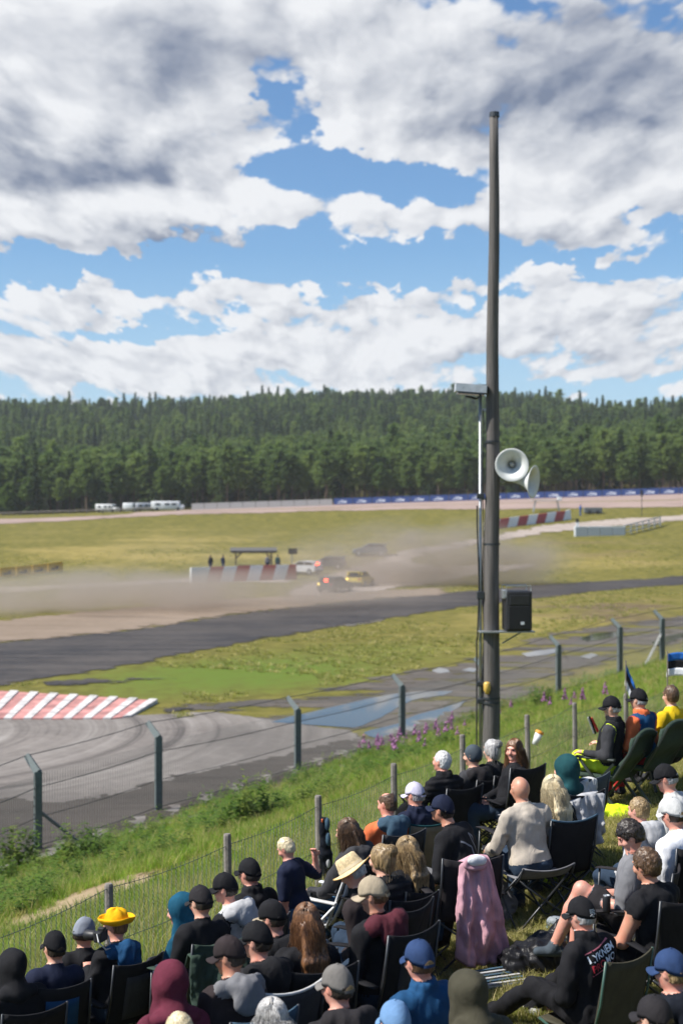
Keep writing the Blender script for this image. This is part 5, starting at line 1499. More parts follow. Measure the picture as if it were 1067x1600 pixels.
def make_cap(col, Hc, Rh, sc, parent, brimcol=None, backward=False, kind='cap', back_gap=True, seed=0):
    """baseball cap: six-panel crown, curved brim, button and strap; or bucket/straw hats and beanies"""
    m = fab(col); Rc = Rh @ Rz(math.pi) if backward else Rh
    tw = lambda p: Vector(Hc + sc * (Rc @ np.asarray(p)))
    rx, ry, rz = HR + np.array([.013, .016, .020]); base = .022
    if kind == 'cap':
        n, k = 36, 9; mb = MB(); rows = []
        for i in range(k + 1):
            t = i / k; row = []
            for j in range(n):
                a = 2 * math.pi * j / n; ca, sa = math.sin(a), math.cos(a)
                seam = 1 - .016 * max(0, 1 - abs(((a / (math.pi / 3)) % 1) - .5) * -14 - 7 + 0) * 0 - .018 * math.exp(-((((a / (math.pi / 3)) + .5) % 1 - .5) / .045) ** 2) * (1 - t)
                cr = math.cos(t * math.pi / 2) ** .80; zz = math.sin(t * math.pi / 2) ** .92
                zlow = base - (.042 if sa < 0 else .016) * abs(sa) ** .7 * (1 - t)
                front = 1 + .06 * max(0, sa) * math.sin(t * math.pi)
                row.append(tw((rx * ca * cr * seam * 1.0, (ry * sa * cr * seam) * front - .006, zlow + (rz - base + .012) * zz)))
            rows.append(row)
        vs = [p for r in rows for p in r]; fs = [(i * n + j, i * n + (j + 1) % n, (i + 1) * n + (j + 1) % n, (i + 1) * n + j) for i in range(k) for j in range(n)]
        # rolled lower edge
        o_ = len(vs); vs += [tw((rx * .93 * math.sin(2 * math.pi * j / n), ry * .93 * math.cos(2 * math.pi * j / n) - .006, base - (.042 if math.cos(2 * math.pi * j / n) < 0 else .016) * abs(math.cos(2 * math.pi * j / n)) ** .7 + .004)) for j in range(n)]
        fs += [(o_ + j, o_ + (j + 1) % n, (j + 1) % n, j) for j in range(n)]
        mb.add(vs, fs); c = mb.build('cap', m, parent, True)
        rows = []
        for i in range(7):
            t = i / 6; row = []
            for j in range(15):
                a = (j / 14 - .5) * 2.25; ins = (rx * math.sin(a), ry * math.cos(a) - .006)
                L = .072 * math.cos(a * .72) ** .6
                row.append(tw((ins[0] * (1 + .06 * t), ins[1] - .01 + L * t + .0, base - .010 - .012 * t - .030 * (math.sin(a) ** 2) * (0.35 + .65 * t))))
            rows.append(row)
        mb = MB(); mb.sheet(rows, .005); mb.build('brim', fab(brimcol) if brimcol else m, c, True)
        mb = MB(); mb.lathe([(0, .006), (.006, .005), (.009, 0), (.008, -.003)], 10, Matrix.Translation(tw((0, -.006, rz + .012))) @ Matrix(Rc.tolist()).to_4x4()); mb.build('button', m, c, True)
        if back_gap:
            pts = []
            for j in range(11):
                a = math.pi + (j / 10 - .5) * .95; h = .034 * math.cos((j / 10 - .5) * math.pi) - .030
                pts.append((rx * 1.012 * math.sin(a), ry * 1.012 * math.cos(a) - .006, base + h))
            low = [(p[0], p[1], base - .026) for p in pts]
            mb = MB(); mb.sheet([[tw(p) for p in pts], [tw(p) for p in low]], .002); mb.build('back_opening', HAIR['dkblond'] if seed % 2 else HAIR['dark'], c)
            mb = MB(); mb.sheet([[tw((p[0] * 1.015, p[1] * 1.015, base - .024)) for p in pts], [tw((p[0] * 1.015, p[1] * 1.015, base - .042)) for p in pts]], .003); mb.build('strap', m, c)
        return c
    if kind == 'beanie':
        v = Vol(); v.ell(tw((0, -.014, .016)), (HR + .013) * sc, 0, .01, Rh); v.ell(tw((0, .135, -.06)), np.array([.14, .12, .10]) * sc, 0, .01, Rh, sub=True); v.ell(tw((0, .02, -.14)), np.array([.13, .17, .085]) * sc, 0, .01, Rh, sub=True)
        P, Q, *_ = v.mesh(.009); return link('beanie', np_mesh('beanie', P, Q, m), parent)
    if kind == 'bucket':
        prof = [(.002, .150), (.045, .147), (.078, .128), (.092, .092), (.100, .040), (.103, .032), (.118, .040), (.140, .066), (.146, .080), (.150, .078), (.145, .058), (.122, .028), (.104, .018), (.098, .022)]
        mb = MB(); nn = 40; vs, fs = [], []
        for (r, z) in prof:
            for j in range(nn):
                a = 2 * math.pi * j / nn; wob = 1 + .02 * math.sin(3 * a) + .015 * math.sin(7 * a)
                dz = .008 * math.sin(5 * a + 1) if z > .12 else .004 * math.sin(4 * a)
                vs.append(tw((r * wob * math.sin(a), r * 1.13 * wob * math.cos(a) - .01, z + dz)))
        fs = [(i * nn + j, (i + 1) * nn + j, (i + 1) * nn + (j + 1) % nn, i * nn + (j + 1) % nn) for i in range(len(prof) - 1) for j in range(nn)]
        mb.add(vs, fs); c = mb.build('sailor_hat', m, parent, True)
        mb = MB(); mb.lathe([(.104, .030), (.1055, .030), (.1055, .036), (.104, .036)], 36, Matrix.Translation(Vector(Hc)) @ Matrix((Rh * sc).tolist()).to_4x4() @ Matrix.Diagonal((1, 1.13, 1, 1))); mb.build('seam', m, c)
        return c
    if kind == 'straw':
        sm = plain('straw_weave', (.60, .47, .27), .8, var=.25, scale=60, bumps=.6, bscale=140, bdist=.004); tm = plain('straw_edge', (.60, .36, .12), .8)
        M4 = Matrix.Translation(Vector(Hc)) @ Matrix((Rh @ Rx(R(-4)) * sc).tolist()).to_4x4() @ Matrix.Translation((0, -.008, 0)) @ Matrix.Diagonal((1, 1.16, 1, 1))
        mb = MB(); mb.lathe([(.0, .138), (.03, .140), (.066, .146), (.080, .138), (.090, .09), (.097, .035)] + [(.099 + .0, .030)], 40, M4); c = mb.build('straw_hat', sm, parent, True)
        vs = []; fs = []; nn = 40
        for i, r in enumerate((.097, .115, .132, .150, .152)):
            for j in range(nn):
                a = 2 * math.pi * j / nn; vs.append(M4 @ Vector((r * math.sin(a), r * math.cos(a), .030 + (.004 if i < 1 else -.004 * i) + .014 * (r - .097) / .05 * math.cos(2 * a + .4))))
        fs = [(i * nn + j, (i + 1) * nn + j, (i + 1) * nn + (j + 1) % nn, i * nn + (j + 1) % nn) for i in range(4) for j in range(nn)]
        mb = MB(); mb.add(vs, fs); mb.build('brim', sm, c, True)
        mb = MB(); mb.tube([M4 @ Vector((.152 * math.sin(2 * math.pi * j / 40), .152 * math.cos(2 * math.pi * j / 40), .018 + .014 * 1.1 * math.cos(4 * math.pi * j / 40 + .4))) for j in range(41)], .004, 6); mb.build('brim_edge', tm, c)
        mb = MB(); mb.lathe([(.0975, .038), (.099, .038), (.096, .062), (.0945, .062)], 40, M4); mb.build('band', plain('straw_band', (.66, .56, .38), .8), c)
        return c


ARMS = {  # elbow and wrist from the shoulder, torso frame, right side (x mirrored on the left)
    'lap': ((.07, .03, -.27), (-.07, .26, -.36)), 'knees': ((.10, .12, -.25), (.02, .36, -.30)), 'phone': ((.06, .05, -.27), (-.08, .26, -.15)),
    'down': ((.05, -.03, -.28), (.06, .04, -.53)), 'rest': ((.09, -.02, -.27), (.09, .23, -.28)), 'folded': ((.08, .06, -.25), (-.20, .20, -.20)),
    'reach': ((.06, .14, -.20), (.05, .36, -.28)), 'eat': ((.06, .10, -.24), (-.08, .17, -.02)), 'chin': ((.05, .16, -.24), (-.10, .18, -.02)), 'hold': ((.04, .08, -.27), (-.04, .32, -.26))}
LEGS = {'sit': ((.05, .42, .03), (.04, .42, 0)), 'stretch': ((.03, .42, .0), (.02, .82, 0)), 'wide': ((.14, .38, .03), (.12, .38, 0)), 'kneesup': ((.05, .32, .22), (.04, .48, 0)), 'tuck': ((.05, .40, .02), (.04, .26, 0)), 'stand': ((.0, .03, -.43), (.0, .0, 0))}

SEATED = []


def person(label, px, yaw=40, hip=.47, lean=-6, roll=0, head=(0, 0), arms='lap', arml=None, legs='sit', top='black', pants='dkjeans', sleeve=None, forearm=None, skin='fair', hair=None, cap=None, hood=None, hood_down=None,
           sc=1.0, w=1.0, belly=0.0, puffer=False, thigh=None, shoes='charcoal', group='spectators on the grass bank', pos=None, d=None, far=False, seed=None, collar=None, twist=0, cap_kw=None, fine_hands=False, legpts=None, armpts=None, dd=0.0):
    """builds one person so that the head lands on the given photo pixel; returns (root, ground point)"""
    seed = len(SEATED) * 7 + 3 if seed is None else seed
    Rt = Rx(R(-lean)) @ Ry(R(roll)); Rtw = Rz(R(twist))
    Hp = np.array([0, 0, hip])
    def tp(p): return Hp + Rt @ (np.asarray(p, float) * sc)                # torso frame
    def tps(p): q = np.asarray(p, float) * sc; return Hp + Rt @ (Rtw @ q)
    neck = tps((0, .0, .515)); Hd = Rt @ np.array([0, .018, .165]) * sc
    hd = np.array([Hd[0] * .75, Hd[1] * .6 + .02 * sc, .160 * sc]); Hc = neck + hd
    Rh = Rz(R(head[0] + twist)) @ Rx(R(-head[1])) @ Ry(R(roll * .3))
    ya = R(yaw); RY = Rz(ya)
    hw_ = RY @ Hc
    if pos is None:
        # slide along the sight line until the figure stands on the ground
        a, b = ray(*px); dd_ = np.linspace(4.5, 40, 7000) if not far else np.linspace(60, 320, 9000)
        gx, gy = a * dd_ - hw_[0], dd_ - hw_[1]
        g = CAMZ + b * dd_ - hw_[2] - T(gx, gy)
        if d is not None: i = int(np.argmin(abs(dd_ - d)))
        else: i = int(np.argmax(g < 0))
        if dd:
            i = int(np.argmin(abs(dd_ - (dd_[i] + dd)))); dh = float(g[i])
            hip = hip + dh; Hp = Hp + np.array([0, 0, dh]); neck = neck + np.array([0, 0, dh]); Hc = Hc + np.array([0, 0, dh])
        base = Vector((float(gx[i]), float(gy[i]), float(T(gx[i], gy[i]))))
    else: base = Vector(pos)
    t = empty('person', base, ya, label, 'person', group)
    # materials: 0 skin 1 top 2 pants 3 shoes 4 second sleeve 5 eye 6 lip 7 collar
    mats = [SKIN[skin], fab(top), fab(pants), fab(shoes), fab(sleeve or top), M_EYE, M_LIP, fab(collar or hood_down or top)]
    v = Vol(); s = sc
    bw = (.182 + belly * .25) * w * s
    v.ell(tp((0, -.005, .02)), (bw, (.135 + belly * .3) * s, .14 * s), 2, .04, Rt)
    v.ell(tp((0, .0, .065)), (bw * 1.03, (.142 + belly * .3) * s, .12 * s), 1, .03, Rt)
    v.ell(tp((0, .02 + belly * .15, .17)), ((.168 + belly * .5) * w * s, (.128 + belly) * s, .175 * s), 1, .05, Rt)
    v.ell(tps((0, .005, .34)), (.185 * w * s, .128 * s, .19 * s), 1, .05, Rt @ Rtw)
    v.cap(tps((-.135 * w, -.012, .445)), tps((.135 * w, -.012, .445)), .074 * s, None, 1, .05)
    v.cap(tps((0, -.02, .44)), tps((0, .0, .525)), .085 * s, .060 * s, 1, .04)
    v.cap(neck - hd * .25, neck + hd * .75, .056 * s, .054 * s, 0, .02)
    for sg in (-1, 1):
        kind = arml if (sg < 0 and arml) else arms
        e, wr = ARMS[kind] if armpts is None or armpts.get(sg) is None else armpts[sg]
        sh = tps((sg * .168 * w, -.008, .438)); m_ = np.array([sg, 1, 1])
        E = sh + Rt @ Rtw @ (np.array(e) * m_ * s); W = sh + Rt @ Rtw @ (np.array(wr) * m_ * s)
        la = 4 if sleeve else 1
        short = forearm is not None
        bare = forearm == 'bare'
        v.cap(sh, sh + (E - sh) * (1.0 if not bare else .16), .071 * s, .058 * s if not bare else .074 * s, la, .03)
        if bare: v.cap(sh, E, .062 * s, .050 * s, 0, .02)
        if short and not bare:
            v.cap(sh + (E - sh) * .3, sh + (E - sh) * .72, .072 * s, .066 * s, la, .015); v.cap(sh, E, .052 * s, .044 * s, 0, .012)
        v.cap(E, E + (W - E) * (.93 if not short else 1), (.055 if not short else .046) * s, (.043 if not short else .030) * s, la if not short else 0, .025)
        # hand: palm, four fingers of unequal length, thumb
        f = (W - E) / (np.linalg.norm(W - E) + 1e-9); upv = np.array([0, 0, 1.0]); sd = np.cross(f, upv); sd /= np.linalg.norm(sd) + 1e-9; dn = np.cross(sd, f)
        pc = W + f * .045 * s
        v.cap(W - f * .01, pc, .028 * s, .030 * s, 0, .012); v.ell(W + f * .055 * s, np.array([.042, .045, .019]) * s, 0, .01, np.stack([sd, f, dn], 1))
        for fi, (off, ln) in enumerate(((-.030, .062), (-.010, .072), (.011, .068), (.031, .054))):
            k0 = W + f * .088 * s + sd * off * s; k1 = k0 + (f * .75 - dn * .45) * ln * .5 * s; k2 = k1 + (f * .25 - dn * .9) * ln * .5 * s
            v.cap(k0 - f * .02 * s, k1, .0098 * s, .009 * s, 0, .004); v.cap(k1, k2, .009 * s, .008 * s, 0, .004)
        tb = W + f * .03 * s - sd * sg * .035 * s
        v.cap(tb, tb + (f * .7 - sd * sg * .6 - dn * .2) * .042 * s, .012 * s, .011 * s, 0, .006); v.cap(tb + (f * .7 - sd * sg * .6 - dn * .2) * .042 * s, tb + (f * 1.2 - sd * sg * .6 - dn * .5) * .06 * s, .011 * s, .009 * s, 0, .004)
    for sg in (-1, 1):
        kk, aa = (legpts[sg] if legpts else LEGS[legs])
        hj = Hp + np.array([sg * .088 * s * w, .0, .0]); m_ = np.array([sg, 1, 1])
        K = hj + np.array(kk) * m_ * s
        A = np.array([hj[0] + aa[0] * sg * s, aa[1] * s, .085 * s + aa[2]])
        la = 2
        if thigh == 'shorts':
            v.cap(hj, hj + (K - hj) * .72, .098 * s, .088 * s, 2, .04); v.cap(hj, K, .085 * s, .060 * s, 0, .03); v.cap(K, K + (A - K) * .35, .060 * s, .062 * s, 0, .03); v.cap(K + (A - K) * .35, A, .062 * s, .040 * s, 0, .03)
        else:
            v.cap(hj, K, .100 * s, .072 * s, 2, .04); v.cap(K, A, .070 * s, .055 * s, 2, .03)
        fd = np.array([sg * .18, 1.0, 0]) if legs != 'stretch' else np.array([sg * .35, .45, .75]); fd = fd / np.linalg.norm(fd)
        v.cap(A - fd * .05 * s + [0, 0, -.035 * s], A + fd * .13 * s + [0, 0, -.045 * s], .043 * s, .036 * s, 3, .02); v.cap(A, A + fd * .02 * s + [0, 0, -.03 * s], .05 * s, .045 * s, 3, .02)
    # head
    hs = s * .94
    th = lambda p: Hc + hs * (Rh @ np.asarray(p, float))
    v.ell(Hc, HR * hs, 0, .015, Rh); v.ell(th((0, -.025, .0)), np.array([.077, .078, .095]) * hs, 0, .015, Rh)
    v.ell(th((0, .022, -.06)), np.array([.058, .068, .062]) * hs, 0, .025, Rh); v.ell(th((0, .07, -.095)), np.array([.026, .022, .020]) * hs, 0, .02, Rh)
    v.cap(th((0, .088, .022)), th((0, .112, -.024)), .010 * hs, .015 * hs, 0, .012); v.cap(th((-.014, .098, -.028)), th((.014, .098, -.028)), .010 * hs, None, 0, .008)
    v.cap(th((-.036, .088, .034)), th((.036, .088, .034)), .011 * hs, None, 0, .012)
    for sg in (-1, 1):
        v.ell(th((sg * .033, .100, .012)), np.array([.017, .015, .012]) * hs, 0, .010, Rh, sub=True)
        v.ell(th((sg * .033, .083, .012)), np.array([.012, .012, .008]) * hs, 5, .004, Rh)
        v.ell(th((sg * .045, .068, -.03)), np.array([.026, .022, .022]) * hs, 0, .02, Rh)
        v.ell(th((sg * .082, -.004, -.008)), np.array([.009, .021, .033]) * hs, 0, .008, Rh @ Ry(R(sg * 12)) @ Rz(R(sg * -18)))
        v.ell(th((sg * .093, .004, -.004)), np.array([.006, .010, .018]) * hs, 0, .006, Rh, sub=True)
    v.cap(th((-.013, .086, -.060)), th((.013, .086, -.060)), .007 * hs, None, 6, .006)
    if hood_down:
        for a in np.linspace(-1.5, 1.5, 7):
            p = tps((math.sin(a) * .115, -.055 - math.cos(a) * .055, .515 - abs(a) * .018)); v.ell(p + Rt @ np.array([math.sin(a) * .012, -.02, .012]) * s, np.array([.056, .050, .058]) * s, 7, .03, Rt)
        v.ell(tps((0, -.165, .445)), np.array([.118, .052, .105]) * s, 7, .03, Rt); v.ell(tps((0, -.150, .515)), np.array([.105, .050, .050]) * s, 7, .02, Rt)
    elif collar:
        for a in np.linspace(0, 2 * math.pi, 12, endpoint=False):
            v.ell(tps((math.sin(a) * .068, .0 + math.cos(a) * .064, .535)), np.array([.022, .022, .034]) * s, 7, .02, Rt)
    near = d is not None or base.y < 30
    fine = [(Hc, .135 * s)] if not far else []
    if fine_hands:
        for sg in (-1, 1):
            kind = arml if (sg < 0 and arml) else arms
            e, wr = ARMS[kind] if armpts is None or armpts.get(sg) is None else armpts[sg]
            W = tps((sg * .168 * w, -.008, .438)) + Rt @ Rtw @ (np.array(wr) * np.array([sg, 1, 1]) * s); fine.append((W, .09))
    P, Q, fm, mi = v.mesh(.016 if not far else .03, .0075, fine)
    # creases of the clothes
    N_ = vert_normals(P, Q); cl = np.isin(mi, (1, 2, 4, 7)).astype(float)
    ps = P * np.array([1, 1, .6]); wv = ps + .05 * np.stack([vnoise(ps, 5, seed), vnoise(ps, 5, seed + 1), vnoise(ps, 5, seed + 2)], -1)
    disp = .013 * vnoise(wv, 10, seed) + .007 * vnoise(wv, 24, seed + 3)
    rid = 1 - 2 * np.abs(vnoise(wv * np.array([1, 1, 1.6]), 8, seed + 5)); disp = disp + .011 * rid
    if puffer:
        hgt = (P - Hp) @ Rt[:, 2]; disp = np.where(np.isin(mi, (1, 4)), .014 * np.abs(np.sin(hgt * math.pi / .062)) - .006 + .3 * disp, disp)
    P = P + N_ * (disp * cl * min(1, s))[:, None]
    body = link('body', np_mesh('body', P, Q, mats, fm), t)
    if hair: make_hair(hair[0], hair[1], Hc, Rh, hs, seed, t, bool(cap))
    if cap:
        kw = cap_kw or {}; make_cap(cap, Hc, Rh, hs, t, seed=seed, **kw)
    if hood:
        hv = Vol(); hm = fab(hood)
        hv.ell(th((0, -.030, .018)), np.array([.108, .128, .132]) * s, 0, .02, Rh); hv.ell(th((0, -.075, .085)), np.array([.05, .075, .055]) * s, 0, .05, Rh); hv.ell(th((0, -.115, .07)), np.array([.03, .04, .03]) * s, 0, .04, Rh)
        hv.cap(th((0, -.06, -.06)), tps((0, -.07, .50)), .070 * s, .085 * s, 0, .03)
        for sg in (-1, 1): hv.ell(tps((sg * .09, -.06, .50)), np.array([.07, .06, .05]) * s, 0, .04, Rt)
        for sg in (-1, 1): hv.cap(th((sg * .055, .0, -.07)), tps((sg * .075, .03, .50)), .045 * s, .05 * s, 0, .03)
        hv.ell(th((0, .125, -.01)), np.array([.078, .11, .115]) * s, 0, .015, Rh, sub=True)
        Pp, Qq, *_ = hv.mesh(.011); Nn = vert_normals(Pp, Qq); wv = Pp + .04 * np.stack([vnoise(Pp, 6, seed), vnoise(Pp, 6, seed + 1), vnoise(Pp, 6, seed + 2)], -1)
        Pp = Pp + Nn * ((.008 * vnoise(wv, 11, seed) + .010 * (1 - 2 * np.abs(vnoise(wv * np.array([1, 1, .5]), 8, seed + 4))))[:, None] * s)
        link('hood', np_mesh('hood', Pp, Qq, hm), t)
    info = dict(root=t, base=base, yaw=ya, Hc=Hc, Rh=Rh, Rt=Rt, Hp=Hp, body=(P, Q), tps=tps, th=th, hip=hip, sc=sc)
    SEATED.append(info)
    return info


def put_print(info, mesh2d, origin, ax_u, ax_v, nrm, mat, name, lift=.004, reach=.4):
    """lays flat print (verts in u,v metres) onto the cloth by casting onto the body surface"""
    P, Q = info['body']; bvh = BVHTree.FromPolygons([Vector(p) for p in P], [tuple(int(i) for i in q) for q in Q])
    vs, fs = mesh2d; out = []
    o, au, av, n = Vector(origin), Vector(ax_u).normalized(), Vector(ax_v).normalized(), Vector(nrm).normalized()
    for (u, v_) in vs:
        p = o + au * u + av * v_; h = bvh.ray_cast(p + n * reach, -n)
        out.append((h[0] + n * lift) if h[0] is not None else p)
    me = bpy.data.meshes.new(name); me.from_pydata([tuple(p) for p in out], [], fs); me.materials.append(mat); me.update()
    return link(name, me, info['root'])


def text2d(txt, size, shear=0.0):
    cu = bpy.data.curves.new('lettering', 'FONT'); cu.body = txt; cu.size = size; cu.align_x = 'LEFT'; cu.fill_mode = 'FRONT'; cu.resolution_u = 2; cu.shear = shear; cu.offset = .0015 * size / .1
    ob = bpy.data.objects.new('lettering', cu); COL.objects.link(ob); dg = bpy.context.evaluated_depsgraph_get(); me = bpy.data.meshes.new_from_object(ob.evaluated_get(dg))
    vs = [(p.co.x, p.co.y) for p in me.vertices]; fs = [tuple(f.vertices) for f in me.polygons]
    bpy.data.objects.remove(ob); bpy.data.meshes.remove(me); bpy.data.curves.remove(cu); return vs, fs


def stroke2d(lines, w):
    vs, fs = [], []
    for (a, b) in lines:
        n = 6; d = (b[0] - a[0], b[1] - a[1]); l = math.hypot(*d); nx, ny = -d[1] / l * w / 2, d[0] / l * w / 2
        for i in range(n + 1):
            x, y = a[0] + d[0] * i / n, a[1] + d[1] * i / n; vs += [(x + nx, y + ny), (x - nx, y - ny)]
            if i: k = len(vs); fs.append((k - 4, k - 3, k - 1, k - 2))
    return vs, fs
# ------------------------------------------------------------------ chairs
M_TUBE = plain('chair_tube', (.055, .058, .062), .4, .6); M_TUBEW = plain('white_tube', (.70, .70, .70), .35, .2); M_TUBEG = plain('grey_tube', (.30, .31, .32), .35, .7); M_FOOT = plain('chair_foot', (.02, .02, .02), .7)


def camp_chair(base, yaw, label, cloth='black', accent=None, tube=None, w=.52, hb=.88, hs=.40, rec=.12, arm=True, group='folding chairs on the grass bank', logo=False, rim=None, spread=1.0):
    """quad-fold camping chair: slung seat and back, crossed legs, arm straps"""
    t = empty('camping_chair', base, yaw, label, 'chair', group); tm = tube or M_TUBE; hw = w / 2; m = fab(cloth)
    def bk(x, f):          # point of the back panel, f from seat to top
        return (x * hw * (1 - .03 * (1 - f)) * 2, -.19 - rec * f + (-.055 * (1 - (2 * x) ** 2) * (1 - .4 * f)), hs + .02 + (hb - hs) * f + (.035 * (2 * x) ** 2 * f))
    mb = MB(); mb.sheet([[bk(x, f) for x in np.linspace(-.5, .5, 11)] for f in np.linspace(0, 1, 9)], .012); b = mb.build('backrest', m, t, True)
    if accent:
        mb = MB(); mb.sheet([[tuple(np.array(bk(x, f)) + [0, -.011, 0]) for x in np.linspace(-.26, .30, 7)] for f in np.linspace(.10, .80, 6)], .004); mb.build('accent_panel', fab(accent), b, True)
    if rim:
        mb = MB(); mb.tube([tuple(np.array(bk(x, 1)) + [0, 0, .004]) for x in np.linspace(-.5, .5, 11)], .011, 6); mb.build('top_binding', fab(rim), b, True)
    if logo:
        mb = MB(); q = np.array(bk(.05, .72)) + [0, -.012, 0]; mb.add([tuple(q + [-.03, 0, -.03]), tuple(q + [.03, 0, -.03]), tuple(q + [0, 0, .045])], [(0, 1, 2)]); mb.build('printed_mark', fab('white'), b)
    mb = MB(); mb.sheet([[(x * hw * 2, y, hs + .015 - .05 * (1 - (2 * x) ** 2) * math.sin(math.pi * (y + .19) / .50) + .02 * (y + .2)) for x in np.linspace(-.5, .5, 9)] for y in np.linspace(-.19, .30, 8)], .012); mb.build('seat', m, t, True)
    fx, fy, by = hw + .05, .30 * spread, -.24 * spread
    for sg in (-1, 1):
        for nm, a, c in (('leg', (sg * fx, fy, .012), (sg * hw, by + .04, hs + .02)), ('leg', (sg * fx, by - .06, .012), (sg * hw, fy - .02, hs + .03)),
                         ('leg', (sg * fx, fy + .01, .012), (-sg * hw * .96, fy - .015, hs + .02)), ('leg', (sg * fx, by - .07, .012), (-sg * hw * .96, by + .03, hs + .01))):
            mb = MB(); mb.tube([a, c], .0095, 8); l = mb.build(nm, tm, t, True)
            mb = MB(); mb.lathe([(0, -.012), (.02, -.012), (.018, .012), (.01, .03)], 10, Matrix.Translation(a)); mb.build('foot', M_FOOT, l)
        mb = MB(); mb.tube([(sg * hw * .98, -.185, hs - .02), (sg * hw, -.205 - rec * .5, hs + (hb - hs) * .5), bk(sg * .5, 1.0)], .0095, 8); mb.build('back_post', tm, t, True)
        if arm:
            mb = MB(); mb.tube([(sg * fx, fy, .012), (sg * (hw + .03), fy - .02, hs + .20)], .0095, 8); mb.build('arm_post', tm, t, True)
            mb = MB(); mb.sheet([[(sg * (hw + .03) + dx, y, hs + .21 + .02 * math.sin((y + .2) * 6) - .0) for dx in (-.035, 0, .035)] for y in np.linspace(-.22, .30, 7)], .01); mb.build('armrest', m, t, True)
    return t


def recliner(base, yaw, label, cloth='green', hb=.98, group='high backed garden chairs'):
    """moulded garden recliner: padded high back, flat arms, crossed flat legs"""
    t = empty('garden_recliner', base, yaw, label, 'chair', group); m = fab(cloth); fm = plain('recliner_frame', (.022, .030, .026), .5)
    def bk(x, f): return (x * .50 * (1 - .12 * max(0, f - .75) * 4 * abs(2 * x)), -.19 - .30 * f + .03 * math.sin(f * 9), .42 + (hb - .42) * f - (.05 * (2 * x) ** 2 if f > .9 else 0))
    mb = MB(); mb.sheet([[bk(x, f) for x in np.linspace(-.5, .5, 9)] for f in np.linspace(0, 1, 13)], .05); mb.build('backrest', m, t, True)
    mb = MB(); mb.sheet([[(x * .5, y, .42 + .03 * y) for x in np.linspace(-.5, .5, 6)] for y in np.linspace(-.19, .30, 6)], .05); mb.build('seat', m, t, True)
    for sg in (-1, 1):
        mb = MB(); mb.bbox((sg * .285, .03, .64), (.055, .50, .03), .012); mb.build('armrest', fm, t)
        for a, b in (((sg * .28, .34, .01), (sg * .28, -.20, .60)), ((sg * .28, -.30, .01), (sg * .28, .24, .62))):
            mb = MB(); mb.tube([a, b], .02, 4); mb.build('leg', fm, t)
        mb = MB(); mb.tube([bk(sg * .52, 0.02), bk(sg * .52, .5), bk(sg * .50, 1)], .017, 6); mb.build('back_rail', fm, t)
    return t


def drape(name, label, cat, base, yaw, w0, w1, z0, z1, cloth, y=-.34, folds=5, amp=.03, over=.10, seed=1, lining=None, sleeves=True, group=None, x0=0.0, skew=0.0):
    """garment hung over a chair back"""
    t = empty(name, base, yaw, label, cat, group); g = np.random.default_rng(seed); m = fab(cloth)
    ph = g.uniform(0, 6.28, 4)
    gr = np.random.default_rng(seed + 50)
    def pt(s, f):
        w = w0 + (w1 - w0) * f ** .8; q = np.array([[s * 3.1 + seed * 3.7, f * 1.1, 0.5]])
        fo = amp * (.3 + f) * (1.2 * math.sin(s * folds * 6.28 + ph[0] + f * .9 + 2.0 * float(vnoise(q, 1.0, seed)[0])) + 1.6 * float(vnoise(q * np.array([1.5, 2, 1]), 2.0, seed + 1)[0]) + .8 * (1 - 2 * abs(float(vnoise(q * np.array([1.5, 3.5, 1]), 2.6, seed + 2)[0]))))
        zb = z1 + .10 * float(vnoise(q * np.array([1, 0, 1]), 1.3, seed + 3)[0]) - .10 * s
        top = z0 - .10 * max(0, .45 - s) - .05 * max(0, s - .8)
        return (x0 + (s - .5) * w + skew * f * (.4 + .6 * s) + .05 * f * float(vnoise(q, .8, seed + 4)[0]), y - .03 * f - .012 + fo - .03 * math.sin(f * 3.1), top + (zb - top) * f)
    rows = [[(x0 + (s - .5) * w0, y + over, z0 - .14 - .03 * math.sin(s * 9)) for s in np.linspace(0, 1, 41)], [(x0 + (s - .5) * w0, y + over * .45, z0 + .012 - .10 * max(0, .45 - s) - .05 * max(0, s - .8)) for s in np.linspace(0, 1, 41)]]
    rows += [[pt(s, f) for s in np.linspace(0, 1, 41)] for f in np.linspace(0, 1, 30)]
    mb = MB(); mb.sheet(rows, .012); mb.build('cloth', m, t, True)
    if sleeves:
        for sg, ln in ((-1, .42), (1, .34)):
            p0 = np.array([x0 + sg * w0 * .5, y - .03, z0 - .05]); pts = [p0 + np.array([sg * (.02 + .03 * k / 7 + .012 * math.sin(k * 1.7)), -.02 - .012 * math.sin(k), -ln * k / 7]) for k in range(8)]
            mb = MB(); mb.tube([tuple(p) for p in pts], [.05, .058, .05, .056, .048, .052, .046, .04], 10); mb.build('sleeve', m, t, True)
    if lining:
        v = Vol(); v.ell((x0, y - .060, z0 - .045), (.085, .026, .045), 0, .03); v.ell((x0 - .06, y - .05, z0 - .03), (.05, .03, .05), 0, .03); v.ell((x0, y - .03, z0 + .04), (.075, .05, .06), 0, .02, sub=True)
        P, Q, *_ = v.mesh(.010); wv = P * np.array([1, 1, 1.4]); P = P + vert_normals(P, Q) * (.010 * (1 - 2 * np.abs(vnoise(wv, 12, seed))) + .006 * vnoise(wv, 26, seed + 1))[:, None]
        link('hood', np_mesh('hood', P, Q, m), t)
        v = Vol(); v.ell((x0 - .01, y - .075, z0 - .005), (.085, .030, .045), 0, .03); P, Q, *_ = v.mesh(.009); P = P + vert_normals(P, Q) * (.008 * vnoise(P, 18, seed + 2))[:, None]
        link('hood_lining', np_mesh('hood_lining', P, Q, fab(lining)), t)
    return t


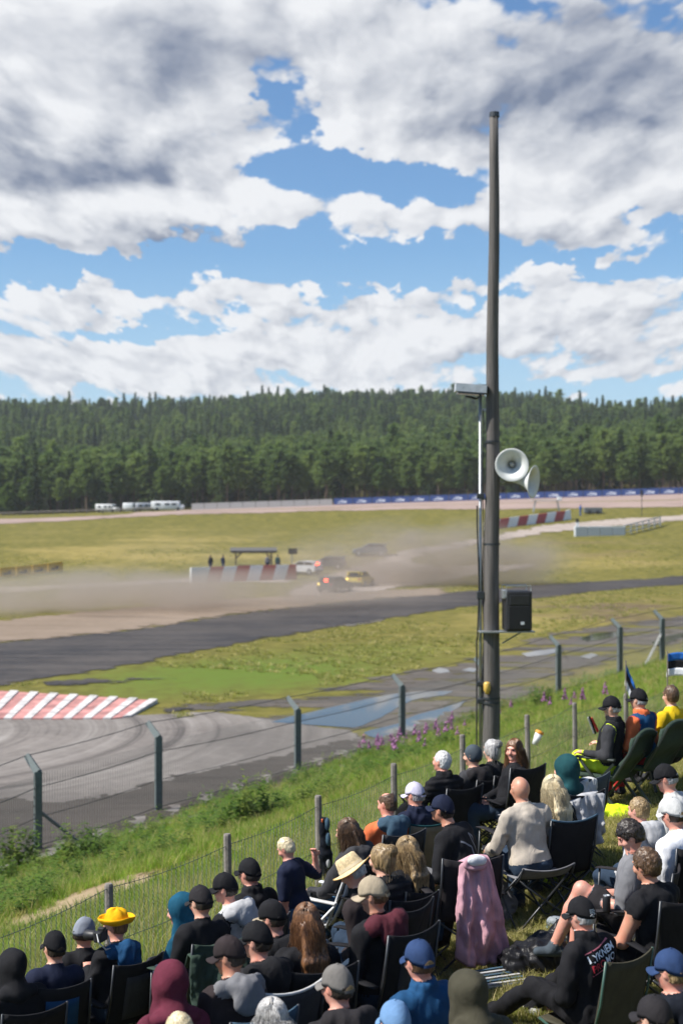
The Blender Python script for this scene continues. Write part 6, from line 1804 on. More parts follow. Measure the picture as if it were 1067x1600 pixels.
def heap(name, label, cat, base, size, cloth, seed=1, parts=1, accent=None):
    """crumpled cloth lying on the ground"""
    t = empty(name, base, 0, label, cat); g = np.random.default_rng(seed); v = Vol()
    for k in range(9):
        a = g.uniform(0, 6.28); r = g.uniform(0, .75); v.ell((math.cos(a) * r * size[0] / 2, math.sin(a) * r * size[1] / 2, size[2] * g.uniform(.15, .45)), (size[0] * g.uniform(.22, .36), size[1] * g.uniform(.22, .36), size[2] * g.uniform(.3, .5)), 0, .06, Rz(g.uniform(0, 3)))
    P, Q, *_ = v.mesh(.011); N_ = vert_normals(P, Q)
    wv = P + .06 * np.stack([vnoise(P, 6, seed), vnoise(P, 6, seed + 1), vnoise(P, 6, seed + 2)], -1)
    P = P + N_ * (.030 * (1 - 2 * np.abs(vnoise(wv, 8, seed))) + .018 * (1 - 2 * np.abs(vnoise(wv, 17, seed + 4))) + .008 * vnoise(wv, 36, seed + 6))[:, None] * min(1, size[2] / .2)
    link('cloth', np_mesh('cloth', P, Q, fab(cloth) if cloth not in ('black', 'softblack') else fabric('black_nylon', (.012, .012, .014), .38, .8)), t)
    if accent:
        mb = MB(); mb.sheet([[(x * size[0] * .7, y * .05 + .3 * x * size[1], size[2] * .80 + .015 * math.sin(x * 9)) for y in (-1, 0, 1)] for x in np.linspace(-.5, .5, 9)], .006); mb.build('reflective_band', fab(accent), t, True)
    return t


# ------------------------------------------------------------------ the spectators
G = {}
PR = random.Random(21)
def sit(key, label, px, chair=None, **k):
    k.setdefault('roll', PR.uniform(-6, 6)); k['lean'] = k.get('lean', -4) + PR.uniform(-4, 7)
    h_ = k.get('head', (0, 0)); k['head'] = (h_[0] + PR.uniform(-8, 8), h_[1] + PR.uniform(-3, 7))
    G[key] = person(label, px, **k)
    if chair:
        ck = dict(chair); fn = ck.pop('fn', camp_chair); lb = ck.pop('label'); i = G[key]
        if fn is camp_chair:
            dh = max(-.16, min(.14, i['hip'] - .47)) if 'hs' not in ck else 0
            ck.setdefault('hs', .40 + dh); ck['hb'] = ck.get('hb', .88) + dh
        fn(i['base'], i['yaw'] + R(ck.pop('dyaw', 0)), lb, **ck)
    return G[key]


C = dict
# right rear: three in green recliners
sit('hv', 'person in black cap and black jacket with fluorescent trousers across the lap', (955, 1105), dd=-0.20, yaw=62, hip=.50, lean=-10, head=(6, 4), arms='rest', top='black', sleeve='charcoal', pants='lime', cap='black', hair=('crop', 'grey'), collar='black', cap_kw=C(back_gap=False),
    chair=C(fn=recliner, label='dark green recliner of the person with fluorescent trousers', dyaw=-10))
sit('ob', 'person in black cap and blue and orange jacket between two green recliners', (997, 1093), yaw=45, hip=.50, lean=-4, head=(5, 0), top='blue', sleeve='orange', pants='red', cap='black', hair=('crop', 'grey'), collar='orange', cap_kw=C(back_gap=False),
    chair=C(fn=recliner, label='dark green recliner holding the person in blue and orange'))
sit('yj', 'brown haired person in a yellow jacket seated at the far right end', (1047, 1087), dd=0.40, yaw=38, hip=.50, lean=-2, head=(0, 3), top='yellow', pants='black', hair=('short', 'brown'),
    chair=C(fn=recliner, label='dark green recliner under the person in the yellow jacket', dyaw=-30, hb=.80))
# middle rear
sit('puf', 'white haired person in a black quilted jacket leaning toward the fence', (690, 1190), yaw=38, hip=.52, lean=8, head=(12, -2), arms='knees', top='black', pants='black', hair=('crop', 'white'), puffer=True, collar='black', w=1.08, skin='pink',
    chair=C(label='black camping chair under the white haired person in quilted jacket'))
sit('ring', 'person in dark bandana and charcoal hoodie with a round white emblem', (738, 1181), dd=0.35, yaw=42, hip=.48, lean=-2, head=(14, 2), top='charcoal', pants='black', cap='slate', hair=('crop', 'dark'), hood_down='softblack', cap_kw=C(kind='beanie'),
    chair=C(label='black camping chair of the person with round emblem hoodie'))
sit('gbun', 'grey haired person in black beside the fence, hair tied back', (768, 1172), dd=0.75, yaw=40, hip=.48, lean=-2, head=(8, 4), top='black', hair=('bun', 'grey'), chair=C(label='black camping chair of the grey haired person by the fence'))
sit('turn', 'fair haired person in black turned round toward the camera', (803, 1172), dd=0.45, yaw=95, hip=.48, lean=-6, head=(34, 2), top='black', hair=('swept', 'auburn'), skin='pink', twist=10, chair=C(label='tall black camping chair behind the person looking back', hb=.96, dyaw=-58))
sit('bald', 'bald person in a beige knitted sweater and blue jeans', (812, 1232), yaw=24, hip=.50, lean=2, head=(6, 2), arms='knees', top='beige', pants='dkjeans', skin='tan', fine_hands=True, w=1.04, chair=C(label='low pale folding chair under the person in the beige sweater', hb=.48, cloth='midgrey', arm=False))
sit('lblond', 'person with long pale blonde hair in a black top', (862, 1232), dd=0.30, yaw=30, hip=.46, lean=-4, head=(10, 2), top='black', hair=('long', 'pale'), chair=C(label='black camping chair of the long haired blonde person', rim='bluegrey'))
sit('thood', 'person with a dark teal hood up behind the blonde person', (881, 1203), dd=0.40, yaw=40, hip=.46, lean=-4, head=(4, 6), top='dkteal', hood='dkteal', chair=C(label='black camping chair of the person in the dark teal hood'))
# middle
sit('orj', 'balding person in an orange jacket with grey blue hood', (605, 1256), yaw=36, hip=.47, lean=0, head=(8, 4), arms='knees', top='orange', hood_down='bluegrey', hair=('thin', 'brown'), skin='pink', chair=C(label='dark camping chair under the person in orange', cloth='charcoal'))
sit('lav', 'person in a pale lavender cap and dark jacket', (648, 1242), dd=0.30, yaw=32, hip=.47, lean=-4, head=(22, 2), top='navy', cap='lavender', hair=('crop', 'grey'), skin='pink', collar='navy', chair=C(label='khaki camping chair with green frame behind the lavender cap', cloth='khaki', tube=plain('green_tube', (.04, .09, .07), .4), rim='dkteal'))
sit('navt', 'person in navy cap and black shirt with grey chevron print, leaning forward', (691, 1265), yaw=52, hip=.47, lean=26, roll=-4, head=(4, -4), arms='knees', top='black', pants='midgrey', forearm='short', cap='navy', hair=('crop', 'dark'), skin='tan', w=1.06, cap_kw=C(back_gap=False), fine_hands=True)
sit('blw', 'blonde long haired person in a black jacket behind the navy cap', (635, 1330), dd=0.65, yaw=34, hip=.46, lean=2, head=(14, 4), top='black', hair=('long', 'dkblond'), chair=C(label='black and blue camping chair of the blonde person with pale gloves', accent='blue'))
sit('bbun', 'blonde person with hair in a loose bun and dark quilted jacket', (596, 1343), dd=0.30, yaw=40, hip=.46, lean=4, head=(10, 4), top='black', hair=('bun', 'dkblond'), puffer=True, chair=C(label='dark camping chair of the person with the loose bun'))
sit('brw', 'person with long brown hair, charcoal jacket and blue jeans by the fence', (543, 1300), yaw=52, hip=.44, lean=4, head=(16, 4), arms='knees', top='charcoal', pants='jeans', hair=('long', 'brown'), hood_down='charcoal', chair=C(label='dark camping chair of the brown haired person in jeans'))
sit('straw', 'person in a straw hat and black jacket bending forward', (551, 1363), yaw=58, hip=.46, lean=16, head=(10, 26), roll=-6, top='brownblack', cap='black', hair=('crop', 'grey'), collar='black', skin='pink', cap_kw=C(kind='straw'), chair=C(label='black camping chair of the person in the straw hat'))
sit('tanc', 'bearded person in a tan cap and maroon hooded jacket', (583, 1398), dd=-0.25, yaw=46, hip=.46, lean=-2, head=(28, 8), top='black', hood_down='wine', cap='tan', hair=('crop', 'brown'), skin='tan', cap_kw=C(back_gap=True), chair=C(label='large black camping chair of the person in the tan cap', hb=.92, accent='charcoal'))
# standing child
sit('kid', 'blond child in a navy shirt and blue jeans standing by the chairs', (447, 1313), yaw=62, hip=.69, lean=10, head=(10, 24), sc=.76, legs='stand', top='navy', pants='jeans', forearm='short', hair=('short', 'pale'), d=13.3, fine_hands=True, skin='pink',
    armpts={-1: ((.06, .02, -.26), (.05, .06, -.50)), 1: ((.17, -.12, -.16), (.12, -.16, .06))})
# along the fence, left
sit('bc1', 'person in black cap and black jacket nearest the second stake', (390, 1364), dd=0.30, yaw=40, hip=.46, lean=0, head=(16, 4), top='black', cap='black', hair=('crop', 'dark'), collar='black', skin='pink', chair=C(label='black camping chair beside the standing child'))
sit('bc2', 'person in black cap and pale collar turned sideways beside the fence', (352, 1388), yaw=58, hip=.44, lean=4, head=(20, 6), top='palegrey', sleeve='black', cap='black', hair=('crop', 'dark'), hood_down='grey', skin='pink', cap_kw=C(back_gap=False), chair=C(label='grey camping chair of the person with the pale collar', cloth='charcoal'))
sit('bc3', 'person in a plain black cap seen over the green jacket', (314, 1409), dd=-0.30, yaw=36, hip=.46, lean=-2, head=(6, 4), top='black', cap='softblack', hair=('crop', 'dark'), chair=C(label='camping chair under the draped dark green jacket', cloth='green'))
sit('blh', 'person in a bright teal blue hooded sweater with knees drawn up', (281, 1424), dd=0.40, yaw=62, hip=.40, lean=6, head=(8, 8), arms='knees', legs='kneesup', top='teal', pants='charcoal', hood='teal', skin='pink', fine_hands=True, chair=C(label='low black camping chair of the person in the teal blue hood', hs=.32, hb=.74))
sit('ylw', 'person in a yellow sailor hat with a blue scarf over a black jacket', (181, 1446), yaw=48, hip=.46, lean=0, head=(24, 4), arms='phone', top='black', hood_down='blue', cap='capgold', hair=('crop', 'auburn'), skin='pink', cap_kw=C(kind='bucket'), chair=C(label='black camping chair of the person in the yellow hat', accent='charcoal', hb=.90))
sit('gcap', 'person in a slate grey cap looking to the right beside the yellow hat', (132, 1457), dd=0.40, yaw=26, hip=.45, lean=0, head=(-50, 4), top='black', cap='stonecap', hair=('crop', 'dark'), skin='tan', cap_kw=C(back_gap=False), chair=C(label='black camping chair with a wide blue panel beside the yellow hat', accent='brightblue', hb=.92, dyaw=8))
sit('bc4', 'person in a black cap low behind the blue panelled chair', (86, 1480), dd=-0.15, yaw=34, hip=.44, lean=-4, head=(0, 4), top='navy', cap='black', hair=('crop', 'dark'), chair=C(label='black camping chair with a narrow blue panel, second from the left edge', accent='blue', hb=.90, dyaw=-8, w=.48))
sit('bhd', 'person in a black hooded jacket at the lower left edge', (18, 1512), yaw=34, hip=.46, lean=6, head=(4, 10), top='black', hood='black', w=1.1, chair=C(label='dark camping chair at the lower left edge'))
# front rows
sit('orb', 'person in a black cap with an orange brim behind the brown haired person', (426, 1434), dd=0.30, yaw=44, hip=.46, lean=0, head=(14, 4), top='black', hood_down='black', cap='black', hair=('crop', 'dark'), skin='pink', cap_kw=C(brimcol='tan', back_gap=False), chair=C(label='black camping chair of the person with the orange brim'))
sit('brn', 'person with very long wavy brown hair in a black jacket', (478, 1440), dd=0.05, yaw=28, hip=.47, lean=-2, head=(4, 2), top='black', hair=('verylong', 'auburn'), chair=C(label='black camping chair of the person with very long brown hair'))
sit('bc5', 'person in a black cap and hoodie shown in profile beside the brown capped one', (402, 1470), yaw=42, hip=.46, lean=0, head=(34, 6), top='softblack', hood_down='black', cap='black', hair=('crop', 'dark'), skin='pink', cap_kw=C(back_gap=False), chair=C(label='charcoal camping chair with pale binding near the grey haired person', cloth='charcoal', rim='palegrey'))
sit('bc6', 'person in a brown black cap and hoodie with grey hood lining', (359, 1494), dd=-0.15, yaw=40, hip=.46, lean=4, head=(26, 8), top='brownblack', hood_down='midgrey', cap='brownblack', hair=('crop', 'dark'), skin='tan', cap_kw=C(back_gap=False), chair=C(label='blue grey camping chair at the bottom edge', cloth='bluegrey', hb=.84))
sit('mar', 'person with a maroon hood up, seen from behind', (263, 1540), yaw=26, hip=.47, lean=6, head=(4, 8), top='maroon', hood='maroon', chair=C(label='low folding chair under the person in the maroon hood', cloth='softblack', hb=.60))
sit('blk', 'fair haired person cut off by the bottom edge beside the maroon hood', (279, 1612), dd=-0.30, yaw=30, hip=.40, lean=0, head=(4, 2), top='ltblue', hair=('short', 'pale'), sc=.9)
sit('grw', 'person with wavy grey hair at the bottom edge', (424, 1594), yaw=30, hip=.45, lean=0, head=(6, 2), top='charcoal', hair=('bob', 'grey'))
sit('gry', 'person in a grey brown cap and black hoodie with printed sleeve', (527, 1542), yaw=34, hip=.47, lean=2, head=(10, 4), top='softblack', hood_down='softblack', cap='capgrey', hair=('crop', 'dark'), skin='pink', w=1.08, chair=C(label='low chair under the person in the grey brown cap', hb=.55, cloth='black'))
sit('ltb', 'person in a light blue denim cap at the bottom edge', (617, 1600), yaw=30, hip=.45, lean=0, head=(-14, 4), top='blue', cap='ltblue', hair=('crop', 'brown'))
sit('nvb', 'person in a navy cap and bright blue fleece', (655, 1502), yaw=28, hip=.46, lean=2, head=(12, 2), top='blue', collar='blue', cap='capblue', hair=('crop', 'brown'), skin='pink', chair=C(label='pale framed chair with striped back under the blue fleece', cloth='khaki', rim='palegrey', hb=.66, tube=M_TUBEG))
sit('olv', 'person in an olive green hooded parka seen from behind', (727, 1552), yaw=24, hip=.47, lean=6, head=(4, 6), top='olive', hood='olive', w=1.1)
# right
sit('blkj', 'person in black cap and printed black jacket sitting low with legs out', (908, 1430), yaw=42, hip=.23, lean=8, roll=0, head=(6, 8), arms='lap', top='black', pants='black', shoes='palegrey', cap='black', hair=('crop', 'grey'), collar='black', skin='pink', w=1.06,
    legpts={-1: ((.06, .40, .13), (.07, .80, .0)), 1: ((.08, .39, .16), (.06, .70, .0))}, fine_hands=True, cap_kw=C(back_gap=False), chair=C(label='low olive chair behind the person in the printed jacket', cloth='olive', hs=.16, hb=.66, arm=False, tube=plain('green_tube', (.04, .09, .07), .4)))
sit('slv', 'brown haired person in a sleeveless black shirt', (1009, 1352), yaw=40, hip=.46, lean=10, head=(10, 6), arms='knees', top='black', pants='black', forearm='bare', hair=('tousled', 'brown'), skin='tan', w=1.08, fine_hands=True, chair=C(label='black camping chair with white mark behind the sleeveless shirt', logo=True, hb=.94, dyaw=-14))
sit('sung', 'dark haired person in shorts with sunglasses pushed up and one leg crossed', (984, 1357), yaw=74, hip=.46, lean=4, head=(8, 24), arms='hold', forearm='short', top='midgrey', pants='softblack', thigh='shorts', shoes='slate', hair=('tousled', 'dark'), skin='pink', d=12.0, fine_hands=True,
    legpts={-1: ((.02, .40, .26), (-.02, .62, .16)), 1: ((.06, .43, .10), (.05, .50, 0))}, chair=C(label='folding chair under the person in shorts', cloth='softblack'))
sit('boy', 'fair haired boy in a pale grey hoodie', (997, 1266), dd=0.20, yaw=42, hip=.44, lean=4, head=(14, 6), sc=.92, top='grey', hood_down='grey', hair=('short', 'dkblond'), skin='pink', chair=C(label='low chair under the boy in the grey hoodie', hb=.6, cloth='softblack'))
sit('wht', 'person in a pale grey cap and white shirt', (1051, 1272), dd=-0.20, yaw=36, hip=.46, lean=2, head=(8, 4), top='white', forearm='short', cap='palegrey', hair=('crop', 'dark'), skin='pink', chair=C(label='black camping chair cut off by the right edge beside the white shirt', hb=.90, dyaw=-20))
sit('gsw', 'person in a black cap and pale grey sweater looking down to the left', (1040, 1216), yaw=58, hip=.46, lean=6, head=(14, 20), top='palegrey', cap='black', hair=('crop', 'grey'), skin='pink', cap_kw=C(back_gap=False), chair=C(label='folding chair under the person in the pale grey sweater'))
sit('nvr', 'person in a navy cap and dark jacket at the lower right edge', (1048, 1517), yaw=34, hip=.45, lean=0, head=(10, 4), top='midnight', hood_down='midnight', cap='capblue', hair=('crop', 'dkblond'), skin='pink')
sit('bkr', 'person in a plain black cap cut off at the lower right corner', (1022, 1592), yaw=30, hip=.45, lean=0, head=(4, 4), top='black', cap='softblack', hair=('crop', 'dark'))

# marshals by the far track
def marshal(key, label, u, v, d, top, yaw, up=True, **k):
    G[key] = person(label, (u, v), yaw=yaw, hip=.93, lean=0, legs='stand', arms='down', top=top, far=True, d=d, group='marshals by the far track', **k)
    if up: G[key]['root'].location.z = gz(G[key]['root'].location.x, B0 + 3.2) + .80
B0 = hit(380, 908).y
for (u_, w_, lb_) in ((339, 2.6, 'low wooden platform at the open end of the striped barrier'), (426, 2.4, 'low wooden platform below the shelter roof')):
    q_ = at(u_, 900, B0 + 3.2); t_ = empty('viewing_platform', Vector((q_.x, q_.y, gz(q_.x, q_.y))), 0, lb_, 'platform')
    mb = MB(); mb.box((0, 0, .76), (w_, 1.8, .08)); mb.build('deck', M_WOOD, t_)
    for sx in (-1, 1):
        for sy in (-.8, .8):
            mb = MB(); mb.box((sx * (w_ / 2 - .1), sy, .31), (.1, .1, .82)); mb.build('leg', M_WOOD, t_)
marshal('ma', 'marshal in dark clothes at the open end of the striped barrier', 329, 880, B0 + 3.0, 'charcoal', 30, hair=('crop', 'dark'))
marshal('mb', 'marshal in dark clothes standing second from the barrier end', 349, 878, B0 + 3, 'navy', -40, hair=('crop', 'dark'))
marshal('mc', 'marshal in pale clothes standing under the shelter roof', 418, 876, B0 + 3.3, 'midgrey', 10, hair=('crop', 'brown'))
marshal('md', 'marshal standing at the shelter post by the signal board', 434, 880, B0 + 3.5, 'dkteal', 0, hair=('crop', 'dark'))
marshal('me', 'marshal in a bright blue jacket by the second striped barrier', 906, 788, hit(906, 806).y, 'brightblue', 60, up=False, pants='brightblue', hair=('crop', 'dark'))

# ------------------------------------------------------------------ prints on the clothes
M_PW, M_PR, M_PB, M_PG = plain('print_white', (.70, .76, .82), .6, bumps=0), plain('print_red', (.50, .03, .05), .6, bumps=0), plain('print_blue', (.24, .40, .62), .6, bumps=0), plain('print_grey', (.17, .18, .21), .6, bumps=0)
M_PP = plain('print_rose', (.42, .12, .16), .6, bumps=0)
def back_frame(i, cx, cz, tilt=0.0):
    Rt = i['Rt']; o = i['tps']((cx, -.14, cz)); u = Rt @ np.array([math.cos(tilt), 0, math.sin(tilt)]); v_ = Rt @ np.array([-math.sin(tilt), 0, math.cos(tilt)]); n = Rt @ np.array([0, -1.0, 0])
    return o, u, v_, n
i = G['blkj']; o, u_, v_, n_ = back_frame(i, -.115, .37, R(14))
put_print(i, text2d('LYKNEM', .074), o, u_, v_, n_, M_PW, 'back_lettering')
put_print(i, text2d('PRO', .074), np.array(o) - v_ * .068, u_, v_, n_, M_PR, 'back_lettering'); put_print(i, text2d('MO', .074), np.array(o) - v_ * .068 + u_ * .150, u_, v_, n_, M_PW, 'back_lettering')
put_print(i, stroke2d([((-.01, .072), (.27, .072)), ((-.01, -.085), (.27, -.085))], .008), o, u_, v_, n_, M_PP, 'back_border')
put_print(i, stroke2d([((.04, -.21), (.10, -.12)), ((.10, -.12), (.11, -.18)), ((.11, -.18), (.17, -.11)), ((.05, -.19), (.20, -.16)), ((.10, -.19), (.06, -.28)), ((.06, -.28), (.02, -.34)), ((.17, -.11), (.18, -.16)), ((.18, -.16), (.23, -.11))], .011), o, u_, v_, n_, M_PB, 'back_signature')
# three lines of small white print on the cap, too small to read
i = G['blkj']; mb = MB(); g_ = random.Random(3)
for ln_ in range(3):
    x = 0.0
    while x < .045:
        w_ = g_.uniform(.004, .009); a = R(205) + x * 9; z = .048 - ln_ * .011
        q = [i['th'](((HR[0] + .016) * 1.0 * math.sin(-aa), (HR[1] + .018) * math.cos(aa) - .006, zz)) for aa, zz in ((R(152) + x * 9.5, z), (R(152) + (x + w_) * 9.5, z), (R(152) + (x + w_) * 9.5, z + .007), (R(152) + x * 9.5, z + .007))]
        mb.add([tuple(p) for p in q], [(0, 1, 2, 3)]); x += w_ + .003
for c_ in i['root'].children:
    if c_.name.startswith('cap'): mb.build('cap_print', M_PW, c_)
i = G['navt']; o, u_, v_, n_ = back_frame(i, .0, .22)
put_print(i, stroke2d([((-.10, .16), (.02, .08)), ((.02, .08), (-.02, -.10)), ((-.02, -.10), (.06, -.12)), ((.06, -.12), (.10, .06)), ((.06, .20), (.12, .16)), ((.10, .06), (.06, .20)), ((.12, .16), (.15, .0))], .017), o, u_, v_, n_, M_PG, 'shirt_graphic')
i = G['ring']; o, u_, v_, n_ = back_frame(i, .04, .28)
ringl = [((.07 * math.cos(a), .085 * math.sin(a)), (.07 * math.cos(a + .4), .085 * math.sin(a + .4))) for a in np.arange(0, 6.28, .4)]
put_print(i, stroke2d(ringl + [((-.03, -.02), (.03, .03)), ((-.02, .035), (.0, -.04)), ((.01, .04), (.035, -.03))], .012), o, u_, v_, n_, M_PG if False else plain('print_pale', (.36, .40, .46), .6, bumps=0), 'round_emblem')
i = G['gry']; o, u_, v_, n_ = back_frame(i, .10, .24, R(10))
put_print(i, text2d('CRE', .05), o, u_, v_, n_, plain('print_orange', (.55, .10, .04), .6, bumps=0), 'sleeve_lettering'); put_print(i, text2d('O', .05), np.array(o) - u_ * .035, u_, v_, n_, M_PB, 'sleeve_lettering')

# sunglasses pushed up, glasses, headband bits
def glasses(i, z, y, mat, tilt=0):
    mb = MB(); th = i['th']
    for sg in (-1, 1):
        c = np.array([sg * .032, y, z]); mb.add([tuple(th(c + np.array([.026 * math.cos(a), -.006 * abs(math.cos(a)), .018 * math.sin(a)]))) for a in np.linspace(0, 2 * math.pi, 12, endpoint=False)], [tuple(range(12))])
        mb.tube([tuple(th((sg * .058, y - .004, z + .004))), tuple(th((sg * .084, .02, z + .008))), tuple(th((sg * .086, -.02, z - .006)))], .0025, 5)
    mb.tube([tuple(th((-.010, y + .003, z + .006))), tuple(th((.010, y + .003, z + .006)))], .002, 5)
    return mb.build('sunglasses' if tilt else 'glasses', mat, i['root'])
glasses(G['sung'], .060, .104, M_GLASS, 1); glasses(G['blkj'], .012, .108, M_CHROME); glasses(G['hv'], .012, .108, M_GLASS)

# ------------------------------------------------------------------ empty chairs and belongings
b_ = hit(512, 1500)
def deck_chair(base, yaw):
    t = empty('deck_chair', base, yaw, 'white framed folding chair with grey and white striped back', 'chair')
    mw, mg = fab('white'), fab('midgrey')
    for k in range(8):
        x0, x1 = -.23 + k * .0575, -.23 + (k + 1) * .0575
        mb = MB(); mb.sheet([[(x, -.20 - .22 * f - .03 * math.sin(math.pi * f), .40 + .50 * f) for x in (x0, x1)] for f in np.linspace(0, 1, 7)], .006); mb.build('back_strip', mg if k % 2 else mw, t, True)
        mb = MB(); mb.sheet([[(x, y, .40 - .03 * math.sin(math.pi * (y + .2) / .5)) for x in (x0, x1)] for y in np.linspace(-.2, .3, 5)], .006); mb.build('seat_strip', mg if k % 2 else mw, t, True)
    mb = MB(); mb.tube([(-.245, -.18, .38), (-.25, -.42, .92), (-.21, -.445, .955), (.21, -.445, .955), (.25, -.42, .92), (.245, -.18, .38)], .013, 10); mb.build('back_frame', M_TUBEW, t, True)
    for sg in (-1, 1):
        mb = MB(); mb.tube([(sg * .27, .30, .01), (sg * .27, -.30, .60)], .012, 8); mb.build('leg', M_TUBEW, t, True)
        mb = MB(); mb.tube([(sg * .27, -.34, .01), (sg * .27, .28, .60)], .012, 8); mb.build('leg', M_TUBEW, t, True)
        mb = MB(); mb.bbox((sg * .27, .0, .615), (.045, .62, .022), .008); mb.build('armrest', M_TUBEW, t)
    mb = MB(); mb.tube([(-.24, .31, .385), (.24, .31, .385)], .012, 8); mb.build('front_bar', M_TUBEW, t, True)
deck_chair(b_, R(52))
c1 = hit(812, 1398); camp_chair(c1, R(20), 'empty dark mesh camping chair in front of the beige sweater', cloth='softblack', accent='charcoal', hb=.86)
c2 = hit(848, 1372); camp_chair(c2, R(38), 'empty grey camping chair with small white triangle mark', cloth='midgrey', logo=True, rim='palegrey', hb=.84)
c3 = hit(878, 1380); camp_chair(c3, R(34), 'dark camping chair with a pale blue grey jacket over it', cloth='black')
drape('draped_jacket', 'pale blue grey jacket hung over a dark chair back', 'jacket', c3, R(34), .42, .40, .90, .52, 'grey', sleeves=False, seed=4, folds=3)
c4 = hit(888, 1352); camp_chair(c4, R(40), 'dark camping chair nearest the open grass beside the teal hood', cloth='slate', hb=.90)
drape('draped_jacket', 'grey white jacket over the chair nearest the open grass', 'jacket', c4, R(40), .26, .22, .92, .50, 'palegrey', sleeves=False, seed=9, folds=2, x0=-.12)
c5 = hit(718, 1506); camp_chair(c5, R(16), 'camping chair hidden under the pink jacket', cloth='softblack', hb=.90)
drape('draped_jacket', 'dusty pink jacket with white hood lining hung over a chair back', 'jacket', c5, R(16), .25, .46, .95, .16, 'pink', lining='white', seed=2, folds=2.2, amp=.030, skew=.10, sleeves=False)
c6 = hit(772, 1440)
heap('grey_rucksack', 'grey and black bag leaning between the pink jacket and dark chair', 'bag', c6, (.34, .30, .42), 'midgrey', seed=5)
gi = G['bc3']; drape('draped_jacket', 'dark green jacket draped over a chair by the fence', 'jacket', gi['base'], gi['yaw'] + R(-6), .50, .58, .92, .40, 'green', seed=6, folds=2.4, amp=.025, sleeves=False)
gi = G['hv']; heap('hivis_vest', 'fluorescent yellow vest lying on the open grass', 'vest', hit(956, 1276), (.66, .42, .13), 'hivis', seed=8, accent='palegrey')
heap('hivis_vest', 'fluorescent yellow vest stuffed under the empty dark chair', 'vest', hit(838, 1388), (.34, .26, .30), 'lime', seed=11, accent='palegrey')
heap('black_duffel', 'crumpled black rain jacket heap on the grass beside the low chair', 'jacket', hit(838, 1516), (.50, .36, .28), 'softblack', seed=12)
heap('black_duffel', 'smaller black cloth heap between the rain jacket and the seated person', 'jacket', hit(884, 1490), (.40, .32, .28), 'black', seed=14)
# folded striped chair lying on the grass
p_ = hit(772, 1538); t_ = empty('folded_chair', p_, R(24), 'folded chair with blue and white strips lying on the grass', 'chair')
for k in range(6):
    mb = MB(); mb.box((0, -.13 + k * .05, .05 + .006 * k), (.42, .030, .014)); mb.build('slat', fab('bluegrey') if k % 2 else fab('grey'), t_)
for y_ in (-.17, .17):
    mb = MB(); mb.tube([(-.24, y_, .035), (.24, y_, .045)], .012, 8); mb.build('frame_tube', M_TUBEG, t_)
# clog of the person in shorts
def clog(p, yaw, label):
    t = empty('rubber_clog', p, yaw, label, 'shoe'); v = Vol()
    v.cap((0, -.09, .05), (0, .10, .045), .045, .055, 0, .04); v.ell((0, .09, .05), (.058, .085, .055), 0, .03); v.ell((0, -.09, .11), (.036, .06, .05), 0, .02, sub=True)
    P, Q, *_ = v.mesh(.009); link('upper', np_mesh('upper', P, Q, plain('clog_grey', (.20, .23, .26), .6)), t)
    mb = MB(); mb.sheet([[(x * (.048 + .012 * math.sin((y + .14) * 11)), y, .006 + .01 * abs(y) * 3) for x in (-1, -.5, 0, .5, 1)] for y in np.linspace(-.14, .17, 9)], .018); mb.build('sole', plain('clog_blue', (.06, .22, .38), .6), t, True)
    mb = MB()
    for a in range(7):
        q = Vector((.04 * math.sin(a * .9 - 2.7), .07 + .05 * math.cos(a * 1.4), .103 - .006 * (a % 3))); mb.lathe([(0, .002), (.006, .001), (.006, -.004)], 8, Matrix.Translation(q))
    mb.build('vent_hole', M_BLACK, t)
clog(hit(884, 1452), R(70), 'grey blue rubber clog on the foot of the person in shorts')
# drink can, bottle, camera
i = G['sung']; pc_ = at(947, 1412, i['base'].y - .25); t_ = empty('drink_can', pc_ - Vector((0, 0, .06)), 0, 'black drink can with silver top held in front of the crossed legs', 'can')
mb = MB(); mb.lathe([(0, 0), (.026, 0), (.031, .01), (.031, .11), (.026, .122)], 16); mb.build('body', M_BLACK, t_, True)
mb = MB(); mb.lathe([(.026, .122), (.027, .126), (.024, .126), (.023, .12), (0, .12)], 16); mb.build('lid', M_CHROME, t_, True)
i = G['gcap']; pc_ = at(158, 1462, G['ylw']['base'].y - .12); t_ = empty('photo_camera', pc_, R(70), 'black camera held up between the slate cap and the yellow hat', 'camera')
mb = MB(); mb.bbox((0, 0, 0), (.13, .07, .09), .012); mb.bbox((0, -.01, .055), (.05, .06, .035), .01); mb.build('camera_body', M_BLACK, t_)
mb = MB(); mb.lathe([(0, 0), (.038, 0), (.042, .03), (.042, .11), (.036, .115), (.034, .10), (0, .09)], 20, Matrix.Translation((0, .03, -.005)) @ Matrix.Rotation(R(-90), 4, 'X')); mb.build('lens', M_BLACK, t_, True)
mb = MB(); mb.tube([(-.065, 0, .03), (-.11, -.04, -.02), (-.06, -.08, -.09), (.03, -.08, -.10), (.08, -.03, -.03), (.065, 0, .03)], .006, 5); mb.build('strap', fab('palegrey'), t_)
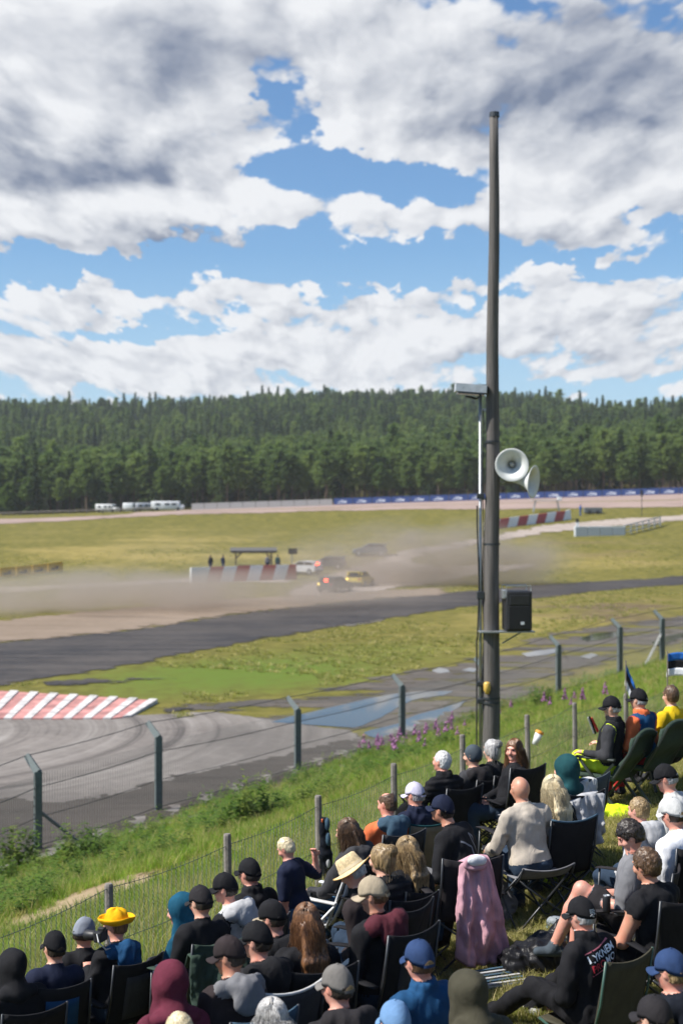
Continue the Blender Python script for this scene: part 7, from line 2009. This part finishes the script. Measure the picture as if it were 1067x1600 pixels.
# cup wedged on a stake, bag tied to another, small things on the fence
p_ = at(839, 1153, 24.0); t_ = empty('paper_cup', p_, 0, 'white paper cup with orange rim stuck on the fence beside the pole', 'cup')
Mq = Matrix.Rotation(R(22), 4, 'Y')
mb = MB(); mb.lathe([(0, -.11), (.045, -.11), (.062, .075), (.058, .075), (.042, -.1)], 18, Mq); mb.build('cup', plain('paper_white', (.72, .72, .70), .7), t_, True)
mb = MB(); mb.lathe([(.063, .075), (.066, .08), (.068, .115), (.0, .125)], 18, Mq); mb.build('lid', plain('cup_orange', (.75, .30, .03), .6), t_, True)
p_ = FP[3]; t_ = empty('tied_bag', p_ + Vector((.07, -.06, .12)), 0, 'dark bag with coloured bits tied to a fence stake', 'bag')
v = Vol(); v.cap((0, 0, .78), (.02, 0, .40), .05, .075, 0, .05); v.cap((.02, 0, .4), (.05, 0, .05), .07, .05, 0, .05)
P_, Q_, *_ = v.mesh(.014); P_ = P_ + vert_normals(P_, Q_) * (.014 * vnoise(P_, 16, 2))[:, None]; link('cloth', np_mesh('cloth', P_, Q_, fab('midnight')), t_)
for (cx_, cz_, rr_, cl_) in ((.04, .76, .04, 'bluegrey'), (-.02, .80, .014, 'orange'), (.05, .58, .04, 'bluegrey'), (.05, .30, .035, 'grey')):
    v = Vol(); v.ell((cx_, -.05, cz_), (rr_ * .8, .03, rr_ * 2.0), 0, .01); P_, Q_, *_ = v.mesh(.010); link('patch', np_mesh('patch', P_, Q_, fab(cl_)), t_)
p_ = FP[4]; t_ = empty('tied_bag', p_ + Vector((.16, -.05, .42)), 0, 'small black bag hanging on the stake before the white haired person', 'bag')
v = Vol(); v.ell((0, 0, .16), (.12, .06, .15), 0, .03); v.cap((0, 0, .3), (-.1, 0, .42), .02, .012, 0, .03); P_, Q_, *_ = v.mesh(.014); P_ = P_ + vert_normals(P_, Q_) * (.01 * vnoise(P_, 14, 5))[:, None]; link('cloth', np_mesh('cloth', P_, Q_, fab('black')), t_)
# walking stick / grey tube behind the navy cap
p_ = hit(746, 1322); t_ = empty('grey_tube_post', p_, 0, 'short grey metal tube standing behind the black shirted person', 'post')
mb = MB(); mb.tube([(0, 0, -.1), (0, 0, .62)], .016, 10); mb.build('tube', M_TUBEG, t_, True); mb = MB(); mb.lathe([(0, .66), (.014, .655), (.018, .63), (.018, .60)], 10); mb.build('cap', M_TUBEG, t_, True)
# stick and shoulder torch seen on the black chair
p_ = hit(584, 1560); t_ = empty('walking_pole', p_ + Vector((.0, -.02, 0)), R(10), 'thin grey walking pole leaning on the black chair of the tan cap', 'stick')
mb = MB(); mb.tube([(.06, -.12, 0), (-.03, -.02, .82)], .007, 6); mb.build('shaft', M_TUBEG, t_); mb = MB(); mb.tube([(-.03, -.02, .80), (-.042, -.0, .93)], .014, 8); mb.build('grip', M_FOOT, t_); mb = MB(); mb.lathe([(0, 0), (.03, .004), (.03, .01), (0, .014)], 12, Matrix.Translation((.043, -.10, .16))); mb.build('basket', M_FOOT, t_)

# ------------------------------------------------------------------ flags on the right
def flag(u, v, d, w, h, wav, label, droop=0.0, yaw=0.0, pole_h=1.0):
    p = at(u, v, d); t = empty('tricolour_flag', Vector((p.x, p.y, gz(p.x, p.y))), yaw, label, 'flag', 'blue black and white flags on the fence')
    zt = p.z - gz(p.x, p.y)
    mb = MB(); mb.tube([(0, 0, -.1), (0, 0, zt + .05)], .012, 6); mb.build('staff', M_WOOD, t)
    for k, cl in enumerate(('brightblue', 'black', 'white')):
        rows = []
        for s in np.linspace(0, 1, 15):
            row = []
            for f in np.linspace(k / 3, (k + 1) / 3, 5):
                row.append((s * w * (1 - droop * .75) + .015 * math.sin(f * 5), wav * math.sin(s * 7 + f * 2) * s + .02, zt - f * h - droop * s * w * .95 + .03 * math.sin(s * 6) * (1 - droop)))
            rows.append(row)
        mb = MB(); mb.sheet(rows, .004); mb.build('stripe', fab(cl), t, True)
flag(977, 1036, 28.6, .62, .42, .06, 'limp blue black and white flag on a short staff beside the fence', droop=.88, pole_h=1)
flag(1042, 1022, 26.5, .80, .40, .05, 'spread blue black and white flag at the right edge', droop=.0)
p_ = at(925, 1133, 22.5); t_ = empty('program_booklet', p_, R(40), 'black and red printed pennant held by the person with fluorescent trousers', 'booklet')
mb = MB(); mb.box((0, 0, 0), (.03, .012, .30), M=Matrix.Rotation(R(-28), 3, 'Y')); mb.build('page', fab('black'), t_); mb = MB(); mb.box((.05, .0, .0), (.04, .012, .26), M=Matrix.Rotation(R(-34), 3, 'Y')); mb.build('page', fab('red'), t_); mb = MB(); mb.box((-.035, .0, .0), (.02, .012, .28), M=Matrix.Rotation(R(-28), 3, 'Y')); mb.build('page', fab('palegrey'), t_)
# ------------------------------------------------------------------ dust thrown up by the cars
def dust(label_px, cx, cy, rx, ry, rz, dens, seed, rot=0.0):
    v = Vol(); v.ell((0, 0, 0), (1, 1, 1), 0, .1); P, Q, *_ = v.mesh(.16)
    m = bpy.data.materials.new('dust_%d' % seed); m.use_nodes = True; nt = m.node_tree; nt.nodes.clear()
    out = nt.nodes.new('ShaderNodeOutputMaterial'); vs = nt.nodes.new('ShaderNodeVolumePrincipled'); nt.links.new(vs.outputs[0], out.inputs['Volume'])
    vs.inputs['Color'].default_value = (.68, .59, .50, 1); vs.inputs['Anisotropy'].default_value = 0.35
    p = obj_pos(nt); r = vmath(nt, 'LENGTH', p)
    n = noise(nt, vmath(nt, 'MULTIPLY', p, (rx / 7.0, ry / 7.0, rz / 3.2)), 1.0, 5, 0.6)
    d = ((r * -1.0 + 0.92).ss(0.0, 0.75)) * ((n - 0.38) * 3.4).m('MAXIMUM', 0.0) * dens
    nt.links.new(d.s, vs.inputs['Density'])
    o = link('dust_cloud', np_mesh('dust_cloud', P, Q, m)); o['kind'] = 'stuff'
    o.location = (cx, cy, gz(cx, cy) + rz * .30); o.scale = (rx, ry, rz); o.rotation_euler = (0, 0, R(rot))
    return o


dust('', -22, 121, 42, 13, 3.1, .46, 1, 12)
dust('', 9, 152, 19, 9, 6.2, .60, 2, 10)
dust('', -6, 168, 28, 8, 5.0, .06, 3, 6)


# ------------------------------------------------------------------ air
def haze(dens):
    mb = MB(); mb.box((0, 2260, 44), (9000, 4720, 94)); m = bpy.data.materials.new('air'); m.use_nodes = True; nt = m.node_tree; nt.nodes.clear()
    out = nt.nodes.new('ShaderNodeOutputMaterial'); vs = nt.nodes.new('ShaderNodeVolumePrincipled'); nt.links.new(vs.outputs[0], out.inputs['Volume'])
    vs.inputs['Color'].default_value = (.82, .88, .95, 1); vs.inputs['Density'].default_value = dens; vs.inputs['Anisotropy'].default_value = 0.2
    o = mb.build('haze', m); o['kind'] = 'stuff'
haze(1.7e-4)
